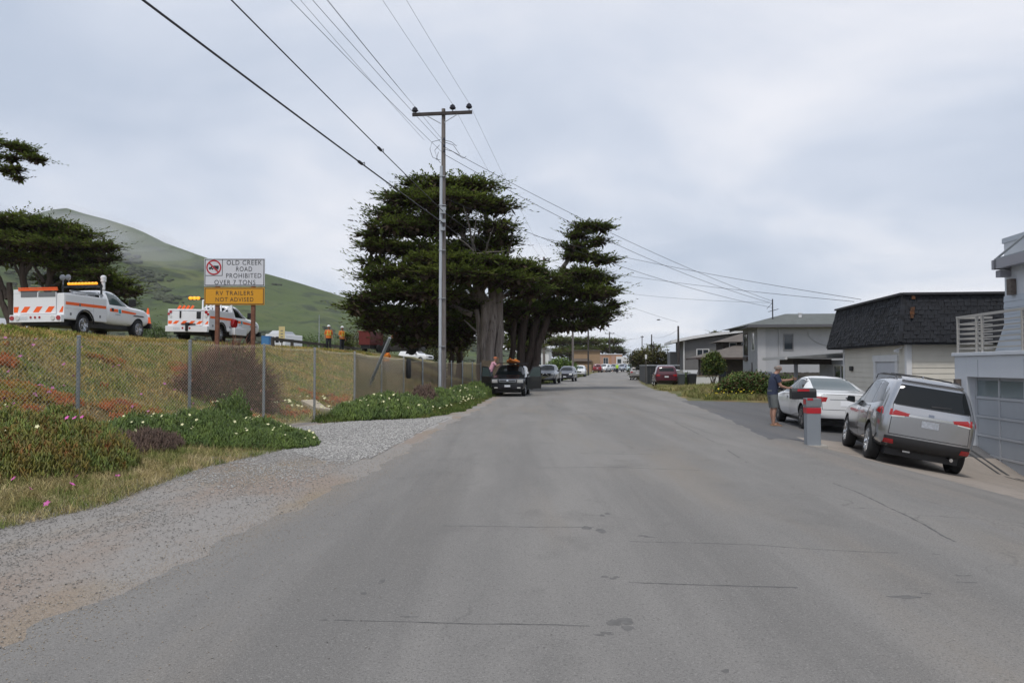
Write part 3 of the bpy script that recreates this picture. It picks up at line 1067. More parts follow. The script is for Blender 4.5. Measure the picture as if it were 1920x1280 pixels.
MB().tube([(1.2, 1.0, EV + .3), (1.2, 1.0, EV + 1.9)], .045, 8).bar((0.9, 1, EV + 1.0), (1.6, 1, EV + 1.2), .04, .04).tube([(0.8, 1, EV + 1.2), (1.2, 1, EV + 1.65)], .015, 6).build('service_mast', mat('mast', (.05, .05, .06), .5), r2)
win_part(g2, 'window', (1.75, 0, 3.3), (1, 0, 0), 0.55, 1.0, (0, -1, 0), mat('grey_frame', (0.2, 0.2, 0.21), .6), M_wglass, bars=0)
win_part(g2, 'window', (2.6, 0, 0.55), (1, 0, 0), 1.25, 0.95, (0, -1, 0), MATS['grey_frame'], M_wglass, bars=1)
win_part(g2, 'window', (0, 5.5, 3.0), (0, -1, 0), 1.4, 1.5, (-1, 0, 0), M_brown, M_wglass, bars=1, label='brown-framed upstairs window')
win_part(g2, 'window', (0, 2.2, 3.3), (0, -1, 0), 0.9, 1.2, (-1, 0, 0), M_trimw, M_wglass, bars=0)
MB().box(-.12, 4.0, 2.55, 0.0, 5.6, 2.85).build('window_box', M_brown, g2)
MB().tube([(1.4, -.05, 0), (1.4, -.05, EV - .3)], .04, 6).build('downpipe', M_gw, g2)
MB().box(0.15, -.08, -.4, 0.9, 0.0, 1.75).build('door', mat('blue_grey_door', (.12, .14, .18), .6), g2)
MB().prism([(2.0, 1.3), (2.5, 1.3), (2.25, 2.4)], -.06, .0, 'x').build('wall_ornament', M_brown, g2)
tb = MB()
tp_ = [(3.2, -.02, EV - .25)]
for k in range(13):
    a = math.pi * k / 12
    tp_.append((5.2 - 1.9 * math.cos(a), -.03, 3.9 - 1.0 * math.sin(a) + .6))
tb.tube(tp_[1:], .02, 5)
tb.build('drooping_cable', M_gw, g2)

# wooden plank fence in front of it
M_wood = mat('weathered_planks', (0.075, 0.066, 0.058), 0.9, var=0.3, scale=3, island=0.25)
wf = thing('plank_fence', 'weathered brown plank fence in front of the grey stucco house', 'fence', (16.2, 47.5, -0.1), 0)
q = MB()
for k in range(70):
    x = -0.6 + k * .15
    q.box(x, -.01, -.4, x + .14, .015, 1.42 + random.uniform(-.02, .02))
o = q.build('plank', M_wood, wf)
o['kind'] = 'stuff'
MB().box(-.65, -.03, 1.2, 9.95, -.012, 1.32).build('fence_rail', M_wood, wf)

# --- brown shingled house and the grey house behind it -------------------------------------------
M_br_roof = mat('brown_shingle_roof', (0.125, 0.108, 0.095), 0.9, var=0.15, scale=2, bump=0.4, bscale=14)
M_br_wall = mat('dark_brown_wall', (0.045, 0.036, 0.032), 0.85, var=0.2, scale=2)
M_dg = mat('dark_grey_stucco', (0.155, 0.152, 0.155), 0.85, var=0.06, scale=1.5)
bh = frame_house('brown_house', 'brown house with low hip roofs and dark porch behind a white garden wall', 16.9, 71.0, -0.05)
MB().box(0.6, 0.6, -0.5, 9, 8, 2.5).build('wall', M_br_wall, bh)
MB().hexa([(-.5, -.4, 2.5), (9.5, -.4, 2.5), (9.5, 9, 2.5), (-.5, 9, 2.5), (4.2, 4, 3.9), (9.5, 4, 3.9), (9.5, 5, 3.9), (4.2, 5, 3.9)]).build('roof', M_br_roof, bh)
MB().box(-.5, -.44, 2.35, 9.5, -.4, 2.52).box(-.54, -.44, 2.35, -.5, 9, 2.52).build('fascia', M_brown, bh)
MB().box(2.4, 3.6, 2.6, 9, 8.5, 4.0).build('upper_wall', M_br_wall, bh)
MB().hexa([(1.7, 2.9, 3.98), (9.5, 2.9, 3.98), (9.5, 9, 3.98), (1.7, 9, 3.98), (4.4, 5.5, 4.85), (9.5, 5.5, 4.85), (9.5, 6.5, 4.85), (4.4, 6.5, 4.85)]).build('upper_roof', M_br_roof, bh)
win_part(bh, 'window', (3.0, 3.6, 3.15), (1, 0, 0), 0.55, .72, (0, -1, 0), M_trimw, M_wglass, bars=0)
win_part(bh, 'window', (4.1, 3.6, 3.15), (1, 0, 0), 0.7, .72, (0, -1, 0), M_trimw, M_wglass, bars=0)
win_part(bh, 'window', (4.5, 0.6, 0.8), (1, 0, 0), 2.2, 1.2, (0, -1, 0), M_brown, M_wglass, bars=1)
win_part(bh, 'window', (1.2, 0.6, 0.8), (1, 0, 0), 1.0, 1.2, (0, -1, 0), M_brown, M_wglass, bars=0)
MB().box(-.1, -.1, -.3, .05, .05, 2.5).build('porch_post', M_brown, bh)
dh = frame_house('grey_modern_house', 'grey house with white-framed upstairs window and white curved roof edge', 18.25, 85.0, 0.0)
MB().box(0, 0, -0.5, 9, 9, 4.45).build('wall', M_dg, dh)
MB().prism([(0, 4.4), (9, 4.4), (9, 5.42), (0.3, 4.48)], 0, 9, 'y').build('gable', M_dg, dh)
MB().box(-1.0, 4.5, -0.5, 0.0, 9, 3.3).build('side_wall', mat('mid_grey_stucco', (.2, .2, .205), .85), dh)
win_part(dh, 'window', (1.5, 0, 2.55), (1, 0, 0), 1.15, .88, (0, -1, 0), M_trimw, M_wglass, bars=1, fw=.1)
rfm = MB()
for k in range(8):
    t0_, t1_ = k / 8, (k + 1) / 8
    xa, xb = -1.3 + 9 * t0_, -1.3 + 9 * t1_
    za, zb = 4.45 + .95 * t0_ - .35 * (1 - t0_) ** 4, 4.45 + .95 * t1_ - .35 * (1 - t1_) ** 4
    rfm.hexa([(xa, -.7, za), (xb, -.7, zb), (xb, 9.5, zb), (xa, 9.5, za), (xa, -.7, za + .3), (xb, -.7, zb + .3), (xb, 9.5, zb + .3), (xa, 9.5, za + .3)])
rfm.build('roof', M_trimw, dh)
MB().tube([(0.1, -.08, -.2), (0.1, -.08, 4.4)], .07, 8).build('downpipe', M_trimw, dh)

# --- white garden wall, bins, black fence ----------------------------------------------------------
gw = thing('garden_wall', 'low white garden wall with wooden cap in front of the brown house', 'wall', (16.1, 68.5, -0.15), 0)
MB().box(-.9, 0, -.3, 1.65, .25, .98).build('wall_panel', M_trimw, gw)
MB().box(-.95, -.05, .98, 1.7, .3, 1.04).build('wall_cap', mat('wood_cap', (.25, .2, .14), .8), gw)


def bin_(x, y, label, m):
    t = thing('wheelie_bin', label, 'bin', (x, y, Hs(x, y)), random.uniform(-.2, .2), 'bins beside the maroon car')
    MB().hexa([(-.26, -.28, .08), (.26, -.28, .08), (.26, .24, .08), (-.26, .24, .08), (-.33, -.36, 1.0), (.33, -.36, 1.0), (.33, .36, 1.0), (-.33, .36, 1.0)]).build('bin_body', m, t, bevel=.03)
    MB().hexa([(-.35, -.4, 1.0), (.35, -.4, 1.0), (.35, .38, 1.0), (-.35, .38, 1.0), (-.3, -.3, 1.08), (.3, -.3, 1.08), (.3, .36, 1.1), (-.3, .36, 1.1)]).build('lid', m, t, bevel=.02)
    for s in (-1, 1):
        MB().lathe([(.1, -.03), (.1, .03)], 10, 'x', (s * .27, .28, .1)).build('wheel', M_rubber, t)


bin_(13.75, 65, 'dark grey-green bin right behind the maroon car', mat('bin_grey', (.055, .065, .07), .5))
bin_(14.75, 65.4, 'nearly black bin against the white garden wall', mat('bin_black', (.02, .022, .025), .5))
bf = thing('black_fence', 'tall black panelled fence beside the maroon SUV', 'fence', (12.75, 75, 0), ROADA)
M_bf = mat('black_fence_board', (0.016, 0.018, 0.021), 0.6, var=0.2, scale=2, island=.2)
for k in range(9):
    MB().box(0.0 + k * .31, 0, 0.02, .30 + k * .31, .06, 1.72).build('fence_board', M_bf, bf)
for k in range(30):
    MB().box(-.06, .1 + k * .58, .02, 0, .66 + k * .58, 1.72).build('fence_board', MATS['bin_grey'] if k < 1 else M_bf, bf)
MB().box(-.1, -.06, 1.72, 3.0, .1, 1.82).box(-.1, .1, 1.72, .04, 17.6, 1.82).build('fence_cap', M_galv, bf)

# --- far houses --------------------------------------------------------------------------------------
M_tan = mat('tan_stucco', (0.30, 0.205, 0.125), 0.85, var=0.06, scale=1)
M_orange = mat('orange_pink_wall', (0.42, 0.235, 0.14), 0.85, var=0.1, scale=1)
fz = Hs(16, 180)
th = frame_house('tan_house', 'far tan two-storey house with flat brown roof left of the street end', 13.6, 176, fz)
MB().box(0, 0, -.5, 5.8, 9, 4.55).build('wall', M_tan, th)
MB().box(-.3, -.4, 4.55, 6.1, 9.4, 4.8).build('roof', mat('brown_flat_roof', (.1, .08, .065), .9), th)
MB().hexa([(-.6, -1.6, 2.3), (4.2, -1.6, 2.3), (4.2, 0, 2.3), (-.6, 0, 2.3), (0.3, -.2, 2.9), (3.4, -.2, 2.9), (3.4, 0, 2.9), (.3, 0, 2.9)]).build('porch_roof', MATS['brown_flat_roof'], th)
MB().box(-1.5, -1.7, -.3, 4.0, -1.6, 1.6).build('garden_fence', M_tan, th)
oh = frame_house('orange_house', 'far orange and pink house with white windows behind the parked cars', 20.6, 190, fz)
MB().box(0, 0, -.5, 5.6, 8, 3.95).build('wall', M_orange, oh)
MB().box(-.15, -.15, 3.95, 5.75, 8, 4.15).build('roof', M_trimw, oh)
MB().box(4.2, -.4, -.5, 5.9, 0, 3.5).build('bay', M_trimw, oh)
win_part(oh, 'window', (1.2, 0, 1.7), (1, 0, 0), 1.1, 1.5, (0, -1, 0), M_trimw, M_wglass, bars=1)
win_part(oh, 'window', (4.5, -.4, 1.9), (1, 0, 0), .9, 1.0, (0, -1, 0), M_trimw, M_wglass, bars=0)
for x in (0.1, 3.1):
    MB().box(x, -.08, -.4, x + .8, 0, 3.7).build('pink_panel', mat('pink_panel', (.42, .27, .22), .8), oh)
MB().box(3.4, -.06, -.2, 4.1, 0, 2.0).build('door', MATS['pink_panel'], oh)
wh = frame_house('far_white_cottage', 'small far white cottage at the end of the street', 28.5, 215, fz)
MB().box(0, 0, -.5, 3.6, 5, 2.6).build('wall', M_siding, wh)
MB().prism([(-.3, 2.6), (3.9, 2.6), (1.8, 3.9)], -.3, 5.3).build('roof', M_trimw, wh)
win_part(wh, 'window', (1.2, 0, 1.0), (1, 0, 0), 1.0, 1.0, (0, -1, 0), M_trimw, M_wglass, bars=0)
wb = frame_house('white_cottage', 'white house half hidden behind the cypress trunks', 2.4, 125, Hs(3, 125))
MB().box(0, 0, -.5, 3.4, 6, 3.4).build('wall', M_trimw, wb)
MB().prism([(-.3, 3.4), (3.7, 3.4), (1.7, 4.6)], -.3, 6.3).build('roof', MATS['grey_composition_roof'], wb)
win_part(wb, 'window', (1.0, 0, 1.2), (1, 0, 0), 1.2, 1.2, (0, -1, 0), M_trimw, M_wglass, bars=1)
lc = frame_house('hillside_cottage', 'little pale cottage at the left edge beyond the white truck', -62, 95, Hs(-62, 95) + 0.2)
MB().box(-3.5, 0, -1, 2.2, 5, 3.3).build('wall', M_siding, lc)
MB().prism([(-4, 3.3), (2.7, 3.3), (-.6, 5.2)], -.4, 5.4).build('roof', mat('pale_roof', (.42, .43, .44), .8), lc)
win_part(lc, 'window', (0.0, 0, 1.2), (1, 0, 0), 1.2, 1.2, (0, -1, 0), M_trimw, M_wglass, bars=1)

# ---------------------------------------------------------------- trees
M_cyp = mat('cypress_foliage', (0.075, 0.112, 0.024), 0.85, col2=(0.165, 0.20, 0.042), scale=0.45, island=0.5, spec=0.2)
def translucent(m, amt=0.4):
    nt = m.node_tree
    b = nt.nodes['Principled BSDF']
    out = [n for n in nt.nodes if n.type == 'OUTPUT_MATERIAL'][0]
    tr = nt.nodes.new('ShaderNodeBsdfTranslucent')
    mx = nt.nodes.new('ShaderNodeMixShader')
    mx.inputs[0].default_value = amt
    if b.inputs['Base Color'].links:
        nt.links.new(b.inputs['Base Color'].links[0].from_socket, tr.inputs['Color'])
    else:
        tr.inputs['Color'].default_value = b.inputs['Base Color'].default_value
    nt.links.new(b.outputs[0], mx.inputs[1])
    nt.links.new(tr.outputs[0], mx.inputs[2])
    nt.links.new(mx.outputs[0], out.inputs['Surface'])
    return m


translucent(M_cyp, .38)
M_cyp_d = mat('dry_cypress_twigs', (0.088, 0.064, 0.046), 0.95, island=0.45, spec=0.1)
M_bark = ramp_mat('cypress_bark', [
    ((0.28, 0.245, 0.22), 1.4, 0.42, 0.62, 6, 3.0, 0.9, (5, 5, 0.35)),
    ((0.055, 0.042, 0.036), 2.2, 0.54, 0.68, 6, 9.0, 0.85, (6, 6, 0.4))], base=(0.19, 0.16, 0.142), bump=0.9, bscale=14)
M_bark_d = ramp_mat('dark_bark', [
    ((0.05, 0.038, 0.032), 1.8, 0.45, 0.65, 6, 4.0, 0.9, (6, 6, 0.4))], base=(0.085, 0.066, 0.056), bump=0.9, bscale=14)
M_dead = mat('bare_grey_wood', (0.21, 0.185, 0.165), 0.9, var=0.2, scale=6)


def spray_arrays(base, d, length, width, n):
    """flat fans of needle sprays: base (N,3), unit d (N,3); each spray is a bent pair of triangles"""
    N = len(base)
    up = np.array([0, 0, 1.0])
    side = np.cross(d, up)
    side /= np.linalg.norm(side, axis=1, keepdims=True) + 1e-6
    roll = rng.uniform(-0.6, 0.6, (N, 1))
    nrm = np.cross(side, d)
    side = side * np.cos(roll) + nrm * np.sin(roll)
    L = length[:, None]
    W = width[:, None]
    tip = base + d * L
    mid1 = base + d * L * 0.45 + side * W
    mid2 = base + d * L * 0.5 - side * W
    V = np.stack([base, mid1, tip, mid2], 1).reshape(-1, 3)
    Fq = np.arange(N * 4).reshape(N, 4)
    return V, Fq


def pads_to_foliage(pads, dens=1.0, size=1.0, outward=None, dry=0.06):
    """pads: (center, rx, ry, rz). flat fans of needle sprays grow outward from each pad, denser on top;
    a mass of brown twigs fills the inside"""
    Bs, Ds, Ls, Ws, Ms = [], [], [], [], []
    for (c, rx, ry, rz) in pads:
        c = np.array(c, dtype=float)
        area = rx * rz + ry * rz + rx * ry
        nt = max(10, int(26 * dens * area / size ** 2))
        az = rng.uniform(0, 2 * math.pi, nt)
        sz = np.clip(rng.normal(0.25, 0.5, nt), -0.9, 1.0)
        co = np.sqrt(1 - sz ** 2)
        sh = np.stack([co * np.cos(az), co * np.sin(az), sz], -1)
        depth = rng.uniform(0.35, 0.95, nt) ** 0.5
        p0 = c + sh * np.array([rx * .95, ry * .95, rz * .62]) * depth[:, None]
        d = np.stack([np.cos(az), np.sin(az), sz * .22 + rng.uniform(-0.16, 0.34, nt)], -1)
        if outward is not None:
            d = d + np.array(outward)
        d /= np.linalg.norm(d, axis=1, keepdims=True)
        Lf = rng.uniform(0.25, 1.0, nt) * size * (1 + 1.0 * (rng.uniform(0, 1, nt) > .78))
        m = 14
        t = np.tile(np.linspace(0.0, 1.0, m), nt) + rng.uniform(-.05, .05, nt * m)
        dd = np.repeat(d, m, 0)
        side = np.cross(dd, np.array([0, 0, 1.0]))
        side /= np.linalg.norm(side, axis=1, keepdims=True) + 1e-6
        s = rng.choice([-1, 1], nt * m) * rng.uniform(0.2, 1.0, nt * m)
        base = np.repeat(p0, m, 0) + dd * (t * np.repeat(Lf, m))[:, None] + side * (s * 0.22 * size * (1.05 - t))[:, None] + rng.normal(0, 0.03 * size, (nt * m, 3))
        d2 = dd + side * (s * 0.7)[:, None] + rng.normal(0, 0.2, (nt * m, 3)) * np.array([1, 1, .7])
        d2[:, 2] += 0.12
        d2 /= np.linalg.norm(d2, axis=1, keepdims=True)
        Bs.append(base)
        Ds.append(d2)
        Ls.append(rng.uniform(0.16, 0.34, nt * m) * size)
        Ws.append(rng.uniform(0.035, 0.07, nt * m) * size)
        under = np.repeat(sh[:, 2] < -0.1, m)
        Ms.append((rng.uniform(0, 1, nt * m) < np.where(under, 0.6, dry)).astype(int))
        ni = int(85 * dens * area / size ** 2)
        q = rng.normal(size=(ni, 3))
        q = q / np.linalg.norm(q, axis=1, keepdims=True) * rng.uniform(0.1, 0.86, (ni, 1)) ** 0.5
        Bs.append(c + q * np.array([rx * .85, ry * .85, rz * .6]) - np.array([0, 0, rz * .1]))
        d3 = rng.normal(size=(ni, 3)) * np.array([1, 1, .6])
        Ds.append(d3 / np.linalg.norm(d3, axis=1, keepdims=True))
        Ls.append(rng.uniform(0.35, 0.75, ni) * size)
        Ws.append(rng.uniform(0.09, 0.19, ni) * size)
        Ms.append((rng.uniform(0, 1, ni) < 0.75).astype(int))
    V, Fq = spray_arrays(np.concatenate(Bs), np.concatenate(Ds), np.concatenate(Ls), np.concatenate(Ws), 0)
    return V, Fq, np.concatenate(Ms)


def limb(mb, a, b, r0, r1, n=8, sag=0.0, wob=0.15, k=7, mi=0):
    a, b = Vector(a), Vector(b)
    L = (b - a).length
    pts, rs = [], []
    w = Vector((0, 0, 0))
    for i in range(k + 1):
        t = i / k
        p = a.lerp(b, t)
        if 0 < i < k:
            w = w * 0.6 + Vector((random.uniform(-1, 1), random.uniform(-1, 1), random.uniform(-.6, .6))) * wob * L / k
        p = p + w * (1 if i < k else 0) + Vector((0, 0, sag * L * math.sin(math.pi * t)))
        pts.append(p)
        rs.append(r0 + (r1 - r0) * t ** 0.8)
    mb.tube(pts, rs, n, mi=mi)
    return pts


def pxpad(u, v, Y, hu, hv, dep=0.8):
    c = px(u, v, Y)
    return (tuple(c), hu / F * Y, max(hu / F * Y * dep, 0.4), hv / F * Y)


def tree(name, label, loc, pads, limbs, dens=1.0, size=1.0, group=None, fol=None, bark=None, dry=0.06, outward=None, cat='tree'):
    """limbs: (a, b, r0, r1, sag); pads and limbs in world coordinates"""
    t = thing(name, label, cat, loc, 0, group)
    off = np.array(loc)
    mb = MB()
    for lb in limbs:
        mi = lb[5] if len(lb) > 5 else 0
        limb(mb, Vector(lb[0]) - Vector(loc), Vector(lb[1]) - Vector(loc), lb[2], lb[3], n=9 if lb[2] > .3 else 6, sag=lb[4], mi=mi)
    mb.build('trunk', [bark or M_bark, M_dead], t, smooth=True)
    V, Fq, mi = pads_to_foliage(pads, dens, size, outward, dry)
    o = np_mesh('crown', V - off, Fq, [fol or M_cyp, M_cyp_d], t, mi=mi)
    return t


# the big cypress beside the road
BY = 53
pads = [pxpad(*p) for p in [
    (815, 345, BY, 62, 17), (880, 350, BY, 55, 20), (770, 372, BY - .5, 62, 22), (845, 378, BY - 1.5, 75, 26), (925, 385, BY, 42, 24),
    (735, 400, BY - 1, 42, 14), (745, 425, BY - 1.5, 60, 24), (820, 420, BY, 75, 34), (930, 425, BY - .5, 38, 20), (700, 440, BY - 1, 30, 10),
    (720, 462, BY - 1, 50, 18), (790, 470, BY - 1.0, 62, 28), (900, 465, BY + 1, 62, 30), (940, 450, BY, 30, 18),
    (700, 492, BY - .5, 30, 13), (710, 520, BY - 1, 42, 20), (760, 510, BY - 2, 60, 20), (830, 490, BY - 2.4, 75, 20), (900, 492, BY - 2.4, 62, 18), (955, 500, BY - 1.5, 48, 16),
    (850, 515, BY - 2.5, 95, 22), (940, 525, BY - 1.8, 70, 22), (740, 545, BY - 2, 60, 24), (690, 560, BY - 2.5, 40, 16), (800, 550, BY - 2.0, 85, 30), (990, 500, BY, 30, 12),
    (668, 578, BY - 2.5, 30, 12), (725, 588, BY - 1.5, 60, 20), (790, 595, BY, 75, 26), (710, 610, BY, 42, 14), (770, 622, BY + 1, 45, 14), (870, 575, BY + 2, 80, 34),
    (760, 640, BY + 2, 30, 10), (850, 620, BY + 4, 60, 34), (985, 545, BY, 45, 22), (965, 580, BY + 3, 50, 30)]]
P = lambda u, v, Y=BY: tuple(px(u, v, Y))
base = (px(925, 700, BY).x, BY, 0.0)
limbs = [((-1.75, BY, -.3), P(908, 560), .36, .27, 0), ((-1.35, BY - .3, -.3), P(922, 540), .36, .27, 0), ((-0.95, BY, -.3), P(936, 545), .32, .24, 0),
         ((-2.0, BY + .4, -.3), P(893, 580), .25, .18, 0), ((-1.3, BY + .4, -.3), P(915, 560), .4, .3, 0),
         (P(902, 560), P(850, 380), .4, .12, 0), (P(925, 540), P(905, 385), .36, .12, 0), (P(902, 565), P(760, 440), .26, .07, .1), (P(885, 590), P(720, 560), .22, .06, .1),
         (P(915, 560), P(700, 590), .2, .05, .08), (P(938, 550), P(960, 430), .2, .07, 0), (P(938, 560), P(1000, 520), .18, .06, 0), (P(880, 480), P(740, 405), .16, .05, .05),
         (P(890, 470, BY - 1), P(868, 385, BY - 3.2), .10, .03, 0, 1), (P(885, 480, BY - 1), P(893, 400, BY - 3.4), .09, .02, 0, 1), (P(905, 480, BY - 1), P(925, 425, BY - 3.0), .09, .02, 0, 1),
         (P(900, 490, BY - 1.5), P(850, 440, BY - 3.2), .07, .02, .1, 1), (P(885, 475, BY - 2.5), P(945, 470, BY - 3.2), .06, .02, 0, 1), (P(915, 640), P(870, 600), .12, .04, 0, 1)]
tree('cypress', 'big wide-crowned cypress with thick grey trunk behind the utility pole', base, pads, limbs, dens=1.15, size=0.95)

# the second trunk group, leaning to the right
LY = 58
pads = [pxpad(*p) for p in [
    (1105, 424, LY, 34, 10), (1130, 428, LY, 20, 6), (1085, 440, LY, 24, 12), (1082, 462, LY, 30, 12), (1120, 452, LY, 22, 7), (1075, 482, LY, 22, 9), (1130, 488, LY, 28, 8), (1105, 480, LY, 30, 8),
    (1085, 515, LY - 1, 45, 18), (1120, 525, LY, 35, 14), (1050, 540, LY - 1, 45, 24), (1110, 550, LY - 1, 48, 22), (1145, 545, LY, 24, 8), (1150, 572, LY, 18, 10), (1060, 580, LY, 60, 26), (1115, 588, LY, 45, 18),
    (1010, 575, LY, 45, 30), (1010, 520, LY - 3, 40, 20), (1085, 612, LY, 32, 9), (1120, 604, LY, 26, 9), (980, 610, LY + 2, 50, 34), (1040, 610, LY + 2, 40, 16)]]
Q = lambda u, v, Y=LY: tuple(px(u, v, Y))
limbs = [((0.25, LY, -.3), Q(985, 590), .36, .28, 0), ((0.75, LY, -.3), Q(1010, 585), .38, .27, 0), ((1.1, LY - .3, -.3), Q(1030, 575), .33, .25, 0), ((-.2, LY + .4, -.3), Q(968, 590), .3, .2, 0),
         (Q(1010, 590), Q(1075, 470), .34, .12, .03, 1), (Q(1075, 470), Q(1100, 425), .12, .04, 0, 1), (Q(1030, 578), Q(1110, 550), .22, .06, .05), (Q(1010, 590), Q(1060, 590), .2, .08, 0),
         (Q(985, 590), Q(1000, 520), .22, .08, 0), (Q(1040, 532), Q(1130, 555), .08, .03, .06, 1), (Q(1070, 475), Q(1130, 490), .06, .02, 0, 1), (Q(1090, 440), Q(1150, 420), .04, .01, 0, 1)]
tree('cypress', 'wind-bent cypress leaning right over the parked cars', (0.6, LY, 0.0), pads, limbs, dens=1.2, size=0.85, bark=M_bark_d, dry=0.12, outward=(.25, 0, .05))
# dark trunks and brush in shade behind them
pads = [pxpad(*p) for p in [(790, 640, 68, 45, 12), (850, 640, 66, 40, 30), (870, 600, 66, 70, 30), (985, 650, 70, 34, 14), (1000, 625, 72, 40, 22), (965, 640, 72, 30, 22)]]
tree('cypress', 'shaded cypress standing behind the two big trunks', (px(860, 690, 68).x, 68, .4), pads,
     [((px(862, 690, 68).x, 68, .2), tuple(px(860, 590, 66)), .35, .2, 0), ((px(845, 690, 68).x, 68, .2), tuple(px(850, 590, 66)), .3, .18, 0), ((px(985, 690, 72).x, 72, 0), tuple(px(990, 600, 72)), .35, .2, 0)],
     dens=1.0, size=0.95, bark=M_bark_d, dry=.3)

# cypress behind the first truck
TY = 60
pads = [pxpad(*p) for p in [
    (20, 412, TY, 55, 17), (85, 425, TY, 60, 18), (130, 440, TY, 50, 16), (-40, 430, TY, 60, 24), (30, 450, TY, 70, 22), (100, 460, TY - 1, 65, 20), (165, 462, TY, 45, 12), (195, 465, TY, 28, 8), (180, 485, TY, 38, 9),
    (110, 490, TY, 50, 14), (40, 485, TY + 1, 60, 14), (-50, 480, TY, 60, 30), (150, 505, TY, 50, 12), (205, 530, TY, 45, 13), (185, 515, TY - 1, 34, 10), (225, 545, TY, 30, 9), (245, 548, TY, 20, 6), (150, 545, TY + 2, 50, 16), (200, 570, TY + 1, 45, 16), (230, 590, TY, 32, 16), (105, 525, TY + 3, 40, 14)]]
T = lambda u, v, Y=TY: tuple(px(u, v, Y))
limbs = [(T(35, 660), T(40, 500), .42, .22, 0), (T(35, 660), T(15, 530), .4, .2, 0), (T(12, 560), T(-25, 470), .2, .08, 0), (T(20, 610), T(-10, 530), .3, .15, 0), (T(85, 650), T(90, 500), .4, .2, 0), (T(40, 520), T(30, 430), .22, .08, 0), (T(40, 520), T(90, 440), .18, .06, 0),
         (T(90, 520), T(130, 450), .2, .06, 0), (T(90, 540), T(190, 480), .16, .04, 0), (T(95, 570), T(220, 540), .16, .04, 0), (T(80, 530), T(40, 470), .16, .06, 0), (T(45, 540), T(5, 460), .16, .05, 0), (T(92, 560), T(60, 510), .1, .04, 0), (T(95, 590), T(200, 580), .1, .03, 0)]
tree('cypress', 'flat-topped cypress standing behind the nearer white utility truck', (px(40, 620, TY).x, TY, 2.6), pads, limbs, dens=1.15, size=0.95, bark=M_bark_d)

# branch reaching in from a tree outside the left border
NY = 40
pads = [pxpad(*p) for p in [(20, 272, NY, 20, 6), (38, 280, NY, 18, 6), (58, 296, NY, 14, 5), (68, 298, NY, 9, 3), (15, 295, NY, 12, 5), (10, 318, NY, 16, 6), (25, 316, NY, 8, 3), (25, 332, NY, 9, 2.5), (-60, 290, NY, 50, 30), (-110, 340, NY, 60, 40), (-120, 250, NY, 70, 40), (-40, 262, NY, 30, 14)]]
N_ = lambda u, v, Y=NY: tuple(px(u, v, Y))
limbs = [((-29.5, NY, 2.4), N_(-130, 320), .35, .18, 0), (N_(-130, 330), N_(-40, 300), .14, .06, .05), (N_(-40, 300), N_(45, 282), .05, .015, .04), (N_(-10, 296), N_(65, 300), .035, .01, .05), (N_(-40, 305), N_(35, 332), .045, .012, -.05), (N_(-130, 330), N_(-100, 260), .12, .05, 0)]
tree('cypress', 'cypress branch reaching in from beyond the left border', (-29.5, NY, 2.4), pads, limbs, dens=1.7, size=0.55, bark=M_bark_d)

# far grove behind the tan house
pads = [pxpad(*p) for p in [(1050, 640, 235, 45, 14), (1100, 640, 235, 40, 12), (1085, 655, 232, 40, 14), (1060, 660, 230, 50, 14)]]
tree('cypress', 'broad far cypress grove tree above the tan house', (px(1070, 690, 235).x, 235, .4), pads, [((px(1070, 690, 235).x, 235, 0), tuple(px(1070, 640, 235)), .6, .3, 0)], dens=.6, size=1.7, bark=M_bark_d)
pads = [pxpad(*p) for p in [(1150, 640, 250, 22, 9), (1140, 655, 250, 32, 12), (1165, 660, 250, 14, 12), (1125, 650, 245, 20, 12)]]
tree('cypress', 'far dark cypress above the orange house', (px(1150, 690, 250).x, 250, .4), pads, [((px(1150, 690, 250).x, 250, 0), tuple(px(1150, 645, 250)), .5, .3, 0)], dens=.6, size=1.6, bark=M_bark_d)
pads = [pxpad(*p) for p in [(1232, 652, 150, 12, 4), (1215, 654, 150, 9, 3), (1223, 648, 150, 8, 3)]]
tree('pine_tree', 'dark spiky treetop showing above the round hedge', (px(1225, 690, 150).x, 150, 0), pads, [((px(1225, 690, 150).x, 150, -.1), tuple(px(1226, 652, 150)), .3, .15, 0)], dens=.5, size=1.2, bark=M_bark_d)
pads = [pxpad(*p) for p in [(1340, 624, 118, 7, 3), (1335, 628, 118, 6, 3), (1347, 628, 118, 5, 2)]]
tree('pine_tree', 'small spiky treetop peeping over the grey house roof', (px(1340, 690, 118).x, 118, 0), pads, [((px(1340, 690, 118).x, 118, -.1), tuple(px(1340, 624, 118)), .25, .1, 0)], dens=.8, size=.9, bark=M_bark_d)

# broad-leaved hedges, shrubs and bushes


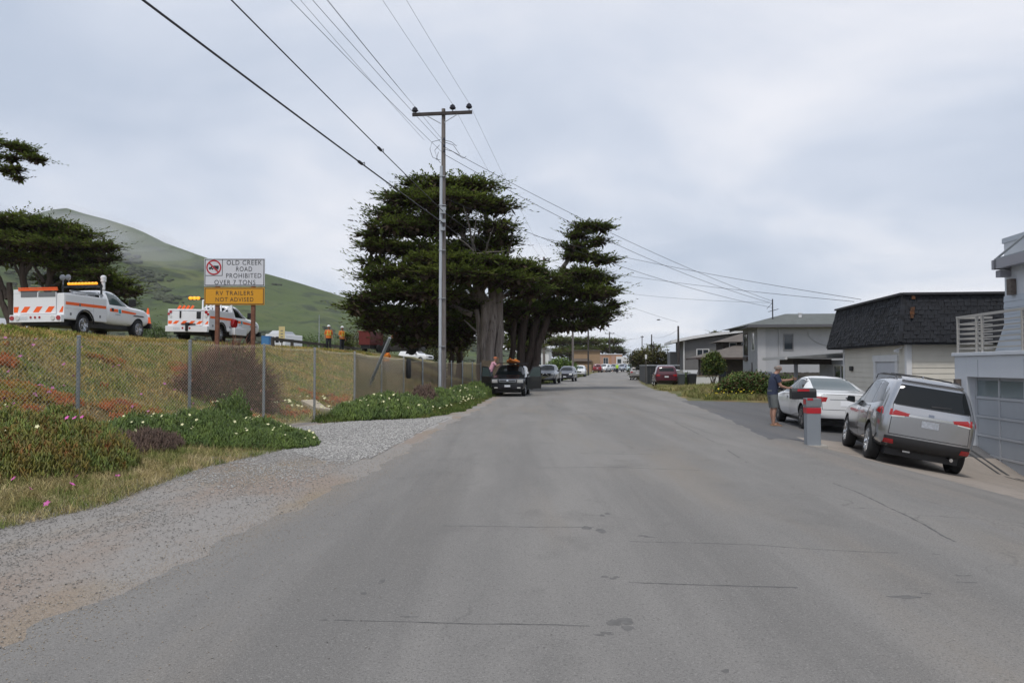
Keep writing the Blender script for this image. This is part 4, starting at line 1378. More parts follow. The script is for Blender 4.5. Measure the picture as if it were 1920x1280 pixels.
def leafy(name, label, loc, ells, n, leaf, fol, stem=True, group=None, cat='shrub', flat=0.3, mats2=None, frac2=0.0, twigs=0):
    """shrub of leaf-sized faces through the volume of several ellipsoids (local)"""
    t = thing(name, label, cat, loc, 0, group)
    vol = np.array([e[3] * e[4] * e[5] for e in ells])
    Bs = []
    for e, k in zip(ells, (n * vol / vol.sum()).astype(int) + 1):
        d = rng.normal(size=(k, 3))
        d /= np.linalg.norm(d, axis=1, keepdims=True)
        r = rng.uniform(0.35, 1.0, (k, 1)) ** 0.4 * (1 + 0.16 * np.sin(d[:, :1] * 9 + 3) * np.cos(d[:, 1:2] * 8) + 0.1 * rng.normal(size=(k, 1)))
        Bs.append(np.array(e[:3]) + d * r * np.array(e[3:6]))
    B = np.concatenate(Bs)
    N = len(B)
    D = rng.normal(size=(N, 3)) + np.array([0, 0, 0.5])
    D /= np.linalg.norm(D, axis=1, keepdims=True)
    Ll, Wl = rng.uniform(.7, 1.4, N) * leaf, rng.uniform(.25, .45, N) * leaf
    if twigs:
        k = rng.integers(0, N, twigs)
        c0 = np.array([e[:3] for e in ells]).mean(0)
        d2 = B[k] - c0 + rng.normal(0, .35, (twigs, 3)) + np.array([0, 0, .5])
        d2 /= np.linalg.norm(d2, axis=1, keepdims=True)
        B = np.concatenate([B, B[k]])
        D = np.concatenate([D, d2])
        Ll = np.concatenate([Ll, rng.uniform(.2, .5, twigs)])
        Wl = np.concatenate([Wl, rng.uniform(.006, .012, twigs)])
        N = len(B)
    V, Fq = spray_arrays(B, D, Ll, Wl, 0)
    mi = (rng.uniform(size=N) < frac2).astype(int)
    np_mesh('foliage', V, Fq, [fol, mats2 or fol], t, mi=mi)
    mb = MB()
    for k in range(6):
        e = random.choice(ells)
        limb(mb, (random.uniform(-.15, .15), random.uniform(-.15, .15), -.25), (e[0] + random.uniform(-.4, .4) * e[3], e[1] + random.uniform(-.3, .3) * e[4], e[2] + e[5] * .3), .04 * max(1, e[5]), .015, 5)
    mb.build('stem', M_bark_d, t, smooth=True)
    return t


M_hedge = mat('olive_hedge_leaves', (0.05, 0.055, 0.018), 0.8, col2=(0.10, 0.095, 0.03), scale=.6, island=.45, spec=.25)
M_leaf = mat('green_leaves', (0.05, 0.088, 0.018), 0.7, col2=(0.095, 0.145, 0.03), scale=1.0, island=.45, spec=.3)
M_lime = mat('bright_green_leaves', (0.085, 0.14, 0.025), 0.7, col2=(0.13, 0.19, 0.04), scale=.7, island=.4, spec=.3)
M_yel = mat('yellow_green_leaves', (0.15, 0.15, 0.022), 0.7, island=.4)
M_purp = mat('purple_brown_twigs', (0.135, 0.058, 0.046), 0.9, col2=(0.23, 0.12, 0.08), scale=1.2, island=.5)
M_fyel = mat('yellow_petals', (0.62, 0.50, 0.02), 0.7)
M_redleaf = mat('reddish_leaves', (0.13, 0.06, 0.03), 0.8, island=.4)
leafy('round_hedge', 'rounded olive hedge tree behind the black fence', (px(1218, 690, 97).x, 97, 0), [(0, 0, 2.6, 2.7, 2.2, 1.15), (-.9, 0, 2.4, 1.6, 1.8, 1.2), (1.2, 0, 2.3, 1.5, 1.6, 1.1), (-1.5, 0, 1.2, 1.1, 1.3, 1.2)], 9000, .22, M_hedge, cat='hedge', mats2=M_cyp_d, frac2=.15)
leafy('green_shrub', 'bright green shrub beside the telephone pole near the white cottage', (px(1052, 690, 108).x, 108, 0), [(0, 0, 1.4, 2.2, 1.6, 1.3), (-1.0, 0, 1.0, 1.4, 1.2, 1.0), (1.0, 0, 1.2, 1.2, 1.2, 1.2), (0.1, 0, 2.2, 1.0, 1.0, .7)], 6000, .22, M_lime)
leafy('small_tree', 'round green shrub tree in front of the brown house', (px(1337, 700, 63).x, 63, .5), [(0, 0, 1.5, .85, .8, .75), (-.35, 0, 1.0, .6, .7, .6), (.5, 0, 1.1, .55, .6, .6), (.1, 0, 2.0, .5, .5, .4)], 5000, .13, M_leaf, cat='tree', mats2=M_yel, frac2=.25)
leafy('hedge', 'dense green and rusty hedge between grass bank and parked sedan', (px(1404, 745, 40.5).x, 40.5, .0), [(0, 0, .6, 1.1, .9, .75), (-.7, .2, .55, .9, .8, .6), (.7, .3, .65, .9, .8, .7), (1.3, .6, .5, .7, .7, .6), (.2, .4, 1.0, .7, .6, .45), (-1.2, .2, .45, .6, .6, .5)], 13000, .10, M_leaf, cat='hedge', mats2=M_redleaf, frac2=.22)
leafy('shrub', 'yellow-green shrub at the left end of the hedge', (px(1380, 735, 43).x, 43, .1), [(0, 0, .6, .7, .6, .6), (.5, -.1, .5, .6, .6, .5), (.2, 0, .95, .35, .35, .35)], 4500, .10, M_lime, mats2=M_yel, frac2=.3)
leafy('shrub', 'dark green shrub right behind the man in the navy shirt', (px(1465, 735, 39.5).x, 39.5, -.1), [(0, 0, .6, .9, .7, .7), (.7, 0, .55, .6, .6, .6)], 5000, .10, M_leaf)
leafy('shrub', 'dark little shrub between the bins and the brown house', (px(1288, 700, 67.5).x, 67.5, -.1), [(0, 0, .6, .5, .5, .65)], 1500, .12, M_leaf)
leafy('twiggy_bush', 'purple-brown twiggy bush behind the wire fence', (px(418, 780, 24.6).x, 24.6, .45), [(0, 0, .75, 1.2, .85, .85), (-.95, -.2, .35, .75, .6, .6), (.95, 0, .55, .75, .6, .75), (.45, 0, 1.5, .5, .45, .42), (-.3, .1, 1.4, .5, .45, .36), (1.25, -.2, .05, .55, .45, .5), (-.4, -.3, 0, 1.1, .5, .5), (-1.35, -.2, .05, .4, .4, .35)], 17000, .075, M_purp, cat='bush', twigs=7000, mats2=M_leaf, frac2=.05)
# low conifers on the plateau behind the workers
pads = [pxpad(*p) for p in [(650, 648, 70, 9, 10), (648, 630, 70, 5, 8)]]
tree('conifer', 'small dark conifer behind the two standing workers', (px(650, 662, 70).x, 70, 2.6), pads, [((px(650, 668, 70).x, 70, 2.4), tuple(px(650, 630, 70)), .08, .03, 0)], dens=2.0, size=.5, bark=M_bark_d, cat='tree')
for i, (u, v, Yd, a, b, c_) in enumerate([(560, 648, 150, 6.0, 2, 1.6), (690, 640, 130, 5, 2, 2.2), (600, 640, 170, 9, 2, 1.8), (830, 655, 110, 3.5, 1.5, 1.8), (285, 625, 70, 1.3, 1, 1.1)]):
    q = px(u, v, Yd)
    leafy('roadside_bush', ['long dark bush beyond the guard rail', 'dark bush beyond the red trailer', 'far dark bush under the hill', 'shaded bush beside the cypress trunks', 'grey-green bush between the two utility trucks'][i],
          (q.x, Yd, q.z - c_ * .8), [(0, 0, c_ * .7, a, b, c_), (-a * .5, 0, c_ * .5, a * .5, b, c_ * .8), (a * .5, 0, c_ * .55, a * .5, b, c_ * .7)], 3000, .28 if Yd > 100 else .12, M_hedge if i % 2 else M_leaf, cat='bush')

# ---------------------------------------------------------------- grass, ice plants, flowers, gravel


def blades(name, P, h0, h1, w, lean, m, label, cat, two=True, kind='stuff'):
    """grass blades at points P (N,2): bent strips of 3 triangles"""
    N = len(P)
    z = H(P[:, 0], P[:, 1]) - 0.02
    b = np.stack([P[:, 0], P[:, 1], z], -1)
    az = rng.uniform(0, 2 * math.pi, N)
    ln = rng.uniform(0.1, 1.0, N) * lean
    h = rng.uniform(h0, h1, N)
    d = np.stack([np.cos(az) * ln, np.sin(az) * ln, np.ones(N)], -1)
    d /= np.linalg.norm(d, axis=1, keepdims=True)
    fa = rng.uniform(0, 2 * math.pi, N)
    s = np.stack([np.cos(fa), np.sin(fa), np.zeros(N)], -1) * (w * rng.uniform(.6, 1.3, N) / 2)[:, None]
    mid = b + d * (h * .55)[:, None]
    tip = b + d * h[:, None] + np.stack([np.cos(az), np.sin(az), -.5 * np.ones(N)], -1) * (h * ln * .5)[:, None]
    V = np.stack([b - s, b + s, mid + s * .8, mid - s * .8, tip], 1).reshape(-1, 3)
    i = np.arange(N)[:, None] * 5
    Ft = np.concatenate([i + [0, 1, 2], i + [0, 2, 3], i + [3, 2, 4]], 0)
    o = np_mesh(name, V, Ft, m)
    return tag(o, label, cat, kind=kind)


def pts_in(n, x0, x1, y0, y1, fn):
    out = []
    tot = 0
    while tot < n:
        x = rng.uniform(x0, x1, n * 2)
        y = rng.uniform(y0, y1, n * 2)
        k = fn(x, y)
        k = rng.uniform(0, 1, n * 2) < k
        out.append(np.stack([x[k], y[k]], -1))
        tot += int(k.sum())
        if len(out) > 60:
            break
    return np.concatenate(out)[:n]


def grass_mat(name, a, b, c_, sc=0.8, isl=.4):
    return ramp_mat(name, [(b, sc, .43, .57, 4, 2.0, 1.0, I1), (c_, sc * 1.3, .52, .64, 4, 8.0, .9, I1)], base=a, bump=0, rough=.9, island=isl)


M_gbank = grass_mat('bank_grass', (0.36, 0.255, 0.075), (0.15, 0.205, 0.03), (0.40, 0.26, 0.11))
M_gdry = grass_mat('dry_verge_grass', (0.34, 0.275, 0.125), (0.145, 0.18, 0.045), (0.50, 0.40, 0.23), sc=1.6)
M_ggreen = grass_mat('green_verge_grass', (0.07, 0.11, 0.024), (0.105, 0.14, 0.032), (0.17, 0.15, 0.055), sc=1.5)
M_ggold = grass_mat('golden_grass', (0.46, 0.34, 0.14), (0.28, 0.25, 0.07), (0.52, 0.38, 0.19), sc=.5)
bankd = lambda x, y: XF(y) - x
P1 = pts_in(110000, -24, 0, 9, 62, lambda x, y: (bankd(x, y) > .25) * (bankd(x, y) < 10.5) * np.clip(30 / np.hypot(x, y), .3, 1) * (np.hypot(x, y) < 62))
blades('bank_grass', P1, .07, .22, .026, .9, M_gbank, 'tufted green and straw grass over the bank behind the fence', 'grass')
P2 = pts_in(60000, -26, -4, 10, 60, lambda x, y: (bankd(x, y) > 3.9) * (bankd(x, y) < 13) * np.clip(30 / np.hypot(x, y), .3, 1))
blades('golden_grass', P2, .06, .19, .02, .8, M_ggold, 'golden dry grass along the top of the bank', 'grass')
P3 = pts_in(42000, -9.5, -3.5, 3, 18, lambda x, y: ((GE(y) - x) > -0.12) * ((GE(y) - x) < 2.2) * np.exp(-np.maximum(0, (GE(y) - x) - .9) * 1.2) * np.clip((17.6 - y) / 4, .1, 1))
blades('verge_grass', P3, .06, .24, .0075, 1.3, M_gdry, 'dry straw and green grass along the edge of the shoulder', 'grass')
P4 = pts_in(60000, -6, 3, 23.6, 70, lambda x, y: ((GE(y) - x) > -0.15 - .1 * np.sin(y * 3)) * (x > XF(y) - .2) * np.clip(34 / y, .25, 1))
blades('verge_grass', P4, .07, .24, .022, .9, M_ggreen, 'green grass in front of the screened fence under the utility pole', 'grass')
P5 = pts_in(52000, 7.5, 17, 38, 62, lambda x, y: ((x - RR(y)) > .5 + .3 * np.sin(y)) * np.where(y < 39.4, (x > np.interp(y, [38, 39.4], [12, 8])), 1) * np.clip(40 / y, .4, 1))
blades('bank_grass', P5, .10, .42, .028, .8, grass_mat('right_bank_grass', (0.27, 0.245, 0.10), (0.15, 0.17, 0.05), (0.34, 0.27, 0.14), sc=.7), 'tall green and straw grass on the bank beside the hedge', 'grass')
P6 = pts_in(5000, 0, 14, 75, 135, lambda x, y: (GE(y) + .8 - x > 0) * (x > XF(y) - .5))
blades('roadside_grass', P6, .1, .3, .05, .8, M_ggreen, 'strip of green grass beside the far parked cars', 'grass')


def iceplant(name, P, hs, m, label, hscale=1.0, w=0.013):
    """succulent fingers: three-sided tapering spikes curving up"""
    N = len(P)
    lift = hs(P[:, 0], P[:, 1])
    z = H(P[:, 0], P[:, 1]) + lift * rng.uniform(.35, 1.0, N)
    b = np.stack([P[:, 0], P[:, 1], z], -1)
    d = np.stack([rng.normal(0, .45, N), rng.normal(0, .45, N), np.ones(N)], -1)
    d /= np.linalg.norm(d, axis=1, keepdims=True)
    L = rng.uniform(.05, .105, N) * hscale
    a = rng.uniform(0, 6.28, N)
    V = []
    for k in range(3):
        q = np.stack([np.cos(a + k * 2.094), np.sin(a + k * 2.094), np.zeros(N)], -1) * (w * hscale)
        V.append(b + q)
        V.append(b + d * (L * .6)[:, None] + q * .9)
    V.append(b + d * L[:, None] + np.stack([d[:, 0], d[:, 1], np.zeros(N)], -1) * -.01)
    V = np.stack(V, 1).reshape(-1, 3)
    i = np.arange(N)[:, None] * 7
    T_ = []
    for k in range(3):
        k2 = (k + 1) % 3
        T_ += [i + [2 * k, 2 * k2, 2 * k2 + 1], i + [2 * k, 2 * k2 + 1, 2 * k + 1], i + [2 * k + 1, 2 * k2 + 1, 6]]
    return tag(np_mesh(name, V, np.concatenate(T_, 0), m), label, 'plants', kind='stuff')


def mound(*bl):
    def f(x, y):
        o = 0 * x
        for (cx, cy, rx, ry, h) in bl:
            o = np.maximum(o, h * np.sqrt(np.clip(1 - ((x - cx) / rx) ** 2 - ((y - cy) / ry) ** 2, 0, 1)))
        return o * (1 + .28 * lump(x, y, 3.0, 5) + .15 * lump(x, y, 8.0, 2))
    return f


M_ice_r = ramp_mat('ice_plant_red_green', [((0.15, 0.10, 0.018), 2.2, .42, .6, 4, 2.0, .9, I1), ((0.22, 0.07, 0.02), 3.5, .56, .68, 4, 8.0, .9, I1)], base=(0.11, 0.145, 0.024), bump=0, rough=.55, spec=.4, island=.4)
M_ice_g = ramp_mat('ice_plant_green', [((0.11, 0.16, 0.03), 2.2, .42, .6, 4, 2.0, .9, I1), ((0.10, 0.075, 0.025), 2.5, .62, .72, 4, 8.0, .7, I1)], base=(0.06, 0.10, 0.02), bump=0, rough=.55, spec=.4, island=.4)
m1 = mound((-8.3, 12.8, 2.0, 2.3, .85), (-7.2, 12.3, 1.3, 1.6, .62), (-9.2, 11.6, 1.6, 2.2, .7))
Pa = pts_in(26000, -11, -5.8, 8.8, 15.5, lambda x, y: (m1(x, y) > .02) * 1.0)
iceplant('ice_plant', Pa, m1, M_ice_r, 'red-tipped ice plant mound at the left edge before the fence', 1.15)
m2 = mound((-6.7, 17.6, 1.9, 2.2, .55), (-5.7, 17.2, 1.5, 1.5, .38), (-7.6, 16.2, 1.4, 1.6, .5), (-6.9, 19.6, .5, .9, 1.0), (-5.1, 16.9, 1.0, .9, .25))
Pb = pts_in(30000, -9.5, -4, 14, 21, lambda x, y: (m2(x, y) > .02) * 1.0)
iceplant('ice_plant', Pb, m2, M_ice_g, 'dark green ice plant with cream flowers before the second fence post', 1.1)
m3 = mound((-7.6, 14.6, 1.1, 1.0, .42), (-6.9, 15.0, .7, .7, .35))
Pc = pts_in(9000, -9, -5.6, 13, 16.2, lambda x, y: (m3(x, y) > .02) * 1.0)
iceplant('withered_plant', Pc, m3, mat('withered_stalks', (0.085, 0.055, 0.045), .9, col2=(.15, .10, .075), scale=3, island=.5), 'withered purple-brown stalks between the two ice plant mounds', 1.3, .006)
m4 = mound((-4.2, 27.5, 1.4, 2.6, .55), (-3.6, 31, 1.1, 2.2, .5), (-3.3, 34.8, 1.1, 2, .55), (-2.4, 41.5, 1.0, 3, .5), (-1.9, 46, .9, 2.5, .6), (-4.9, 25.6, .9, 1.2, .35), (-1.4, 49.0, .8, 1.5, .8))
Pd = pts_in(30000, -6.5, -.5, 24, 51, lambda x, y: (m4(x, y) > .02) * 1.0)
iceplant('ice_plant', Pd, m4, M_ice_g, 'green ice plant clumps along the foot of the screened fence', 2.0)
m5 = mound((-3.4, 30.5, .6, 1.0, .75), (-4.3, 28.6, .5, .8, .6))
Pe = pts_in(5000, -5.5, -2.5, 27, 32, lambda x, y: (m5(x, y) > .02) * 1.0)
iceplant('withered_plant', Pe, m5, MATS['withered_stalks'], 'withered brown stalks among the green clumps by the screened fence', 2.2, .006)
Pf = pts_in(24000, -16, -6.4, 11, 34, lambda x, y: (bankd(x, y) > .5) * (bankd(x, y) < 6) * (lump(x, y, .8, 3.3) + .5 * lump(x, y, 2.1, 1.3) > .30 + rng.uniform(0, .4, len(x))))
iceplant('ice_plant', Pf, lambda x, y: .10 + 0 * x, ramp_mat('ice_plant_rust', [((0.13, 0.17, 0.02), 1.5, .45, .6, 4, 2.0, .8, I1), ((0.12, 0.06, 0.06), 2.0, .6, .7, 4, 6.0, .8, I1)], base=(0.30, 0.085, 0.022), bump=0, rough=.6, island=.4), 'rusty red patches of ice plant on the bank', 1.5)


def flowers(name, P, lift, r0, r1, m, label, cat='flowers'):
    N = len(P)
    z = H(P[:, 0], P[:, 1]) + lift(P[:, 0], P[:, 1]) + rng.uniform(.03, .09, N)
    c = np.stack([P[:, 0], P[:, 1], z], -1)
    nrm = np.stack([rng.normal(0, .5, N), rng.normal(-.5, .5, N), np.ones(N)], -1)
    nrm /= np.linalg.norm(nrm, axis=1, keepdims=True)
    t1 = np.cross(nrm, [0.3, 1, .2])
    t1 /= np.linalg.norm(t1, axis=1, keepdims=True)
    t2 = np.cross(nrm, t1)
    r = rng.uniform(r0, r1, N)
    V = [c - nrm * (r * .35)[:, None]]
    K = 10
    for k in range(K):
        a = 2 * math.pi * k / K
        rr = r * (1.0 if k % 2 == 0 else .62)
        V.append(c + (t1 * math.cos(a) + t2 * math.sin(a)) * rr[:, None] + nrm * (r * .15)[:, None])
    V = np.stack(V, 1).reshape(-1, 3)
    i = np.arange(N)[:, None] * (K + 1)
    Ft = np.concatenate([i + [0, 1 + k, 1 + (k + 1) % K] for k in range(K)], 0)
    return tag(np_mesh(name, V, Ft, m), label, cat, kind='stuff')


M_pink = mat('pink_petals', (0.62, 0.13, 0.42), .6, island=.15)
M_cream = mat('cream_petals', (0.72, 0.70, 0.42), .6, island=.12)
fl = np.array([GP(*p) for p in []]).reshape(-1, 2)
spots = []
for (u, v, zz) in [(68, 788, .6), (88, 775, .6), (15, 818, .6), (128, 824, .55), (148, 865, .35), (139, 886, .3), (62, 902, .25), (93, 952, .05), (224, 884, .15), (30, 855, .5), (156, 850, .35), (142, 846, .4)]:
    Yd = (CAM_Z - zz) * F / (v - 686)
    spots.append(((u - 960) / F * Yd, Yd))
flowers('pink_flower', np.array(spots), lambda x, y: np.maximum(m1(x, y), 0) + .03, .03, .05, M_pink, 'pink blossoms on the ice plant at the left edge')
flowers('pink_flower', pts_in(90, -15, -7.5, 11, 24, lambda x, y: (bankd(x, y) > .5) * (bankd(x, y) < 6.5)), lambda x, y: .14 + 0 * x, .03, .06, mat('purple_petals', (.42, .13, .30), .7, island=.3), 'pink and purple blossoms on the bank behind the fence')
flowers('cream_flower', pts_in(75, -9, -4.2, 14, 20, lambda x, y: (m2(x, y) > .1) * 1.0), m2, .022, .04, M_cream, 'cream blossoms on the dark green ice plant')
flowers('cream_flower', pts_in(18, -10, -6.5, 10.5, 16, lambda x, y: (m1(x, y) > .1) * 1.0), m1, .022, .04, M_cream, 'few cream blossoms on the red-tipped ice plant')
flowers('cream_flower', pts_in(170, -5, -.8, 25, 44, lambda x, y: ((GE(y) - x) > .2) * (x > XF(y))), lambda x, y: np.maximum(m4(x, y), .12), .035, .065, M_cream, 'cream blossoms in the green verge by the utility pole')
flowers('cream_flower', pts_in(45, -8, -4.6, 25, 31, lambda x, y: (bankd(x, y) > .3) * (bankd(x, y) < 2.6)), lambda x, y: .15 + 0 * x, .04, .075, M_cream, 'cream blossoms behind the fence near the sand path')
flowers('yellow_flower', pts_in(46, 9.6, 12.3, 38.9, 40.2, lambda x, y: .3 + .7 * (lump(x, y, 2.0, 1) > 0)), lambda x, y: rng.uniform(.02, .4, len(x)), .03, .055, M_fyel, 'yellow blossoms at the foot of the hedge')


def stones(name, P, s0, s1, m, label, dz=0.012):
    N = len(P)
    s = rng.uniform(s0, s1, N)
    c = np.stack([P[:, 0], P[:, 1], H(P[:, 0], P[:, 1]) + dz + s * .15], -1)
    o8 = np.array([(1, 0, 0), (0, 1, 0), (-1, 0, 0), (0, -1, 0), (0, 0, .8), (0, 0, -.6)], float)
    a = rng.uniform(0, 6.28, N)
    ca, sa = np.cos(a), np.sin(a)
    V = o8[None] * rng.uniform(.6, 1.3, (N, 6, 1)) * s[:, None, None] * np.array([1, 1, .75])
    V = np.stack([V[..., 0] * ca[:, None] - V[..., 1] * sa[:, None], V[..., 0] * sa[:, None] + V[..., 1] * ca[:, None], V[..., 2]], -1) + c[:, None]
    t8 = np.array([(0, 1, 4), (1, 2, 4), (2, 3, 4), (3, 0, 4), (1, 0, 5), (2, 1, 5), (3, 2, 5), (0, 3, 5)])
    Ft = (np.arange(N)[:, None, None] * 6 + t8[None]).reshape(-1, 3)
    return tag(np_mesh(name, V.reshape(-1, 3), Ft, m), label, 'gravel', kind='stuff')


M_stone = mat('grey_stone', (0.26, 0.245, 0.225), .85, island=.45)
M_stone_l = mat('pale_stone', (0.36, 0.35, 0.335), .85, island=.35)
Pg = pts_in(15000, -8, -2, 3.5, 16, lambda x, y: (x < RL(y) + .02 * y) * (x > GE(y) - .2) * np.clip((RL(y) + .3 - x) / 1.6, .05, 1) * np.clip(9 / y, .2, 1) * (.4 + .6 * (lump(x, y, 1.3, 2) > 0)))
stones('gravel', Pg, .003, .012, M_stone, 'loose grey gravel on the dirt shoulder')
Pg = pts_in(16000, -6, -2, 14.5, 26, lambda x, y: (x > np.interp(y, [14.2, 15.5, 17.5, 19.5, 22, 23.8, 24.6, 25.8, 27], [-3.3, -4.2, -5.0, -5.9, -5.9, -5.35, -4.6, -3.0, -2.1])) * (x < RL(y) - .35))
stones('gravel', Pg, .012, .03, M_stone_l, 'pale crushed stone heaped on the gravel patch', .016)
Pg = pts_in(9000, -6.5, -2, 8, 17, lambda x, y: (x > GE(y) + .1) * (x < RL(y) - .5) * np.clip((y - 7.5) / 9, 0, 1) ** 2 * (.35 + .65 * (lump(x, y, 1.7, 5) > .1)))
stones('gravel', Pg, .006, .018, M_stone_l, 'pale crushed stone scattered over the dirt shoulder', .014)
Pg = pts_in(9000, -5.5, 3, 3.2, 26, lambda x, y: np.exp(-np.abs(x - RL(y)) * 3.2) * np.clip(9 / y, .25, 1) * (x > RL(y) - .5))
stones('grit', Pg, .0025, .007, mat('sandy_grit', (0.33, 0.27, 0.20), .9, island=.4), 'sandy grit strewn along the ragged asphalt edge', .014)
Pg = pts_in(900, -5, 7, 3.5, 14, lambda x, y: (x > RL(y)) * np.exp(-np.maximum(0, x - RL(y)) * .8) + .04 * (x > RL(y)))
stones('grit', Pg, .003, .008, M_stone, 'grit scattered on the asphalt', .015)

# ---------------------------------------------------------------- chain-link fence
M_link = mat('chain_link_wire', (0.5, 0.46, 0.36), 0.5, metal=0.35)
M_post = mat('grey_fence_post', (0.235, 0.255, 0.275), 0.5, metal=0.4, var=0.18, scale=6)
ms = bpy.data.materials.new('privacy_screen')
ms.use_nodes = True
nt = ms.node_tree
pb = nt.nodes['Principled BSDF']
pb.inputs['Base Color'].default_value = (0.205, 0.15, 0.105, 1)
pb.inputs['Roughness'].default_value = 0.9
pb.inputs['Alpha'].default_value = 0.70
M_screen = ms
fpost = [(-11.2, 10.8), (-9.9, 13.3), (-8.6, 15.8), (-7.4, 18.3), (-6.6, 21.2), (-5.97, 24.1), (-5.35, 27.1), (-4.93, 30.1), (-4.5, 33.1), (-4.05, 36.1), (-3.6, 39.1), (-3.2, 42.1), (-2.8, 45.1), (-2.4, 48.1), (-2.0, 51.0)]
ftop = [2.28, 2.26, 2.25, 2.24, 2.24, 2.20, 2.14, 2.06, 2.02, 1.97, 1.95, 1.93, 1.92, 1.9, 1.88]
FO = (-6.6, 21.2)
fn = thing('chain_link_fence', 'galvanised chain-link fence along the verge with a tan screen on its far bays', 'fence', (FO[0], FO[1], 0))
for i, ((x, y), zt) in enumerate(zip(fpost, ftop)):
    zb = Hs(x, y) - 0.25
    X0, Y0 = x - FO[0], y - FO[1]
    r = .038 if i < 6 else .034
    m = MB().lathe([(r, zb), (r, zt + .02), (r * 1.15, zt + .022), (r * 1.15, zt + .045), (r * .6, zt + .06)], 10, c=(X0, Y0, 0))
    m.build('post', M_post, fn, smooth=True)
for i in range(len(fpost) - 1):
    (xa, ya), (xb, yb) = fpost[i], fpost[i + 1]
    A = Vector((xa - FO[0], ya - FO[1], 0))
    B = Vector((xb - FO[0], yb - FO[1], 0))
    L = (B - A).length
    D = (B - A) / L
    nr = Vector((D.y, -D.x, 0))          # towards the street
    za, zb_ = ftop[i] - .03, ftop[i + 1] - .03
    ga, gb = Hs(xa, ya) - .02, Hs(xb, yb) - .02
    top = lambda s: za + (zb_ - za) * s / L - .05 * math.sin(math.pi * s / L)
    bot = lambda s: ga + (gb - ga) * s / L
    dp = 0.082
    V, Fc = [], []
    wr = 0.0025

    def wire_seg(s0, z0, s1, z1, off):
        p, q = A + D * s0 + nr * off, A + D * s1 + nr * off
        p.z, q.z = z0, z1
        d = (q - p).normalized()
        e1 = d.cross(nr).normalized() * wr
        e2 = nr * wr
        o = len(V)
        for c in (p, q):
            V.extend([c + e1, c - e1 * .5 + e2 * .87, c - e1 * .5 - e2 * .87])
        Fc.extend([(o, o + 1, o + 4, o + 3), (o + 1, o + 2, o + 5, o + 4), (o + 2, o, o + 3, o + 5)])
    if i < 8:
        hgt = max(za, zb_) - min(ga, gb)
        k0 = -int(hgt / dp) - 1
        for sgn in (1, -1):
            k = k0
            while k * dp < L + hgt:
                s_b = k * dp
                # line: s = s_b + sgn*(z - zbase)
                zb0 = bot(min(max(s_b, 0), L))
                s_start, z_start = s_b, zb0
                s_end = s_b + sgn * (hgt)
                z_end = zb0 + hgt
                # clip to bay and top
                pts = []
                for (s_, z_) in ((s_start, z_start), (s_end, z_end)):
                    pts.append([s_, z_])
                (s0, z0), (s1, z1) = pts
                ds, dz = s1 - s0, z1 - z0
                t0, t1 = 0.0, 1.0
                if ds > 0:
                    t0, t1 = max(t0, (0 - s0) / ds), min(t1, (L - s0) / ds)
                else:
                    t0, t1 = max(t0, (L - s0) / ds), min(t1, (0 - s0) / ds)
                if t1 > t0:
                    tm = (top(min(max(s0 + ds * t1, 0), L)) - z0) / dz
                    t1 = min(t1, tm + .03)
                if t1 > t0 + .01:
                    wire_seg(s0 + ds * t0, z0 + dz * t0, s0 + ds * t1, z0 + dz * t1, .042 + sgn * .003)
                k += 1
    # knuckled barbs and the tension wire along the top
    n = int(L / dp)
    for k in range(n):
        s = (k + .5) * L / n
        if i < 8:
            wire_seg(s - .012, top(s) - .01, s + .03, top(s) + .05, .042)
        if k:
            wire_seg((k - .5) * L / n, top((k - .5) * L / n), s, top(s), .044)
    if V:
        me = bpy.data.meshes.new('chain_link_mesh')
        me.from_pydata([tuple(v) for v in V], [], Fc)
        o = link_mesh('chain_link_mesh', me, M_link, fn)
        o['kind'] = 'stuff'
    if i >= 6:
        q = MB()
        nseg = 10
        pp = []
        for k in range(nseg + 1):
            s = L * k / nseg
            b = A + D * s - nr * (.05 + .008 * math.sin(k * 2.1 + i))
            pp.append(((b.x, b.y, bot(s) + .02), (b.x, b.y, top(s) - .05)))
        for k in range(nseg):
            q.add([pp[k][0], pp[k + 1][0], pp[k + 1][1], pp[k][1]], [(0, 1, 2, 3)])
        q.build('screen', M_screen, fn, fix=False)
        tr_ = MB().tube([A - nr * .05 + Vector((0, 0, top(0) - .03)), A + D * L / 2 - nr * .05 + Vector((0, 0, top(L / 2) - .03)), B - nr * .05 + Vector((0, 0, top(L) - .03))], .018, 6)
        tr_.build('top_hem', mat('tan_hem', (.28, .24, .18), .8), fn)
# end panel of boards beside the cypress
eb = thing('board_fence', 'short weathered tan board fence end beside the black SUV', 'fence', (-2.0, 51.0, 0))
for k in range(7):
    MB().box(.05 + k * .15, -.02, -.2, .19 + k * .15, .01, 2.05 + random.uniform(-.03, .03)).build('plank', mat('tan_plank', (.17, .13, .085), .9, var=.2, island=.25), eb)
MB().box(1.05, -.08, -.2, 1.17, .05, 2.25).build('end_post', MATS['tan_plank'], eb)

# leaning pipe and the dark sleeve hung on the fence
lp = MB().tube([px(693, 722, 29.0), px(731, 633, 28.2)], .055, 10)
tag(lp.build('leaning_pipe', M_galv, smooth=True), 'grey pipe leaning diagonally against the screened fence', 'pipe')
sl = px(766, 691, 33.0)
sb = MB().lathe([(.02, .42), (.09, .40), (.11, .2), (.11, -.3), (.08, -.38)], 10)
o = sb.build('hanging_bag', M_black, smooth=True)
o.location = (sl.x + .02, sl.y - .12, sl.z - .02)
tag(o, 'dark bag hung on a post of the screened fence', 'bag')

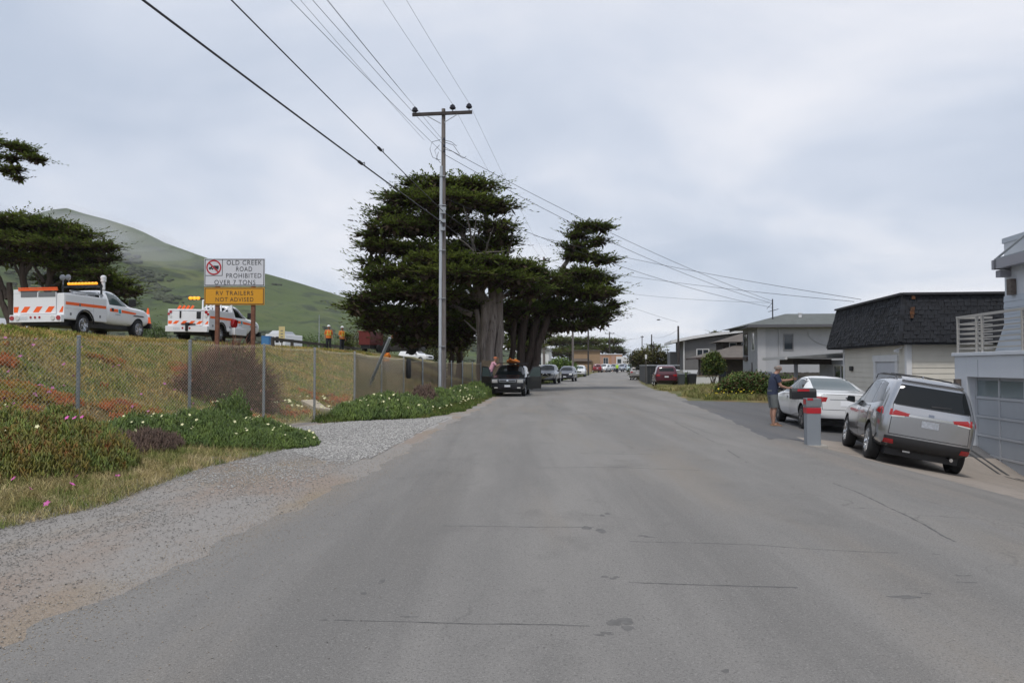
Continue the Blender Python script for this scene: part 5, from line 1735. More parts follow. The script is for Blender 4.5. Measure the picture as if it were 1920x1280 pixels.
# sand path, guard rail, highway pieces on the plateau
M_sand = mat('pale_sand_path', (0.42, 0.36, 0.28), 0.95, var=0.12, scale=1.2, bump=.5, bscale=12)
sp = MB()
q = [px(565, 671, 28.5), px(592, 668, 29), px(612, 690, 27.6), px(640, 714, 26.4), px(618, 713, 26.4), px(590, 693, 27.3)]
qq = [(p.x, p.y) for p in q]
top_ = [(x, y, Hs(x, y) + .13 + .02) for (x, y) in qq]
n_ = len(qq)
sp.add(top_ + [(x, y, Hs(x, y) - .2) for (x, y) in qq], [tuple(range(n_))] + [(i, (i + 1) % n_, n_ + (i + 1) % n_, n_ + i) for i in range(n_)])
tag(sp.build('sand_spill', M_sand), 'pale sand spill running down the bank behind the fence', kind='structure')
gr = thing('guard_rail', 'weathered guard rail along the top of the bank', 'guard rail', (-13.6, 47, 2.75), 0)
MB().box(-.03, -2, .40, .03, 24, .58).build('rail_beam', M_wood, gr)
for k in range(7):
    MB().box(-.18, -1.5 + k * 4, -.3, -.03, -1.3 + k * 4, .6).build('post', M_wood, gr)

# ---------------------------------------------------------------- the road sign


def text_mesh(name, txt, h, m, parent, loc, width=None, ry=0.0, bold=0.0, rot=None, sp=1.0, align='CENTER'):
    cu = bpy.data.curves.new('lettering_curve', 'FONT')
    cu.body = txt
    cu.size = h / 0.73
    cu.align_x = align
    cu.offset = bold
    cu.space_character = sp
    cu.resolution_u = 3
    t = bpy.data.objects.new('lettering_tmp', cu)
    C.objects.link(t)
    dg = bpy.context.evaluated_depsgraph_get()
    me = bpy.data.meshes.new_from_object(t.evaluated_get(dg))
    bpy.data.objects.remove(t)
    me.name = name
    me.materials.clear()
    o = link_mesh(name, me, m, parent)
    o.location = loc
    if width:
        xs_ = [v.co.x for v in me.vertices]
        cw = max(xs_) - min(xs_)
        o.scale = (width / cw, 1, 1)
    o.rotation_euler = rot or (R(90), 0, 0)
    return o


SY = 27.0
sc_ = SY / F
sb_ = px(438, 686, SY)
sign = thing('road_sign', 'white and orange road sign on two brown posts in front of the farther truck', 'road sign', (sb_.x, SY, Hs(sb_.x, SY)))
zo = Hs(sb_.x, SY)
X_ = lambda u: (u - 438) * sc_
Z_ = lambda v: CAM_Z + (686 - v) * sc_ - zo
M_sw = mat('sign_white', (0.60, 0.61, 0.65), .5, var=.02)
M_so = mat('sign_orange', (0.64, 0.30, 0.012), .5, var=.03)
M_sk = mat('sign_black', (0.02, 0.021, 0.026), .6)
M_sr = mat('sign_red', (0.42, 0.018, 0.03), .5)
M_swood = mat('brown_sign_post', (0.17, 0.075, 0.045), .9, var=.25, scale=8)
for u in (405, 472.5):
    MB().box(X_(u) - .062, .03, -1.0, X_(u) + .062, .15, Z_(489)).build('post', M_swood, sign, bevel=.006)


def board(u0, v0, u1, v1, m, name):
    b = MB().box(X_(u0), 0, Z_(v1), X_(u1), .025, Z_(v0)).build(name, m, sign, bevel=.004)
    q = MB()
    t = .022
    a, b2, c, d = X_(u0) + .02, X_(u1) - .02, Z_(v1) + .02, Z_(v0) - .02
    q.box(a, -.004, c, b2, .001, c + t).box(a, -.004, d - t, b2, .001, d).box(a, -.004, c + t, a + t, .001, d - t).box(b2 - t, -.004, c + t, b2, .001, d - t)
    q.build('border', M_sk, b)
    return b


w = board(381, 484, 495, 536, M_sw, 'white_sign_panel')
o_ = board(381.5, 538.5, 494.5, 571.5, M_so, 'orange_sign_panel')
px2 = lambda px_: px_ * sc_
for txt, uc, vb, wd, par, hh in [('OLD CREEK', 456, 496, 66, w, 9.2), ('ROAD', 456, 508, 30, w, 9.2), ('PROHIBITED', 455.5, 520.5, 66, w, 9.2), ('OVER 7 TONS', 439, 533, 77, w, 9.0),
                                ('RV TRAILERS', 438.5, 553, 70, o_, 8.4), ('NOT ADVISED', 438.5, 565, 71, o_, 8.4)]:
    text_mesh('lettering', txt, px2(hh), M_sk, par, (X_(uc), -.006, Z_(vb)), px2(wd), sp=1.14, bold=-.001)
# prohibition roundel with a truck
q = MB()
cx, cz, ro, ri = X_(399), Z_(500.8), px2(14.2), px2(11.6)
for k in range(40):
    a, b = 2 * math.pi * k / 40, 2 * math.pi * (k + 1) / 40
    q.hexa([(cx + ri * math.cos(a), .001, cz + ri * math.sin(a)), (cx + ro * math.cos(a), .001, cz + ro * math.sin(a)), (cx + ro * math.cos(b), .001, cz + ro * math.sin(b)), (cx + ri * math.cos(b), .001, cz + ri * math.sin(b)),
            (cx + ri * math.cos(a), -.006, cz + ri * math.sin(a)), (cx + ro * math.cos(a), -.006, cz + ro * math.sin(a)), (cx + ro * math.cos(b), -.006, cz + ro * math.sin(b)), (cx + ri * math.cos(b), -.006, cz + ri * math.sin(b))])
q.bar((cx - ri * .75, -.009, cz + ri * .75), (cx + ri * .75, -.009, cz - ri * .75), .006, px2(2.6), up=(1, 0, 1))
q.build('red_roundel', M_sr, w)
q = MB()
s_ = px2(1)
q.box(cx - 1 * s_, -.004, cz - 2.2 * s_, cx + 9.2 * s_, .001, cz + 3.4 * s_)
q.box(cx - 9.0 * s_, -.004, cz - 3.0 * s_, cx - 5.5 * s_, .001, cz + .6 * s_)
q.box(cx - 5.5 * s_, -.004, cz - 3.0 * s_, cx - 3.2 * s_, .001, cz + 2.0 * s_)
q.box(cx - 3.2 * s_, -.004, cz - 3.0 * s_, cx - 1.0 * s_, .001, cz - 1.4 * s_)
for xx in (-7.2, -2.4, 5, 7.6):
    q.lathe([(1.2 * s_, -.004), (1.2 * s_, .001)], 10, 'y', (cx + xx * s_, 0, cz - 3.4 * s_))
q.build('truck_symbol', M_sk, w)
MB().box(X_(384) + .0, -.004, Z_(516.6), X_(415.4), .001, Z_(515.6)).box(X_(414.6), -.004, Z_(515.6), X_(415.6), .001, Z_(485)).build('border', M_sk, w)

# ---------------------------------------------------------------- utility poles and wires
M_pole = ramp_mat('weathered_pole', [((0.10, 0.085, 0.075), 1.5, .45, .65, 6, 3.0, .9, (6, 6, .3))], base=(0.20, 0.18, 0.17), bump=.6, bscale=18)
M_pole_d = mat('dark_pole', (0.05, 0.042, 0.04), .9, var=.25, scale=3)
M_ins = mat('brown_porcelain', (0.03, 0.03, 0.045), .25)
PX, PY = -3.3, 38.0
PB = Hs(PX, PY)
pole = thing('utility_pole', 'tall wooden utility pole with cross-arm and grey conduit in front of the big cypress', 'utility pole', (PX, PY, PB))
ZP = lambda v: CAM_Z + (686 - v) / F * PY - PB
XP = lambda u: (u - 960) / F * PY - PX
MB().tube([(.03, 0, -.6), (.02, 0, 5), (0, 0, ZP(200))], [.138, .122, .092], 16).build('pole_shaft', M_pole, pole, smooth=True)
ca = MB().bar((XP(772), -.14, ZP(213)), (XP(885), -.14, ZP(208)), .11, .15, up=(0, 0, 1)).build('cross_arm', M_pole_d, pole)
MB().bar((XP(800), -.2, ZP(216)), (XP(826), -.16, ZP(230)), .02, .04).bar((XP(857), -.2, ZP(213)), (XP(832), -.16, ZP(228)), .02, .04).build('arm_brace', M_galv, pole)
tops = []
for (u, v) in ((777, 211), (848, 206), (879, 204)):
    x, z = XP(u), ZP(v)
    MB().lathe([(.02, -.1), (.02, .07), (.09, .08), (.15, .13), (.155, .17), (.12, .2), (.13, .235), (.10, .28), (.05, .31), (.045, .33)], 14, c=(x, -.14, z)).build('insulator', M_ins, ca, smooth=True)
    tops.append(Vector((x + PX, PY - .14, z + .33 + PB)))
MB().tube([(-.125, -.13, -.2), (-.115, -.12, 5), (-.09, -.10, ZP(310))], .072, 12).build('conduit', mat('pale_conduit', (.46, .49, .53), .45, metal=.3, var=.06, scale=2), pole, smooth=True)
for v in (330, 385, 470, 560, 650):
    zz = ZP(v)
    MB().box(-.205, -.205, zz, .14, .0, zz + .03).build('conduit_strap', M_galv, pole)
for v in (262, 275, 285):
    MB().lathe([(.03, 0), (.06, .03), (.05, .07), (.06, .1), (.03, .13)], 10, c=(.06, -.2, ZP(v))).build('spool_insulator', M_ins, pole, smooth=True)
hw = MB()
for k, (v, r) in enumerate(((392, .10), (398, .07), (415, .08), (430, .06))):
    hw.box(-.05 - r, -.34, ZP(v) - .08, .05 + r, -.18, ZP(v) + .08)
hw.build('cable_clamp', M_galv, pole)
lo = MB()
for (pts) in ([(826, 262), (810, 266), (806, 280), (811, 295), (822, 300)], [(830, 262), (846, 266), (856, 274)], [(831, 266), (850, 272), (862, 290)], [(833, 280), (848, 284), (868, 297), (874, 294)],
              [(824, 272), (815, 282), (820, 298), (826, 306)], [(822, 285), (818, 300), (826, 300)]):
    lo.tube([(XP(u), -.28, ZP(v)) for (u, v) in pts], .012, 6)
lo.build('drip_loop', M_wire, pole, smooth=True)
st = MB()
for v in (480, 520, 560, 590, 610, 640, 670, 690, 706):
    st.bar((.17, -.1, ZP(v)), (.24, -.2, ZP(v)), .02, .03)
st.build('step_bolt', M_pole_d, pole)


def sag_pts(a, b, sag, n=18):
    a, b = Vector(a), Vector(b)
    return [a.lerp(b, k / n) + Vector((0, 0, -sag * 4 * (k / n) * (1 - k / n))) for k in range(n + 1)]


def wire(a, b, r, sag, label, m=None, n=18, group=None, name='wire'):
    o = MB().tube(sag_pts(a, b, sag, n), r, 6).build(name, m or M_wire, smooth=True)
    return tag(o, label, 'wire', group)


prev = Vector((-9.05, -5.0, 0))
dirp = Vector((.134, 1, 0)).normalized()
side = Vector((dirp.y, -dirp.x, 0))
# spans coming from the pole behind the camera
for k, (tp_, off, nm) in enumerate(zip(tops, (-1.35, .45, 1.2), ('left', 'middle', 'right'))):
    wire(prev + side * off + Vector((0, 0, 14.5)), tp_, .006, .35, f'thin high wire running to the {nm} insulator of the cross-arm')
for k, (v, r, lab) in enumerate(((264, .007, 'uppermost wire to the loop cluster under the cross-arm'), (272, .008, 'middle wire to the loop cluster under the cross-arm'), (288, .008, 'lowest wire to the loop cluster under the cross-arm'))):
    q = Vector((PX + .03, PY - .26, ZP(v) + PB))
    wire(prev + side * (-.1) + Vector((-.25 * k, 0, 12.75 - .75 * k)), q, r, .3, lab)
wire(prev + side * (-.9) + Vector((0, 0, 13.0)), Vector((PX - .9, PY - .2, ZP(262) + PB)), .006, .3, 'thin wire ending left of the pole above the loops')
cA = Vector((PX + .02, PY - .3, ZP(419) + PB))
cB = Vector((PX + .02, PY - .3, ZP(397) + PB))
wire(prev + Vector((-.1, 0, 8.15)), cA, .024, .12, 'thick lower bundled cable crossing the upper left sky', M_cable, name='cable')
wire(prev + Vector((.35, 0, 10.1)), cB, .017, .12, 'thick upper bundled cable crossing the upper left sky', M_cable, name='cable')
for (cab_a, cab_b, t, lab) in ((prev + Vector((-.1, 0, 8.15)), cA, .72, 'dark splice on the lower bundled cable'), (prev + Vector((.35, 0, 10.1)), cB, .76, 'dark splice on the upper bundled cable')):
    p = cab_a.lerp(cab_b, t) + Vector((0, 0, -.12 * 4 * t * (1 - t)))
    d = (cab_b - cab_a).normalized()
    m = MB().tube([p - d * .28, p - d * .2, p + d * .12, p + d * .2], [.025, .05, .05, .025], 8)
    m.tube([p + d * .1, p + d * .22 + Vector((.05, 0, .08)), p + d * .4 + Vector((.0, 0, .02))], .012, 5)
    tag(m.build('cable_splice', M_wire, smooth=True), lab, 'cable splice')

# further poles
def plain_pole(x, y, top, r, label, arm=0.0, m=None):
    zb = Hs(x, y)
    t = thing('utility_pole', label, 'utility pole', (x, y, zb))
    MB().tube([(0, 0, -.5), (0, 0, (top - zb) * .6), (0, 0, top - zb)], [r, r * .9, r * .7], 10).build('pole_shaft', m or M_pole, t, smooth=True)
    if arm:
        a = MB().box(-arm / 2, -r - .12, top - zb - .5, arm / 2, -r + .02, top - zb - .36).build('cross_arm', M_pole_d, t)
        for k in (-.45, .12, .45):
            MB().lathe([(.05, 0), (.09, .08), (.06, .18)], 8, c=(arm * k, -r - .05, top - zb - .36)).build('insulator', M_ins, a, smooth=True)
    return Vector((x, y, top))


zt = lambda v, Y: CAM_Z + (686 - v) / F * Y
pA = plain_pole(px(1020, 686, 85).x, 85, zt(481, 85), .15, 'pole rising through the leaning cypress left of the pickup', 1.2)
pB_ = plain_pole(px(1074, 686, 104).x, 104, zt(585, 104), .16, 'grey pole beside the bright green shrub')
pC = plain_pole(px(1103, 686, 128).x, 128, zt(585, 128), .14, 'dark thin pole between the white car and the tan house', 0, M_pole_d)
pD = plain_pole(px(1143, 686, 200).x, 200, zt(622, 200), .17, 'far pole with cross-arm in front of the orange house', 2.4, M_pole_d)
pE = plain_pole(px(1204, 686, 215).x, 215, zt(629, 215), .15, 'leftmost far bare pole above the round hedge', .8, M_pole_d)
pF = plain_pole(px(1222, 686, 170).x, 170, zt(627, 170), .17, 'thicker far bare pole above the round hedge', 0, M_pole_d)
pG = plain_pole(px(1225.5, 686, 240).x, 240, zt(640, 240), .15, 'shortest far bare pole above the round hedge', 0, M_pole)
pH = plain_pole(px(1272, 686, 82).x, 82, zt(611, 82), .13, 'thick dark pole at the corner of the grey modern house', 0, M_pole_d)
pI = plain_pole(px(1251, 686, 200).x, 200, zt(653, 200), .1, 'tiny far pole right of the round hedge', 1.0, M_pole_d)
pS = thing('sign_post', 'slim post with little white sign beside the black fence', 'sign post', (px(1211, 686, 73).x, 73, Hs(px(1211, 686, 73).x, 73)))
MB().box(-.04, -.04, -.3, .04, .04, 2.6).build('post', M_wood, pS)
MB().box(-.09, -.06, 2.35, .09, -.04, 2.75).build('sign_panel', M_trimw, pS)
pT = px(598, 640, 80)
plain_pole(pT.x, 80, zt(590, 80), .05, 'thin grey pole left of the standing workers', 0, M_galv)

# street spans beyond the first pole
for k, (tp_, nm) in enumerate(zip(tops[1:], ('middle', 'right'))):
    wire(tp_, pA + Vector((-.3 + .7 * k, 0, -.2)), .006, .35, f'thin wire from the {nm} insulator down to the pole by the pickup')
hub = Vector((PX + .1, PY - .25, ZP(276) + PB))
hub2 = Vector((PX + .1, PY - .25, ZP(290) + PB))
g2m = Vector((17.0 + 1.2 * .993 + .119, 55 - .12 + 1.0, -.45 + EV + 1.75))
wire(hub, g2m, .011, .45, 'upper service wire from the pole to the grey house mast')
wire(hub2, g2m + Vector((0, 0, -.15)), .011, .7, 'lower service wire from the pole to the grey house mast')
wire(Vector((PX + .1, PY - .25, ZP(372) + PB)), g2m + Vector((0, 0, -.45)), .011, .55, 'flat telephone wire from the pole to the grey house')
mcor = Vector((12.4 + .4, 25.3, -.35 + WZ + RH + .05))
wire(Vector((px(1000, 440, 60).x, 60, px(1000, 440, 60).z)), Vector((13.4, 30.5, 4.25)), .010, .25, 'upper wire sloping to the corner of the mansard roof')
wire(pA + Vector((0, 0, -.3)), Vector((13.3, 30.9, 4.2)), .010, .35, 'lower wire sloping to the corner of the mansard roof')
wire(pA + Vector((.3, 0, -1.5)), pH + Vector((0, 0, .4)), .012, .4, 'wire from the pole by the pickup to the dark house pole')
wire(pA + Vector((0, 0, -2.4)), g2m + Vector((-.2, 0, -.1)), .010, .5, 'low wire from the pole by the pickup to the grey house')
wire(pA + Vector((0, 0, -.6)), pD + Vector((-.8, 0, -.2)), .012, 1.0, 'left wire running on to the far cross-arm pole')
wire(pA + Vector((0, 0, -1.2)), pD + Vector((.8, 0, -.2)), .012, 1.3, 'right wire running on to the far cross-arm pole')
wire(pD + Vector((.9, 0, -.2)), pE + Vector((0, 0, -.5)), .014, .9, 'far wire between the cross-arm pole and the leftmost bare pole')
wire(cB, pA + Vector((0, 0, -2.0)), .013, .3, 'dark cable passing through the big cypress to the next pole', M_cable, name='cable')
wire(cA, pA + Vector((0, 0, -3.4)), .015, .4, 'lower dark cable passing under the cypress crown', M_cable, name='cable')
wire(pF + Vector((0, 0, -.4)), pH + Vector((0, 0, -.4)), .012, .5, 'far wire from the thicker bare pole to the dark house pole')

# a bird in flight
bd = px(1235, 600, 90)
m = MB().tube([(-.22, 0, 0), (-.1, 0, .03), (.1, 0, .03), (.25, 0, .0)], [.01, .06, .05, .01], 8)
m.add([(-.05, 0, .04), (.1, 0, .04), (.02, .55, .14), (-.06, .5, .13)], [(0, 1, 2, 3)]).add([(-.05, 0, .045), (.1, 0, .045), (.02, -.55, .10), (-.06, -.5, .10)], [(0, 1, 2, 3)])
o = m.build('bird', mat('bird_grey', (.08, .08, .085), .8))
o.location = bd
tag(o, 'small dark bird gliding above the far end of the street', 'bird')

# ---------------------------------------------------------------- vehicles


def paint(name, col, metal=0.0, rough=0.3):
    return mat(name, col, rough, metal=metal, coat=.8, spec=.5)


def eval_mesh(o):
    dg = bpy.context.evaluated_depsgraph_get()
    return bpy.data.meshes.new_from_object(o.evaluated_get(dg))


def kill(o):
    me = o.data
    bpy.data.objects.remove(o)
    if me and me.users == 0:
        bpy.data.meshes.remove(me)


def loft(stations, cap=True):
    """closed car-body cage: stations (y, yt, zb, zbelt, zroof, w, wr)"""
    V, Fc = [], []
    for (y, yt, zb, zl, zr, w, wr) in stations:
        r = [(w * .76, y, zb), (w * .955, y, zb + .09), (w, y, zb + (zl - zb) * .5), (w * .985, y, zl - .07), (w * .94, y, zl), (wr, y + (yt - y) * .84, zl + (zr - zl) * .86), (wr * .74, yt, zr)]
        V += r + [(-a, b, c) for (a, b, c) in reversed(r)]
    n = 14
    S_ = len(stations)
    for i in range(S_ - 1):
        for k in range(n):
            k2 = (k + 1) % n
            Fc.append((i * n + k, i * n + k2, (i + 1) * n + k2, (i + 1) * n + k))
    for i, o in ((0, 0), (S_ - 1, (S_ - 1) * n)):
        for k in range(6):
            f = (o + k, o + k + 1, o + 12 - k, o + 13 - k)
            Fc.append(f)
    me = bpy.data.meshes.new('body')
    me.from_pydata(V, [], Fc)
    bm = bmesh.new()
    bm.from_mesh(me)
    bmesh.ops.recalc_face_normals(bm, faces=bm.faces)
    bm.to_mesh(me)
    bm.free()
    return me


class Car:
    def __init__(s, name, label, cat, stations, pnt, wheels, sub=2, group=None, rim=None, extra_cut=None):
        """wheels: (yf, yr, half_track, R, width)"""
        s.root = thing(name, label, cat, (0, 0, 0), 0, group)
        s.paint = pnt
        me = loft(stations)
        o = link_mesh('body', me)
        m = o.modifiers.new('s', 'SUBSURF')
        m.levels = m.render_levels = sub
        m2 = eval_mesh(o)
        kill(o)
        s.bvh = BVHTree.FromPolygons([v.co[:] for v in m2.vertices], [p.vertices[:] for p in m2.polygons])
        s.zr = max(v.co.z for v in m2.vertices)
        m2.materials.clear()
        m2.materials.append(pnt)
        s.body = link_mesh('body', m2, None, s.root, True)
        yf, yr, ht, Rw, ww = wheels
        cut = MB()
        for y in (yf, yr):
            for sx in (-1, 1):
                xa, xb = sorted((sx * (ht - ww / 2 - .10), sx * (ht + .7)))
                cut.lathe([(Rw * 1.13, xa), (Rw * 1.13, xb)], 28, 'x', (0, y, Rw * 1.03))
        co = cut.build('cut', M_black)
        bo = s.body.modifiers.new('b', 'BOOLEAN')
        bo.operation = 'DIFFERENCE'
        bo.object = co
        bo.solver = 'EXACT'
        bo.material_mode = 'TRANSFER'
        m3 = eval_mesh(s.body)
        old = s.body.data
        s.body.modifiers.clear()
        s.body.data = m3
        bpy.data.meshes.remove(old)
        kill(co)
        m3.name = 'body'
        m3.polygons.foreach_set('use_smooth', [True] * len(m3.polygons))
        smooth_by_angle(m3, 45)
        # wheels
        first = None
        for y in (yf, yr):
            for sx in (-1, 1):
                if first is None:
                    b = ww / 2
                    t = MB().lathe([(Rw * .64, -b), (Rw * .9, -b), (Rw * .97, -b * .86), (Rw, -b * .6), (Rw, b * .6), (Rw * .97, b * .86), (Rw * .9, b), (Rw * .64, b), (Rw * .63, b * .3), (Rw * .63, -b * .3)], 32, 'x')
                    first = t.build('wheel', M_rubber, s.root, smooth=True)
                    rm = MB().lathe([(Rw * .64, b * .2), (Rw * .66, b * .99), (Rw * .61, b * 1.02), (Rw * .58, b * .6), (Rw * .2, b * .45), (Rw * .16, b * .75), (.01, b * .8)], 30, 'x')
                    for k in range(5):
                        for dv in (-.09, .09):
                            a = 2 * math.pi * k / 5 + dv
                            a2 = 2 * math.pi * k / 5 + dv * 2.2
                            rm.bar((b * .72, Rw * .14 * math.cos(a), Rw * .14 * math.sin(a)), (b * .93, Rw * .61 * math.cos(a2), Rw * .61 * math.sin(a2)), .035, Rw * .13, up=(1, 0, 0))
                    r_ = rm.build('rim', rim or M_rim, first, smooth=True)
                    dk = MB().lathe([(Rw * .6, b * .4), (Rw * .6, b * .5)], 20, 'x').build('brake_disc', M_black, first)
                    wl_, kids = first, [r_, dk]
                else:
                    wl_ = copy_part(first, s.root)
                    for k_ in kids:
                        copy_part(k_, wl_)
                wl_.location = (sx * ht, y, Rw)
                wl_.rotation_euler = (0, 0, 0 if sx > 0 else math.pi)

    def patch(s, name, d, quad, m, off=.004, nu=8, nv=6, parent=None, skirt=.02, label=None):
        """panel projected on the body. d: 'R','L','F','B','T'; quad: 4 corners in that view"""
        dirs = {'R': (-1, 0, 0), 'L': (1, 0, 0), 'F': (0, -1, 0), 'B': (0, 1, 0), 'T': (0, 0, -1)}
        dv = Vector(dirs[d])
        q = [Vector((a, b, 0)) for a, b in quad]
        V = []
        N = []
        for j in range(nv + 1):
            for i in range(nu + 1):
                u, v = i / nu, j / nv
                p = q[0].lerp(q[1], u).lerp(q[3].lerp(q[2], u), v)
                if d in 'RL':
                    o = Vector((-dv.x * 4, p.x, p.y))
                elif d in 'FB':
                    o = Vector((p.x, -dv.y * 6, p.y))
                else:
                    o = Vector((p.x, p.y, 5))
                h = s.bvh.ray_cast(o, dv)
                if h[0] is None:
                    tgt = o + dv * (3.1 if d in 'RL' else 3.7)
                    h = s.bvh.find_nearest(tgt)
                n_ = h[1]
                if n_.dot(dv) > 0:
                    n_ = -n_
                V.append(h[0] + n_ * off)
                N.append(n_)
        W = nu + 1
        Fc = [(j * W + i, j * W + i + 1, (j + 1) * W + i + 1, (j + 1) * W + i) for j in range(nv) for i in range(nu)]
        edge = [i for i in range(W)] + [j * W + nu for j in range(1, nv + 1)] + [nv * W + i for i in range(nu - 1, -1, -1)] + [j * W for j in range(nv - 1, 0, -1)]
        o0 = len(V)
        for e_ in edge:
            V.append(V[e_] - N[e_] * (off + skirt))
        ne = len(edge)
        Fc += [(edge[k], edge[(k + 1) % ne], o0 + (k + 1) % ne, o0 + k) for k in range(ne)]
        mb = MB().add(V, Fc)
        o = mb.build(name, m, parent or s.root, smooth=True)
        if label: o['label'] = label
        return o

    def both(s, name, quad, m, **k):
        for d in 'RL':
            s.patch(name, d, quad, m, **k)

    def mirror_pair(s, name, d, quad, m, **k):
        s.patch(name, d, quad, m, **k)
        s.patch(name, d, [(-a, b) for a, b in quad], m, **k)

    def mirrors(s, x, y, z, m):
        for sx in (-1, 1):
            b = MB().hexa([(sx * x, y, z), (sx * (x + .21), y - .02, z + .01), (sx * (x + .2), y + .09, z + .02), (sx * x, y + .12, z), (sx * (x + .02), y, z + .15), (sx * (x + .2), y - .02, z + .14), (sx * (x + .18), y + .07, z + .13), (sx * (x + .03), y + .1, z + .15)])
            o = b.build('side_mirror', m, s.root, bevel=.03)
            MB().box(min(sx * (x + .03), sx * (x + .19)), y - .035, z + .025, max(sx * (x + .03), sx * (x + .19)), y - .022, z + .13).build('mirror_glass', M_glass, o)

    def place(s, x, y, hx, hy, wheels):
        h = Vector((hx, hy, 0)).normalized()
        r = Vector((h.y, -h.x, 0))
        yf, yr, ht = wheels[:3]
        f_ = lambda p: Vector((p.x, p.y, Hs(p.x, p.y) + .018))
        c = Vector((x, y, 0))
        pts = {(a, b): f_(c + h * (yf if a else yr) + r * ht * b) for a in (0, 1) for b in (-1, 1)}
        fw = ((pts[1, -1] + pts[1, 1]) - (pts[0, -1] + pts[0, 1])).normalized()
        rt = ((pts[1, 1] + pts[0, 1]) - (pts[1, -1] + pts[0, -1])).normalized()
        up = rt.cross(fw).normalized()
        rt = fw.cross(up)
        mid = sum(pts.values(), Vector()) / 4 - fw * (yf + yr) / 2
        M = Matrix((rt, fw, up)).transposed().to_4x4()
        s.root.rotation_euler = M.to_euler()
        s.root.location = mid
        return s


# ---- silver SUV -----------------------------------------------------------------------------
W_suv = (1.40, -1.40, .82, .37, .245)
P_silver = paint('silver_paint', (0.41, 0.415, 0.43), .88, .22)
M_clad = mat('grey_black_cladding', (0.022, 0.022, 0.024), .55)
suv_st = [(-2.43, -2.26, .48, 1.08, 1.56, .74, .62), (-2.37, -2.16, .38, 1.09, 1.67, .855, .69), (-2.2, -1.97, .31, 1.10, 1.73, .93, .74), (-1.6, -1.35, .28, 1.10, 1.755, .975, .755), (-.8, -.8, .27, 1.07, 1.765, .965, .755),
          (0, -.1, .27, 1.05, 1.75, .965, .75), (.65, .25, .27, 1.04, 1.69, .965, .72), (1.08, .85, .27, 1.03, 1.20, .965, .74), (1.25, 1.25, .27, 1.02, 1.09, .965, .76), (1.9, 1.9, .28, .98, 1.03, .95, .70), (2.25, 2.25, .32, .86, .92, .90, .58), (2.40, 2.40, .42, .72, .77, .78, .45)]
c = Car('silver_suv', 'silver SUV with roof rails parked tilted in front of the garage', 'car', suv_st, P_silver, W_suv)
suv = c
M_gl = M_glass
c.patch('rear_window', 'B', [(-.73, 1.19), (.73, 1.19), (.60, 1.575), (-.60, 1.575)], M_gl, nu=16, nv=8, off=.010)
c.patch('windscreen', 'F', [(-.66, 1.16), (.66, 1.16), (.56, 1.62), (-.56, 1.62)], M_gl, nu=12)
for q in ([(-.10, 1.10), (.78, 1.09), (.36, 1.58), (-.10, 1.64)], [(-1.12, 1.13), (-.16, 1.11), (-.16, 1.64), (-1.06, 1.635)], [(-1.92, 1.20), (-1.20, 1.135), (-1.14, 1.63), (-1.68, 1.58)]):
    c.both('window', q, M_gl, nu=6)
for d in 'RL':
    for q in ([(-.14, .38), (1.02, .38), (.95, 1.03), (-.14, 1.05)], [(-1.02, .48), (-.17, .38), (-.17, 1.05), (-1.14, 1.07)]):
        c.patch('panel_gap', d, [(q[0][0] - .012, q[0][1] - .012), (q[1][0] + .012, q[1][1] - .012), (q[2][0] + .012, q[2][1] + .012), (q[3][0] - .012, q[3][1] + .012)], M_black, off=.003, nu=10, nv=10)
        dr_ = c.patch('door', d, q, P_silver, off=.007, nu=10, nv=10)
        y0 = q[0][0] + .12
        c.patch('handle', d, [(y0, .93), (y0 + .2, .92), (y0 + .2, .955), (y0, .965)], M_chrome, off=.035, nu=3, nv=1, skirt=.03, parent=dr_)
    c.patch('sill_trim', d, [(-.98, .28), (.98, .28), (.98, .36), (-.98, .36)], M_clad, off=.008, nu=10, nv=2)
    c.patch('tail_lamp', d, [(-2.14, .965), (-1.86, 1.0), (-1.92, 1.07), (-2.12, 1.10)], M_red_l, off=.006, nu=5, nv=3)
c.patch('panel_gap', 'B', [(-.753, .608), (.753, .608), (.733, 1.185), (-.733, 1.185)], M_black, off=.0035, nu=16, nv=10)
tg = c.patch('tailgate', 'B', [(-.74, .62), (.74, .62), (.72, 1.17), (-.72, 1.17)], P_silver, off=.008, nu=16, nv=10)
c.mirror_pair('tail_lamp', 'B', [(.88, .96), (.88, 1.10), (.40, 1.035), (.42, .985)], M_red_l, off=.010, nu=10, nv=4)
c.mirror_pair('reversing_lamp', 'B', [(.74, .94), (.50, .962), (.50, .982), (.74, .965)], M_clear_l, off=.013, nu=4, nv=1)
c.patch('garnish', 'B', [(-.42, .985), (.42, .985), (.42, 1.02), (-.42, 1.02)], M_chrome, off=.014, nu=8, nv=1, parent=tg)
c.patch('number_plate', 'B', [(-.16, .82), (.16, .82), (.16, .945), (-.16, .945)], mat('grey_plate', (.34, .36, .40), .35, var=.25, scale=30), off=.014, nu=3, nv=2, parent=tg)
c.patch('plate_recess', 'B', [(-.26, .78), (.26, .78), (.30, .97), (-.30, .97)], P_silver, off=.009, nu=6, nv=3, parent=tg)
em = MB().lathe([(.055, -2.425), (.055, -2.40)], 14, 'y', (0, 0, 1.045))
o = c.patch('emblem', 'B', [(-.05, 1.035), (.05, 1.035), (.05, 1.08), (-.05, 1.08)], mat('dark_chrome', (.22, .24, .28), .2, metal=.9), off=.02, nu=3, nv=2, parent=tg)
c.patch('bumper', 'B', [(-.90, .30), (.90, .30), (.91, .575), (-.91, .575)], M_clad, off=.014, nu=16, nv=5)
c.mirror_pair('reflector', 'B', [(.80, .44), (.62, .44), (.64, .51), (.80, .51)], M_red_l, off=.022, nu=3, nv=2)
c.patch('wiper', 'B', [(-.02, 1.215), (.36, 1.24), (.36, 1.26), (-.02, 1.245)], M_black, off=.02, nu=5, nv=1)
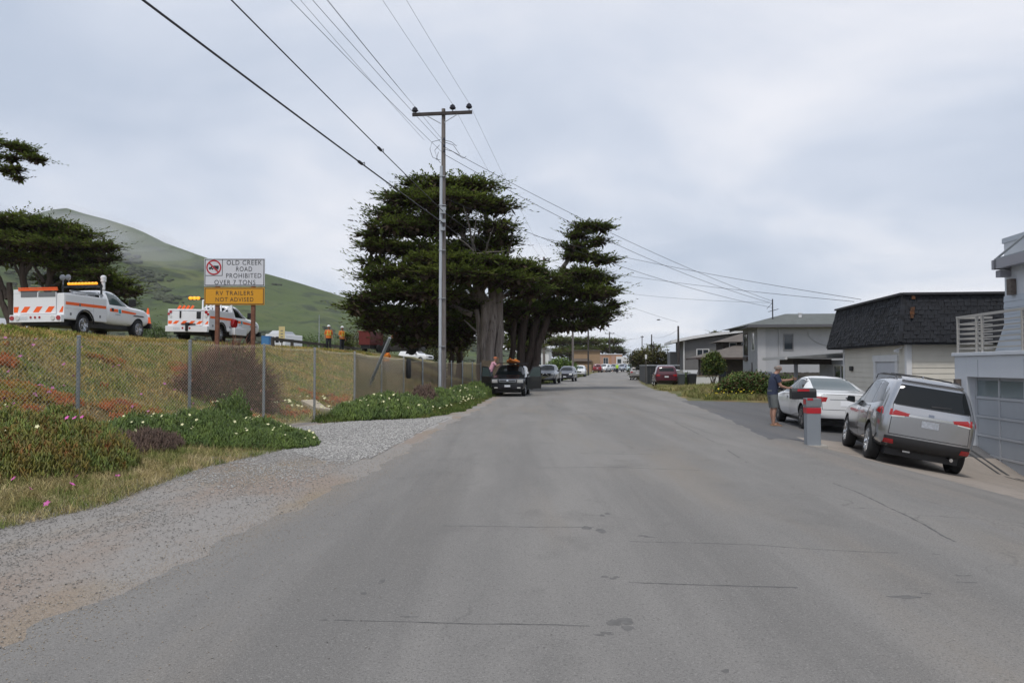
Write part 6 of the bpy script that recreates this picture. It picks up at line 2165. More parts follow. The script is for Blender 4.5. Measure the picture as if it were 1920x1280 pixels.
c.patch('spoiler', 'B', [(-.58, 1.635), (.58, 1.635), (.54, 1.70), (-.54, 1.70)], P_silver, off=.045, nu=10, nv=2, skirt=.06)
c.mirror_pair('headlamp', 'F', [(.80, .78), (.45, .80), (.45, .88), (.82, .90)], M_clear_l, off=.01, nu=4, nv=2)
for sx in (-1, 1):
    r_ = MB().tube([(sx * .62, -1.78, 1.69), (sx * .63, -1.62, 1.765), (sx * .635, -.5, 1.80), (sx * .625, .15, 1.775), (sx * .62, .32, 1.69)], .0105, 8)
    r_.build('roof_rail', M_black, c.root, smooth=True)
for y in (-1.15, -.05):
    MB().tube([(-.62, y, 1.79), (0, y, 1.81), (.62, y, 1.79)], .014, 8).build('roof_bar', M_black, c.root, smooth=True)
MB().hexa([(-.03, -1.3, 1.74), (.03, -1.3, 1.74), (.02, -1.1, 1.75), (-.02, -1.1, 1.75), (-.005, -1.32, 1.82), (.005, -1.32, 1.82), (.005, -1.24, 1.8), (-.005, -1.24, 1.8)]).build('antenna_fin', P_silver, c.root)
c.mirrors(.93, .72, 1.06, M_black)
MB().box(-.7, -2.1, .2, .7, 2.0, .4).build('undercarriage', M_black, c.root)
MB().tube([(.5, -2.0, .3), (.5, -2.38, .3)], .035, 10).build('exhaust_pipe', M_chrome, c.root, smooth=True)
MB().box(-.42, -2.37, .30, -.28, -2.33, .33).build('tow_hook', M_chrome, c.root)
c.place(8.36, 17.46, .25, .968, W_suv)
c.root.scale = (.925, 1, 1)

# ---- white sedan ----------------------------------------------------------------------------
W_sed = (1.45, -1.42, .80, .335, .225)
P_white = paint('pearl_white_paint', (0.72, 0.725, 0.73), 0, .3)
sed_st = [(-2.42, -2.42, .40, .92, 1.00, .82, .66), (-2.36, -2.36, .32, .96, 1.035, .88, .72), (-2.0, -2.0, .26, .98, 1.055, .93, .76), (-1.55, -1.50, .22, .98, 1.08, .94, .78), (-1.30, -1.15, .22, .98, 1.20, .94, .72), (-.75, -.55, .22, .96, 1.44, .94, .62),
          (-.1, -.05, .22, .94, 1.475, .94, .61), (.55, .25, .22, .925, 1.43, .94, .60), (1.05, .78, .22, .92, 1.12, .94, .68), (1.35, 1.32, .22, .91, .97, .94, .74), (1.9, 1.9, .24, .86, .92, .93, .68), (2.3, 2.3, .28, .74, .80, .88, .58), (2.42, 2.42, .36, .62, .66, .78, .48)]
c = Car('white_sedan', 'white sedan seen from behind between the mailbox post and the silver SUV', 'car', sed_st, P_white, W_sed, rim=M_dkrim)
sedan = c
c.patch('rear_window', 'B', [(-.60, 1.09), (.60, 1.09), (.50, 1.40), (-.50, 1.40)], M_glass_l, nu=12)
c.patch('windscreen', 'F', [(-.62, 1.02), (.62, 1.02), (.52, 1.40), (-.52, 1.40)], M_glass, nu=12)
for q in ([(-.08, .975), (.85, .965), (.34, 1.35), (-.08, 1.40)], [(-1.10, 1.03), (-.14, .98), (-.14, 1.40), (-.72, 1.365)]):
    c.both('window', q, M_glass, nu=6)
for d in 'RL':
    for q in ([(-.12, .32), (1.0, .32), (.98, .90), (-.12, .925)], [(-1.04, .42), (-.15, .32), (-.15, .93), (-1.18, .955)]):
        c.patch('panel_gap', d, [(q[0][0] - .010, q[0][1] - .010), (q[1][0] + .010, q[1][1] - .010), (q[2][0] + .010, q[2][1] + .010), (q[3][0] - .010, q[3][1] + .010)], M_black, off=.003, nu=10, nv=8)
        dr_ = c.patch('door', d, q, P_white, off=.007, nu=10, nv=8)
        y0 = q[0][0] + .10
        c.patch('handle', d, [(y0, .83), (y0 + .2, .82), (y0 + .2, .85), (y0, .86)], M_chrome, off=.035, nu=3, nv=1, skirt=.03, parent=dr_)
    c.patch('tail_lamp', d, [(-2.36, .78), (-2.05, .86), (-2.05, .93), (-2.36, .94)], M_red_l, off=.006, nu=4, nv=3)
c.patch('panel_gap', 'B', [(-.632, .588), (.632, .588), (.672, 1.0), (-.672, 1.0)], M_black, off=.0035, nu=14, nv=6)
bl = c.patch('boot_lid', 'B', [(-.62, .60), (.62, .60), (.66, .99), (-.66, .99)], P_white, off=.008, nu=14, nv=6)
c.mirror_pair('tail_lamp', 'B', [(.80, .78), (.80, .93), (.50, .92), (.54, .80)], M_red_l, off=.010, nu=4, nv=3)
c.patch('chrome_strip', 'B', [(-.44, .855), (.44, .855), (.44, .875), (-.44, .875)], mat('grey_strip', (.28, .29, .31), .4), off=.012, nu=8, nv=1, parent=bl)
c.patch('number_plate', 'B', [(-.17, .70), (.17, .70), (.17, .83), (-.17, .83)], mat('bright_plate', (.86, .87, .9), .3), off=.014, nu=3, nv=2, parent=bl)
c.patch('bumper', 'B', [(-.80, .38), (.80, .38), (.82, .585), (-.82, .585)], P_white, off=.010, nu=14, nv=4)
c.patch('bumper_trim', 'B', [(-.78, .29), (.78, .29), (.80, .365), (-.80, .365)], M_clad, off=.012, nu=14, nv=2)
c.patch('bumper_strip', 'B', [(-.7, .275), (.7, .275), (.7, .29), (-.7, .29)], M_chrome, off=.016, nu=10, nv=1)
c.patch('boot_badge', 'B', [(-.05, .90), (.05, .90), (.05, .94), (-.05, .94)], M_chrome, off=.016, nu=2, nv=2, parent=bl)
c.mirror_pair('headlamp', 'F', [(.80, .66), (.45, .66), (.45, .76), (.82, .78)], M_clear_l, off=.01, nu=4, nv=2)
c.mirrors(.90, .62, .95, P_white)
MB().box(-.7, -2.1, .17, .7, 2.0, .35).build('undercarriage', M_black, c.root)
c.place(9.02, 23.34, .103, .995, W_sed)

# ---- black SUV with open doors ----------------------------------------------------------------
W_pil = (1.38, -1.32, .82, .37, .24)
P_black = paint('black_blue_paint', (0.008, 0.0095, 0.013), 0, .25)
pil_st = [(-2.38, -2.30, .45, 1.10, 1.60, .86, .74), (-2.30, -2.22, .36, 1.12, 1.72, .93, .76), (-1.8, -1.75, .30, 1.12, 1.77, .965, .76), (-.8, -.8, .28, 1.10, 1.79, .97, .76), (.2, .1, .28, 1.08, 1.77, .97, .745), (.75, .42, .28, 1.07, 1.72, .97, .72),
          (1.22, 1.02, .28, 1.06, 1.22, .97, .80), (1.42, 1.4, .28, 1.05, 1.12, .97, .84), (2.0, 2.0, .30, 1.02, 1.07, .96, .80), (2.28, 2.28, .34, .95, 1.01, .93, .74), (2.38, 2.38, .44, .86, .92, .86, .66)]
c = Car('black_suv', 'black SUV with both front doors open and an orange kayak on its roof', 'car', pil_st, P_black, W_pil)
pil = c
c.patch('windscreen', 'F', [(-.72, 1.18), (.72, 1.18), (.62, 1.66), (-.62, 1.66)], M_glass, nu=12)
for q in ([(.0, 1.12), (.95, 1.11), (.55, 1.62), (.0, 1.66)], [(-1.0, 1.14), (-.06, 1.12), (-.06, 1.67), (-1.0, 1.67)], [(-1.98, 1.18), (-1.06, 1.15), (-1.06, 1.67), (-1.9, 1.64)]):
    c.both('window', q, M_glass, nu=6)
c.mirror_pair('headlamp', 'F', [(.86, .76), (.54, .76), (.56, .94), (.85, .94)], mat('dull_lens', (.34, .34, .33), .15), off=.01, nu=4, nv=3)
gr_ = c.patch('grille', 'F', [(-.46, .80), (.46, .80), (.46, .93), (-.46, .93)], mat('dull_chrome', (.3, .31, .33), .3, metal=.7), off=.012, nu=10, nv=3)
c.patch('grille_bar', 'F', [(-.43, .845), (-.06, .845), (-.06, .905), (-.43, .905)], M_black, off=.016, nu=6, nv=1, parent=gr_)
c.patch('grille_bar', 'F', [(.06, .845), (.43, .845), (.43, .905), (.06, .905)], M_black, off=.016, nu=6, nv=1, parent=gr_)
c.patch('emblem', 'F', [(-.05, .83), (.05, .83), (.05, .92), (-.05, .92)], M_chrome, off=.02, nu=2, nv=2, parent=gr_)
c.patch('bumper', 'F', [(-.88, .36), (.88, .36), (.88, .66), (-.88, .66)], mat('dark_blue_black', (.012, .013, .017), .35), off=.012, nu=14, nv=4)
c.patch('number_plate', 'F', [(-.16, .53), (.16, .53), (.16, .64), (-.16, .64)], M_plate, off=.02, nu=3, nv=2)
c.mirror_pair('fog_lamp', 'F', [(.72, .46), (.54, .46), (.54, .52), (.72, .52)], M_clear_l, off=.02, nu=2, nv=2)
c.mirrors(.95, .86, 1.1, M_black)
MB().box(-.7, -2.1, .2, .7, 2.0, .4).build('undercarriage', M_black, c.root)
for sx in (-1, 1):
    ang = 44 if sx < 0 else 42
    hx_, hy_ = sx * .965, 1.12
    a = R(ang)
    # door extends backwards from its hinge, swung outwards
    d = Vector((sx * math.sin(a), -math.cos(a), 0))
    n_ = Vector((d.y, -d.x, 0)) * .04
    def dp(t, z, k): return Vector((hx_, hy_, z)) + d * t + n_ * k
    q = MB()
    q.hexa([dp(0, .36, -1), dp(1.08, .40, -1), dp(1.08, .40, 1), dp(0, .36, 1), dp(0, 1.08, -1), dp(1.12, 1.10, -1), dp(1.12, 1.10, 1), dp(0, 1.08, 1)])
    for (t0, z0, t1, z1) in ((.05, 1.08, .48, 1.62), (.48, 1.62, 1.04, 1.66), (1.04, 1.66, 1.10, 1.10)):
        q.bar(dp(t0, z0, 0), dp(t1, z1, 0), .05, .05)
    do = q.build('open_door', P_black, c.root, bevel=.015)
    g_ = MB().hexa([dp(.10, 1.1, -.1), dp(1.07, 1.1, -.1), dp(1.07, 1.1, .1), dp(.10, 1.1, .1), dp(.50, 1.61, -.1), dp(1.02, 1.64, -.1), dp(1.02, 1.64, .1), dp(.50, 1.61, .1)])
    g_.build('window', M_glass_l, do)
    q = MB().box(min(sx * .85, sx * .99), .1, .45, max(sx * .85, sx * .99), 1.06, 1.06)
    q.build('door_opening', M_black, c.root)
c.place(-.02, 46.3, -.1, -.995, W_pil)
ky = thing('kayak', 'orange kayak lying on the roof of the black SUV', 'kayak', c.root.location + Vector((-.02 + .1, -.1, 1.86)), math.atan2(.1, -.995))
pts, rs = [], []
k_ = MB()
prof = [(-1.6, .02, .12), (-1.3, .2, .02), (-.6, .36, -.03), (.2, .38, -.03), (1.0, .28, 0), (1.5, .1, .06), (1.7, .02, .14)]
V, Fc = [], []
for (y, w_, zz) in prof:
    for k in range(12):
        a = 2 * math.pi * k / 12
        V.append((w_ * math.cos(a), y, zz + .10 + (.13 * math.sin(a) if math.sin(a) > 0 else .11 * math.sin(a)) * (.3 + w_ * 1.9)))
for i in range(len(prof) - 1):
    for k in range(12):
        Fc.append((i * 12 + k, i * 12 + (k + 1) % 12, (i + 1) * 12 + (k + 1) % 12, (i + 1) * 12 + k))
k_.add(V, Fc + [tuple(range(12)), tuple(range(72, 84))])
M_org = mat('orange_plastic', (.62, .17, .012), .35)
k_.build('hull', M_org, ky, smooth=True)
MB().bar((-.85, -.6, -.02), (.85, -.6, -.02), .05, .05).bar((-.85, .6, -.02), (.85, .6, -.02), .05, .05).build('roof_bar', M_black, ky)

# ---- ordinary parked cars, simpler ------------------------------------------------------------
sm_suv = [(-2.25, -2.10, .42, 1.02, 1.46, .82, .62), (-2.18, -1.98, .34, 1.04, 1.60, .89, .66), (-1.6, -1.45, .28, 1.05, 1.68, .925, .69), (-.6, -.6, .26, 1.03, 1.70, .925, .69), (.5, .2, .26, 1.01, 1.65, .925, .66), (1.02, .85, .26, 1.0, 1.14, .925, .72),
          (1.25, 1.25, .26, .99, 1.06, .925, .75), (1.9, 1.9, .28, .94, .99, .90, .68), (2.2, 2.2, .36, .80, .86, .82, .56)]
W_sm = (1.3, -1.3, .78, .345, .22)


def simple_car(name, label, cat, st, pnt, W_, x, y, hx, hy, face, dark=True, k=1.0, group=None, lamps=True):
    c = Car(name, label, cat, st, pnt, W_, sub=2, group=group)
    g_ = M_glass if dark else M_glass_l
    zb, zt_ = st[4][3] + .10, c.zr - .10
    c.patch('windscreen', 'F', [(-.62, zb + .08), (.62, zb + .08), (.54, zt_), (-.54, zt_)], g_, nu=8, nv=4)
    c.patch('rear_window', 'B', [(-.6, zb + .08), (.6, zb + .08), (.52, zt_ - .03), (-.52, zt_ - .03)], g_, nu=8, nv=4)
    for q in ([(-.05, zb), (.72, zb), (.30, zt_), (-.05, zt_)], [(-1.05, zb), (-.12, zb), (-.12, zt_), (-1.0, zt_)]):
        c.both('window', q, M_glass, nu=4, nv=3)
    c.mirror_pair('headlamp', 'F', [(.78, .72), (.46, .72), (.48, .86), (.76, .88)], M_clear_l, off=.012, nu=3, nv=2)
    c.mirror_pair('tail_lamp', 'B', [(.80, .86), (.80, 1.02), (.5, 1.0), (.54, .88)], M_red_l, off=.012, nu=3, nv=2)
    c.patch('grille', 'F', [(-.4, .62), (.4, .62), (.4, .80), (-.4, .80)], M_black, off=.01, nu=5, nv=2)
    c.patch('number_plate', 'F', [(-.16, .48), (.16, .48), (.16, .59), (-.16, .59)], M_plate, off=.02, nu=2, nv=1)
    c.patch('number_plate', 'B', [(-.16, .76), (.16, .76), (.16, .88), (-.16, .88)], M_plate, off=.02, nu=2, nv=1)
    c.patch('bumper', 'B', [(-.78, .36), (.78, .36), (.78, .52), (-.78, .52)], M_clad, off=.015, nu=8, nv=2)
    c.patch('bumper', 'F', [(-.74, .40), (.74, .40), (.74, .47), (-.74, .47)], M_clad, off=.015, nu=8, nv=2)
    c.mirrors(.90, .65, 1.0, M_black)
    c.place(x, y, hx, hy, W_)
    return c


# grey pickup facing us
pk_st = [(-.95, -.95, .45, 1.15, 1.72, .9, .70), (-.9, -.88, .36, 1.16, 1.80, .95, .74), (-.4, -.4, .34, 1.16, 1.85, .96, .75), (.4, .3, .34, 1.14, 1.84, .96, .74), (.85, .6, .34, 1.13, 1.77, .96, .72), (1.25, 1.12, .34, 1.12, 1.26, .96, .8), (1.45, 1.45, .34, 1.12, 1.18, .96, .84), (2.4, 2.4, .36, 1.09, 1.13, .95, .82), (2.65, 2.65, .42, 1.0, 1.06, .92, .78), (2.72, 2.72, .5, .92, .98, .88, .72)]
W_pk = (1.85, -1.75, .82, .39, .26)
P_grey = paint('grey_silver_paint', (.20, .215, .24), .6, .3)
c = Car('pickup_truck', 'grey pickup truck parked behind the black SUV', 'car', pk_st, P_grey, W_pk)
c.patch('windscreen', 'F', [(-.7, 1.26), (.7, 1.26), (.6, 1.75), (-.6, 1.75)], M_glass, nu=8)
for q in ([(.05, 1.2), (1.0, 1.2), (.62, 1.7), (.05, 1.74)], [(-.75, 1.2), (0, 1.2), (0, 1.74), (-.72, 1.74)]):
    c.both('window', q, M_glass, nu=4)
c.mirror_pair('headlamp', 'F', [(.86, .86), (.58, .86), (.58, 1.02), (.85, 1.02)], M_clear_l, off=.012, nu=3, nv=2)
c.patch('grille', 'F', [(-.52, .76), (.52, .76), (.52, 1.0), (-.52, 1.0)], M_black, off=.012, nu=6, nv=3)
for sx in (-1, 1):
    c.patch('grille_bar', 'F', [(sx * .4, .78), (sx * .3, .78), (sx * .06, .98), (sx * .16, .98)], M_chrome, off=.02, nu=2, nv=3)
c.patch('bumper', 'F', [(-.88, .46), (.88, .46), (.88, .72), (-.88, .72)], M_chrome, off=.02, nu=8, nv=2)
c.mirrors(.95, .95, 1.16, M_black)
q = MB().box(-.96, -2.75, .5, .96, -1.0, 1.13)
q.build('cargo_bed', P_grey, c.root, bevel=.03)
MB().box(-.96, -2.78, 1.13, .96, -1.0, 1.19).build('bed_rail', M_black, c.root)
MB().box(-.7, -2.6, .3, .7, 2.2, .5).build('undercarriage', M_black, c.root)
c.place(3.55, 77.3, -.17, -.985, W_pk)
simple_car('dark_suv', 'dark blue-grey SUV parked behind the grey pickup', 'car', sm_suv, paint('dark_blue_grey_paint', (.045, .052, .07), .4), W_sm, 6.15, 88.6, -.2, -.98, 'F')
simple_car('white_suv', 'small white SUV last in the near left row of parked cars', 'car', sm_suv, P_white, W_sm, 10.1, 119, -.16, -.985, 'F', dark=False)
simple_car('red_suv', 'far red SUV seen from behind at the tan house', 'car', sm_suv, paint('dark_red_paint', (.20, .018, .028)), W_sm, 16.9, 158, .10, .99, 'B')
FARG = 'far cars parked at the end of the street'
simple_car('white_car', 'far white car directly right of the red SUV', 'car', sm_suv, P_white, W_sm, 18.9, 163, -.4, -.92, 'F', group=FARG)
simple_car('white_car', 'second far white car, left of the figure in lime vest', 'car', sm_suv, P_white, W_sm, 20.7, 171, .5, .86, 'F', group=FARG)
simple_car('silver_car', 'far silver car just left of the figure in lime vest', 'car', sm_suv, P_silver, W_sm, 22.4, 176, -.3, -.95, 'F', group=FARG)
simple_car('silver_car', 'far silver-blue car just right of the figure in lime vest', 'car', sm_suv, paint('silver_blue_paint', (.3, .33, .40), .5), W_sm, 23.9, 172, -.5, -.86, 'F', group=FARG)
simple_car('pale_van', 'far pale teal and white vehicle in the middle of the street end', 'car', sm_suv, paint('pale_teal_paint', (.36, .46, .48)), W_sm, 24.7, 166, -.13, -.99, 'F', dark=False)
simple_car('silver_car', 'silver car peeping out left behind the black fence', 'car', sm_suv, paint('warm_silver_paint', (.34, .33, .32), .5), W_sm, 15.35, 98.0, .13, .99, 'B')
simple_car('maroon_suv', 'maroon SUV parked in front of the black fence', 'car', suv_st, paint('maroon_paint', (.075, .006, .018), .1), W_suv, 12.75, 66.6, .12, .99, 'B')
simple_car('white_car', 'white car beyond the screened fence, left of the utility pole', 'car', sm_suv, P_white, W_sm, -11.9, 99, .85, -.5, 'F')

# white boat beside the maroon SUV
bt = thing('boat', 'small white boat hull on a trailer right of the maroon SUV', 'boat', (15.0, 72.0, 0.05), .3)
V, Fc = [], []
st_ = [(-2.2, .75, .55), (-1, .85, .5), (.5, .8, .5), (1.6, .5, .6), (2.4, .05, .85)]
for (y, w_, zk) in st_:
    V += [(0, y, zk), (w_ * .7, y, zk + .2), (w_, y, zk + .75), (-w_, y, zk + .75), (-w_ * .7, y, zk + .2)]
for i in range(4):
    for k in range(5):
        Fc.append((i * 5 + k, i * 5 + (k + 1) % 5, i * 5 + 5 + (k + 1) % 5, i * 5 + 5 + k))
MB().add(V, Fc + [(0, 1, 2, 3, 4), (20, 21, 22, 23, 24)]).build('hull', M_white, bt)
MB().box(-.5, -2, .35, .5, 1.5, .45).build('trailer_frame', M_galv, bt)
for sx in (-1, 1):
    MB().lathe([(.26, -.08), (.28, 0), (.26, .08)], 14, 'x', (sx * .75, -.6, .28)).build('wheel', M_rubber, bt)

# ---- the two utility trucks ---------------------------------------------------------------------
P_ut = paint('fleet_white_paint', (.78, .785, .80), 0, .35)
M_ref = mat('reflective_orange', (.92, .125, .012), .4)
M_amber = mat('lit_amber_lamp', (.8, .3, .02), .3, emit=(1.0, .36, .015), estr=.75)
M_grill = mat('grey_mesh', (.16, .165, .175), .5)
M_teal = mat('teal_print', (.02, .32, .42), .5)
cab_st = [(-.30, -.28, .60, 1.30, 1.86, .94, .72), (-.24, -.20, .52, 1.31, 1.93, .99, .77), (.2, .2, .48, 1.31, 1.98, 1.0, .78), (.75, .62, .48, 1.30, 1.95, 1.0, .76), (1.0, .82, .48, 1.29, 1.82, 1.0, .76), (1.45, 1.36, .48, 1.29, 1.40, 1.0, .83), (1.65, 1.65, .48, 1.29, 1.34, 1.0, .86), (2.5, 2.5, .50, 1.26, 1.31, .99, .86), (2.78, 2.78, .54, 1.15, 1.22, .96, .82), (2.88, 2.88, .62, 1.02, 1.10, .92, .76)]
W_ut = (1.98, -1.72, .86, .41, .27)


def utility_truck(label, x, y, hx, hy, variant):
    c = Car('utility_truck', label, 'truck', cab_st, P_ut, W_ut)
    r = c.root
    c.patch('windscreen', 'F', [(-.74, 1.40), (.74, 1.40), (.64, 1.88), (-.64, 1.88)], M_glass, nu=8)
    c.both('window', [(-.0, 1.34), (1.22, 1.33), (.78, 1.80), (-.0, 1.86)], M_glass_l if variant == 1 else M_glass, nu=6)
    c.patch('rear_window', 'B', [(-.7, 1.4), (.7, 1.4), (.62, 1.82), (-.62, 1.82)], M_glass, nu=6)
    for d in 'RL':
        dr_ = c.patch('door', d, [(-.06, .56), (1.28, .56), (1.24, 1.27), (-.06, 1.29)], P_ut, off=.006, nu=10, nv=8)
        c.patch('reflective_stripe', d, [(-.04, 1.06), (.5, 1.055), (.5, 1.18), (-.04, 1.185)], M_ref, off=.010, nu=4, nv=2, parent=dr_)
        c.patch('reflective_stripe', d, [(.74, 1.05), (1.72, 1.03), (1.80, 1.10), (.74, 1.175)], M_ref, off=.010, nu=8, nv=2)
        c.patch('handle', d, [(.06, 1.08), (.20, 1.08), (.20, 1.20), (.06, 1.20)], M_black, off=.02, nu=2, nv=2, parent=dr_)
        lg = c.patch('door_logo', d, [(.54, 1.02), (.70, 1.02), (.68, 1.20), (.52, 1.17)], M_teal, off=.012, nu=3, nv=3, parent=dr_)
        c.patch('wheel_arch_trim', d, [(1.52, .95), (2.44, .95), (2.3, 1.0), (1.66, 1.0)], M_black, off=.012, nu=6, nv=1)
    text_mesh('door_lettering', 'Caltrans', .07, mat('lettering_blue', (.03, .06, .10), .6), r, (1.012, .46, .93), .34, rot=(R(90), 0, R(90)))
    c.mirror_pair('headlamp', 'F', [(.88, .86), (.62, .86), (.62, 1.04), (.87, 1.04)], M_clear_l, off=.012, nu=3, nv=2)
    c.patch('grille', 'F', [(-.56, .78), (.56, .78), (.56, 1.05), (-.56, 1.05)], M_chrome, off=.012, nu=6, nv=3)
    MB().box(-.98, 2.86, .48, .98, 3.02, .72).build('bumper', M_black, r, bevel=.02)
    for sx in (-1, 1):
        MB().box(min(sx * 1.02, sx * 1.3), 1.16, 1.34, max(sx * 1.02, sx * 1.3), 1.30, 1.66).bar((sx * .98, 1.2, 1.38), (sx * 1.06, 1.2, 1.42), .05, .05).build('side_mirror', M_black, r, bevel=.03)
    # service body with wheel openings
    bm_ = MB().box(-1.05, -2.92, .58, 1.05, -.36, 1.56).build('service_body', P_ut, r)
    ct = MB()
    for sx in (-1, 1):
        xa, xb = sorted((sx * .62, sx * 1.5))
        ct.lathe([(.50, xa), (.50, xb)], 28, 'x', (0, -1.72, .44))
    co = ct.build('cut', M_black)
    bo = bm_.modifiers.new('b', 'BOOLEAN')
    bo.object = co
    bo.solver = 'EXACT'
    bo.material_mode = 'TRANSFER'
    m3 = eval_mesh(bm_)
    bm_.modifiers.clear()
    bm_.data = m3
    kill(co)
    bv = bm_.modifiers.new('bevel', 'BEVEL')
    bv.width, bv.segments, bv.limit_method = .015, 2, 'ANGLE'
    for sx in (-1, 1):
        a = lambda y0, z0, y1, z1, nm, m, t0=1.05, t1=1.066: MB().box(min(sx * t0, sx * t1), y0, z0, max(sx * t0, sx * t1), y1, z1).build(nm, m, r, bevel=.004)
        for (y0, z0, y1, z1) in ([(-2.86, 1.0, -1.24, 1.52), (-1.20, .62, -.42, 1.52), (-2.86, .62, -2.30, .96)] if variant == 1 else [(-2.86, .95, -1.3, 1.52), (-1.24, .62, -.42, 1.52), (-2.86, .62, -2.3, .92)]):
            cd = a(y0, z0, y1, z1, 'compartment_door', P_ut)
            xx = sorted((sx * 1.066, sx * 1.082))
            MB().box(xx[0], (y0 + y1) / 2 - .04, z0 + .12, xx[1], (y0 + y1) / 2 + .04, z0 + .22).build('latch', M_grill, cd)
        a(-2.86, 1.13, -.42, 1.245, 'reflective_stripe', M_ref, 1.0665, 1.071)
        # raised arch lip
        q = MB()
        for k in range(12):
            a0, a1 = math.pi * k / 12, math.pi * (k + 1) / 12
            q.bar((sx * 1.06, -1.72 + .53 * math.cos(a0), .46 + .53 * math.sin(a0)), (sx * 1.06, -1.72 + .53 * math.cos(a1), .46 + .53 * math.sin(a1)), .05, .05, up=(1, 0, 0))
        q.build('arch_lip', M_black, r)
        MB().box(min(sx * .9, sx * 1.0), -2.2, .25, max(sx * .9, sx * 1.0), -2.17, .55).build('mud_flap', M_black, r)
    # rear
    MB().box(-1.06, -3.10, .46, 1.06, -2.93, .74).build('rear_bumper', P_ut, r, bevel=.012)
    M_st = M_ref
    tgz = 1.60 if variant == 1 else 1.42
    tgate = MB().box(-.74, -2.965, .78, .74, -2.925, tgz).build('tailgate', P_ut, r, bevel=.008)
    n = 5 if variant == 1 else 6
    for k in range(n):
        xx = -1.0 + k * 2.0 / (n - 1)
        yb = -2.972 if abs(xx) < .76 else -2.926
        w_ = .12 if variant == 1 else .10
        z0, z1 = (.84, 1.06) if variant == 1 else (.84, .99)
        if k in (0, n - 1):
            s0, s1 = (xx - .02, xx + .14) if k == 0 else (xx - .16, xx + .02)
            pl = [(s0, z0), (s1, z0), (s1 + (.05 if k == 0 else 0), z1), (s0, z1)] if k == 0 else [(s0, z0), (s1 - .03, z0), (s1, z1), (s0 + .13, z1)]
            MB().prism(pl, -2.9215, -2.926, 'y').build('chevron_stripe', M_st, r)
        else:
            MB().prism([(xx - w_ - .08, z0), (xx + w_ - .08, z0), (xx + w_ + .08, z1), (xx - w_ + .08, z1)], -2.9655, -2.970, 'y').build('chevron_stripe', M_st, r)
    for sx in (-1, 1):
        for (dx, m) in ((.95, M_red_l), (.72, M_clear_l)):
            if variant == 1:
                MB().lathe([(.085, -3.125), (.085, -3.10)], 16, 'y', (sx * dx, 0, .62)).build('tail_lamp', m, r)
            else:
                MB().lathe([(.07, -2.945), (.07, -2.92)], 14, 'y', (sx * .9, 0, 1.42 - (0 if m == M_red_l else .2))).build('tail_lamp', m, r)
        if variant == 2:
            MB().lathe([(.06, -2.945), (.06, -2.92)], 14, 'y', (sx * 1.0, 0, 1.32)).build('tail_lamp', M_red_l, r)
    for k, xx in enumerate((-.18, 0, .18)):
        MB().lathe([(.045, -3.115), (.045, -3.10)], 12, 'y', (xx, 0, .64)).build('marker_lamp', M_red_l, r)
    MB().box(-.66, -3.106, .56, -.32, -3.10, .68).build('number_plate', M_plate, r)
    MB().box(-.8, -2.8, .35, .8, 2.6, .58).build('chassis', M_black, r)
    if variant == 1:
        pnl = MB().box(-.72, -2.96, 1.40, .0 - .02, -2.945, 1.66).build('mesh_panel', M_grill, r)
        MB().box(.02, -2.975, 1.42, .72, -2.968, 1.60).build('mesh_panel', M_grill, r)
        MB().box(-.70, -2.975, 1.42, -.03, -2.968, 1.60).build('mesh_panel', M_grill, r)
        MB().box(-.80, -2.99, 1.66, .80, -2.93, 1.72).box(-.80, -2.99, 1.74, .80, -2.95, 1.78).build('orange_rail', M_ref, r)
        MB().box(-1.05, -2.92, 1.56, -.74, -.4, 1.72).build('side_box', P_ut, r, bevel=.01)
        rk = MB()
        for sx in (-1, 1):
            rk.bar((sx * .9, -2.4, 1.70), (sx * .9, -.4, 1.70), .05, .05)
            for yy in (-2.3, -1.4, -.5):
                rk.bar((sx * .9, yy, 1.56), (sx * .9, yy, 1.7), .05, .05)
        rk.bar((-.9, -1.4, 1.70), (.9, -1.4, 1.70), .05, .05)
        rk.build('rack', M_galv, r)
        cl = MB()
        for k in range(6):
            cl.bar((-.6 + k * .22, -2.0 + .2 * k, 1.62), (-.3 + k * .2, -.7, 1.66 + .03 * (k % 3)), .07, .07)
        cl.box(.2, -1.0, 1.5, .7, -.6, 1.78)
        cl.build('tool_load', M_grill, r)
        hz_ = MB()
        for sx in (-1, 1):
            hz_.bar((sx * .85, -.42, 1.5), (sx * .85, -.42, 2.16), .06, .06)
        hz_.bar((-.9, -.42, 2.06), (.9, -.42, 2.06), .06, .06)
        hz_.build('headache_rack', M_black, r)
        lb = MB().box(-.62, -.50, 2.10, .70, -.36, 2.13).build('light_bar', M_black, r)
        for k in range(9):
            MB().lathe([(.04, -.062), (.055, -.04), (.055, .04), (.04, .062)], 12, 'x', (-.55 + k * .147, -.45, 2.185)).build('amber_lamp', M_amber, lb, smooth=True)
        for k in (0, 1):
            MB().lathe([(.03, -.35), (.12, -.42), (.12, -.46), (.1, -.47)], 14, 'y', (-.86 + k * .25, 0, 2.46)).bar((-.86 + k * .25, -.4, 2.1), (-.86 + k * .25, -.4, 2.36), .03, .03).build('work_lamp', mat('lamp_housing_grey', (.2, .21, .23), .35, metal=.6), r, smooth=True)
        bc = MB().lathe([(.07, 1.95), (.07, 2.28), (.11, 2.3), (.11, 2.42), (.12, 2.44), (.10, 2.52), (.04, 2.55)], 14, c=(.72, -.1, 0))
        bc.build('camera_mast', M_white, r, smooth=True)
        MB().box(.62, -.2, 2.32, .66, 0, 2.42).build('camera_lens', M_black, r)
        cn = MB().lathe([(.16, .72), (.13, .75), (.03, 1.42)], 12, c=(.75, 3.08, 0))
        o = cn.build('traffic_cone', M_ref, smooth=True)
        o.parent = r
        MB().lathe([(.095, .98), (.075, 1.14)], 12, c=(.75, 3.08, 0)).build('cone_band', M_white, o, smooth=True)
    else:
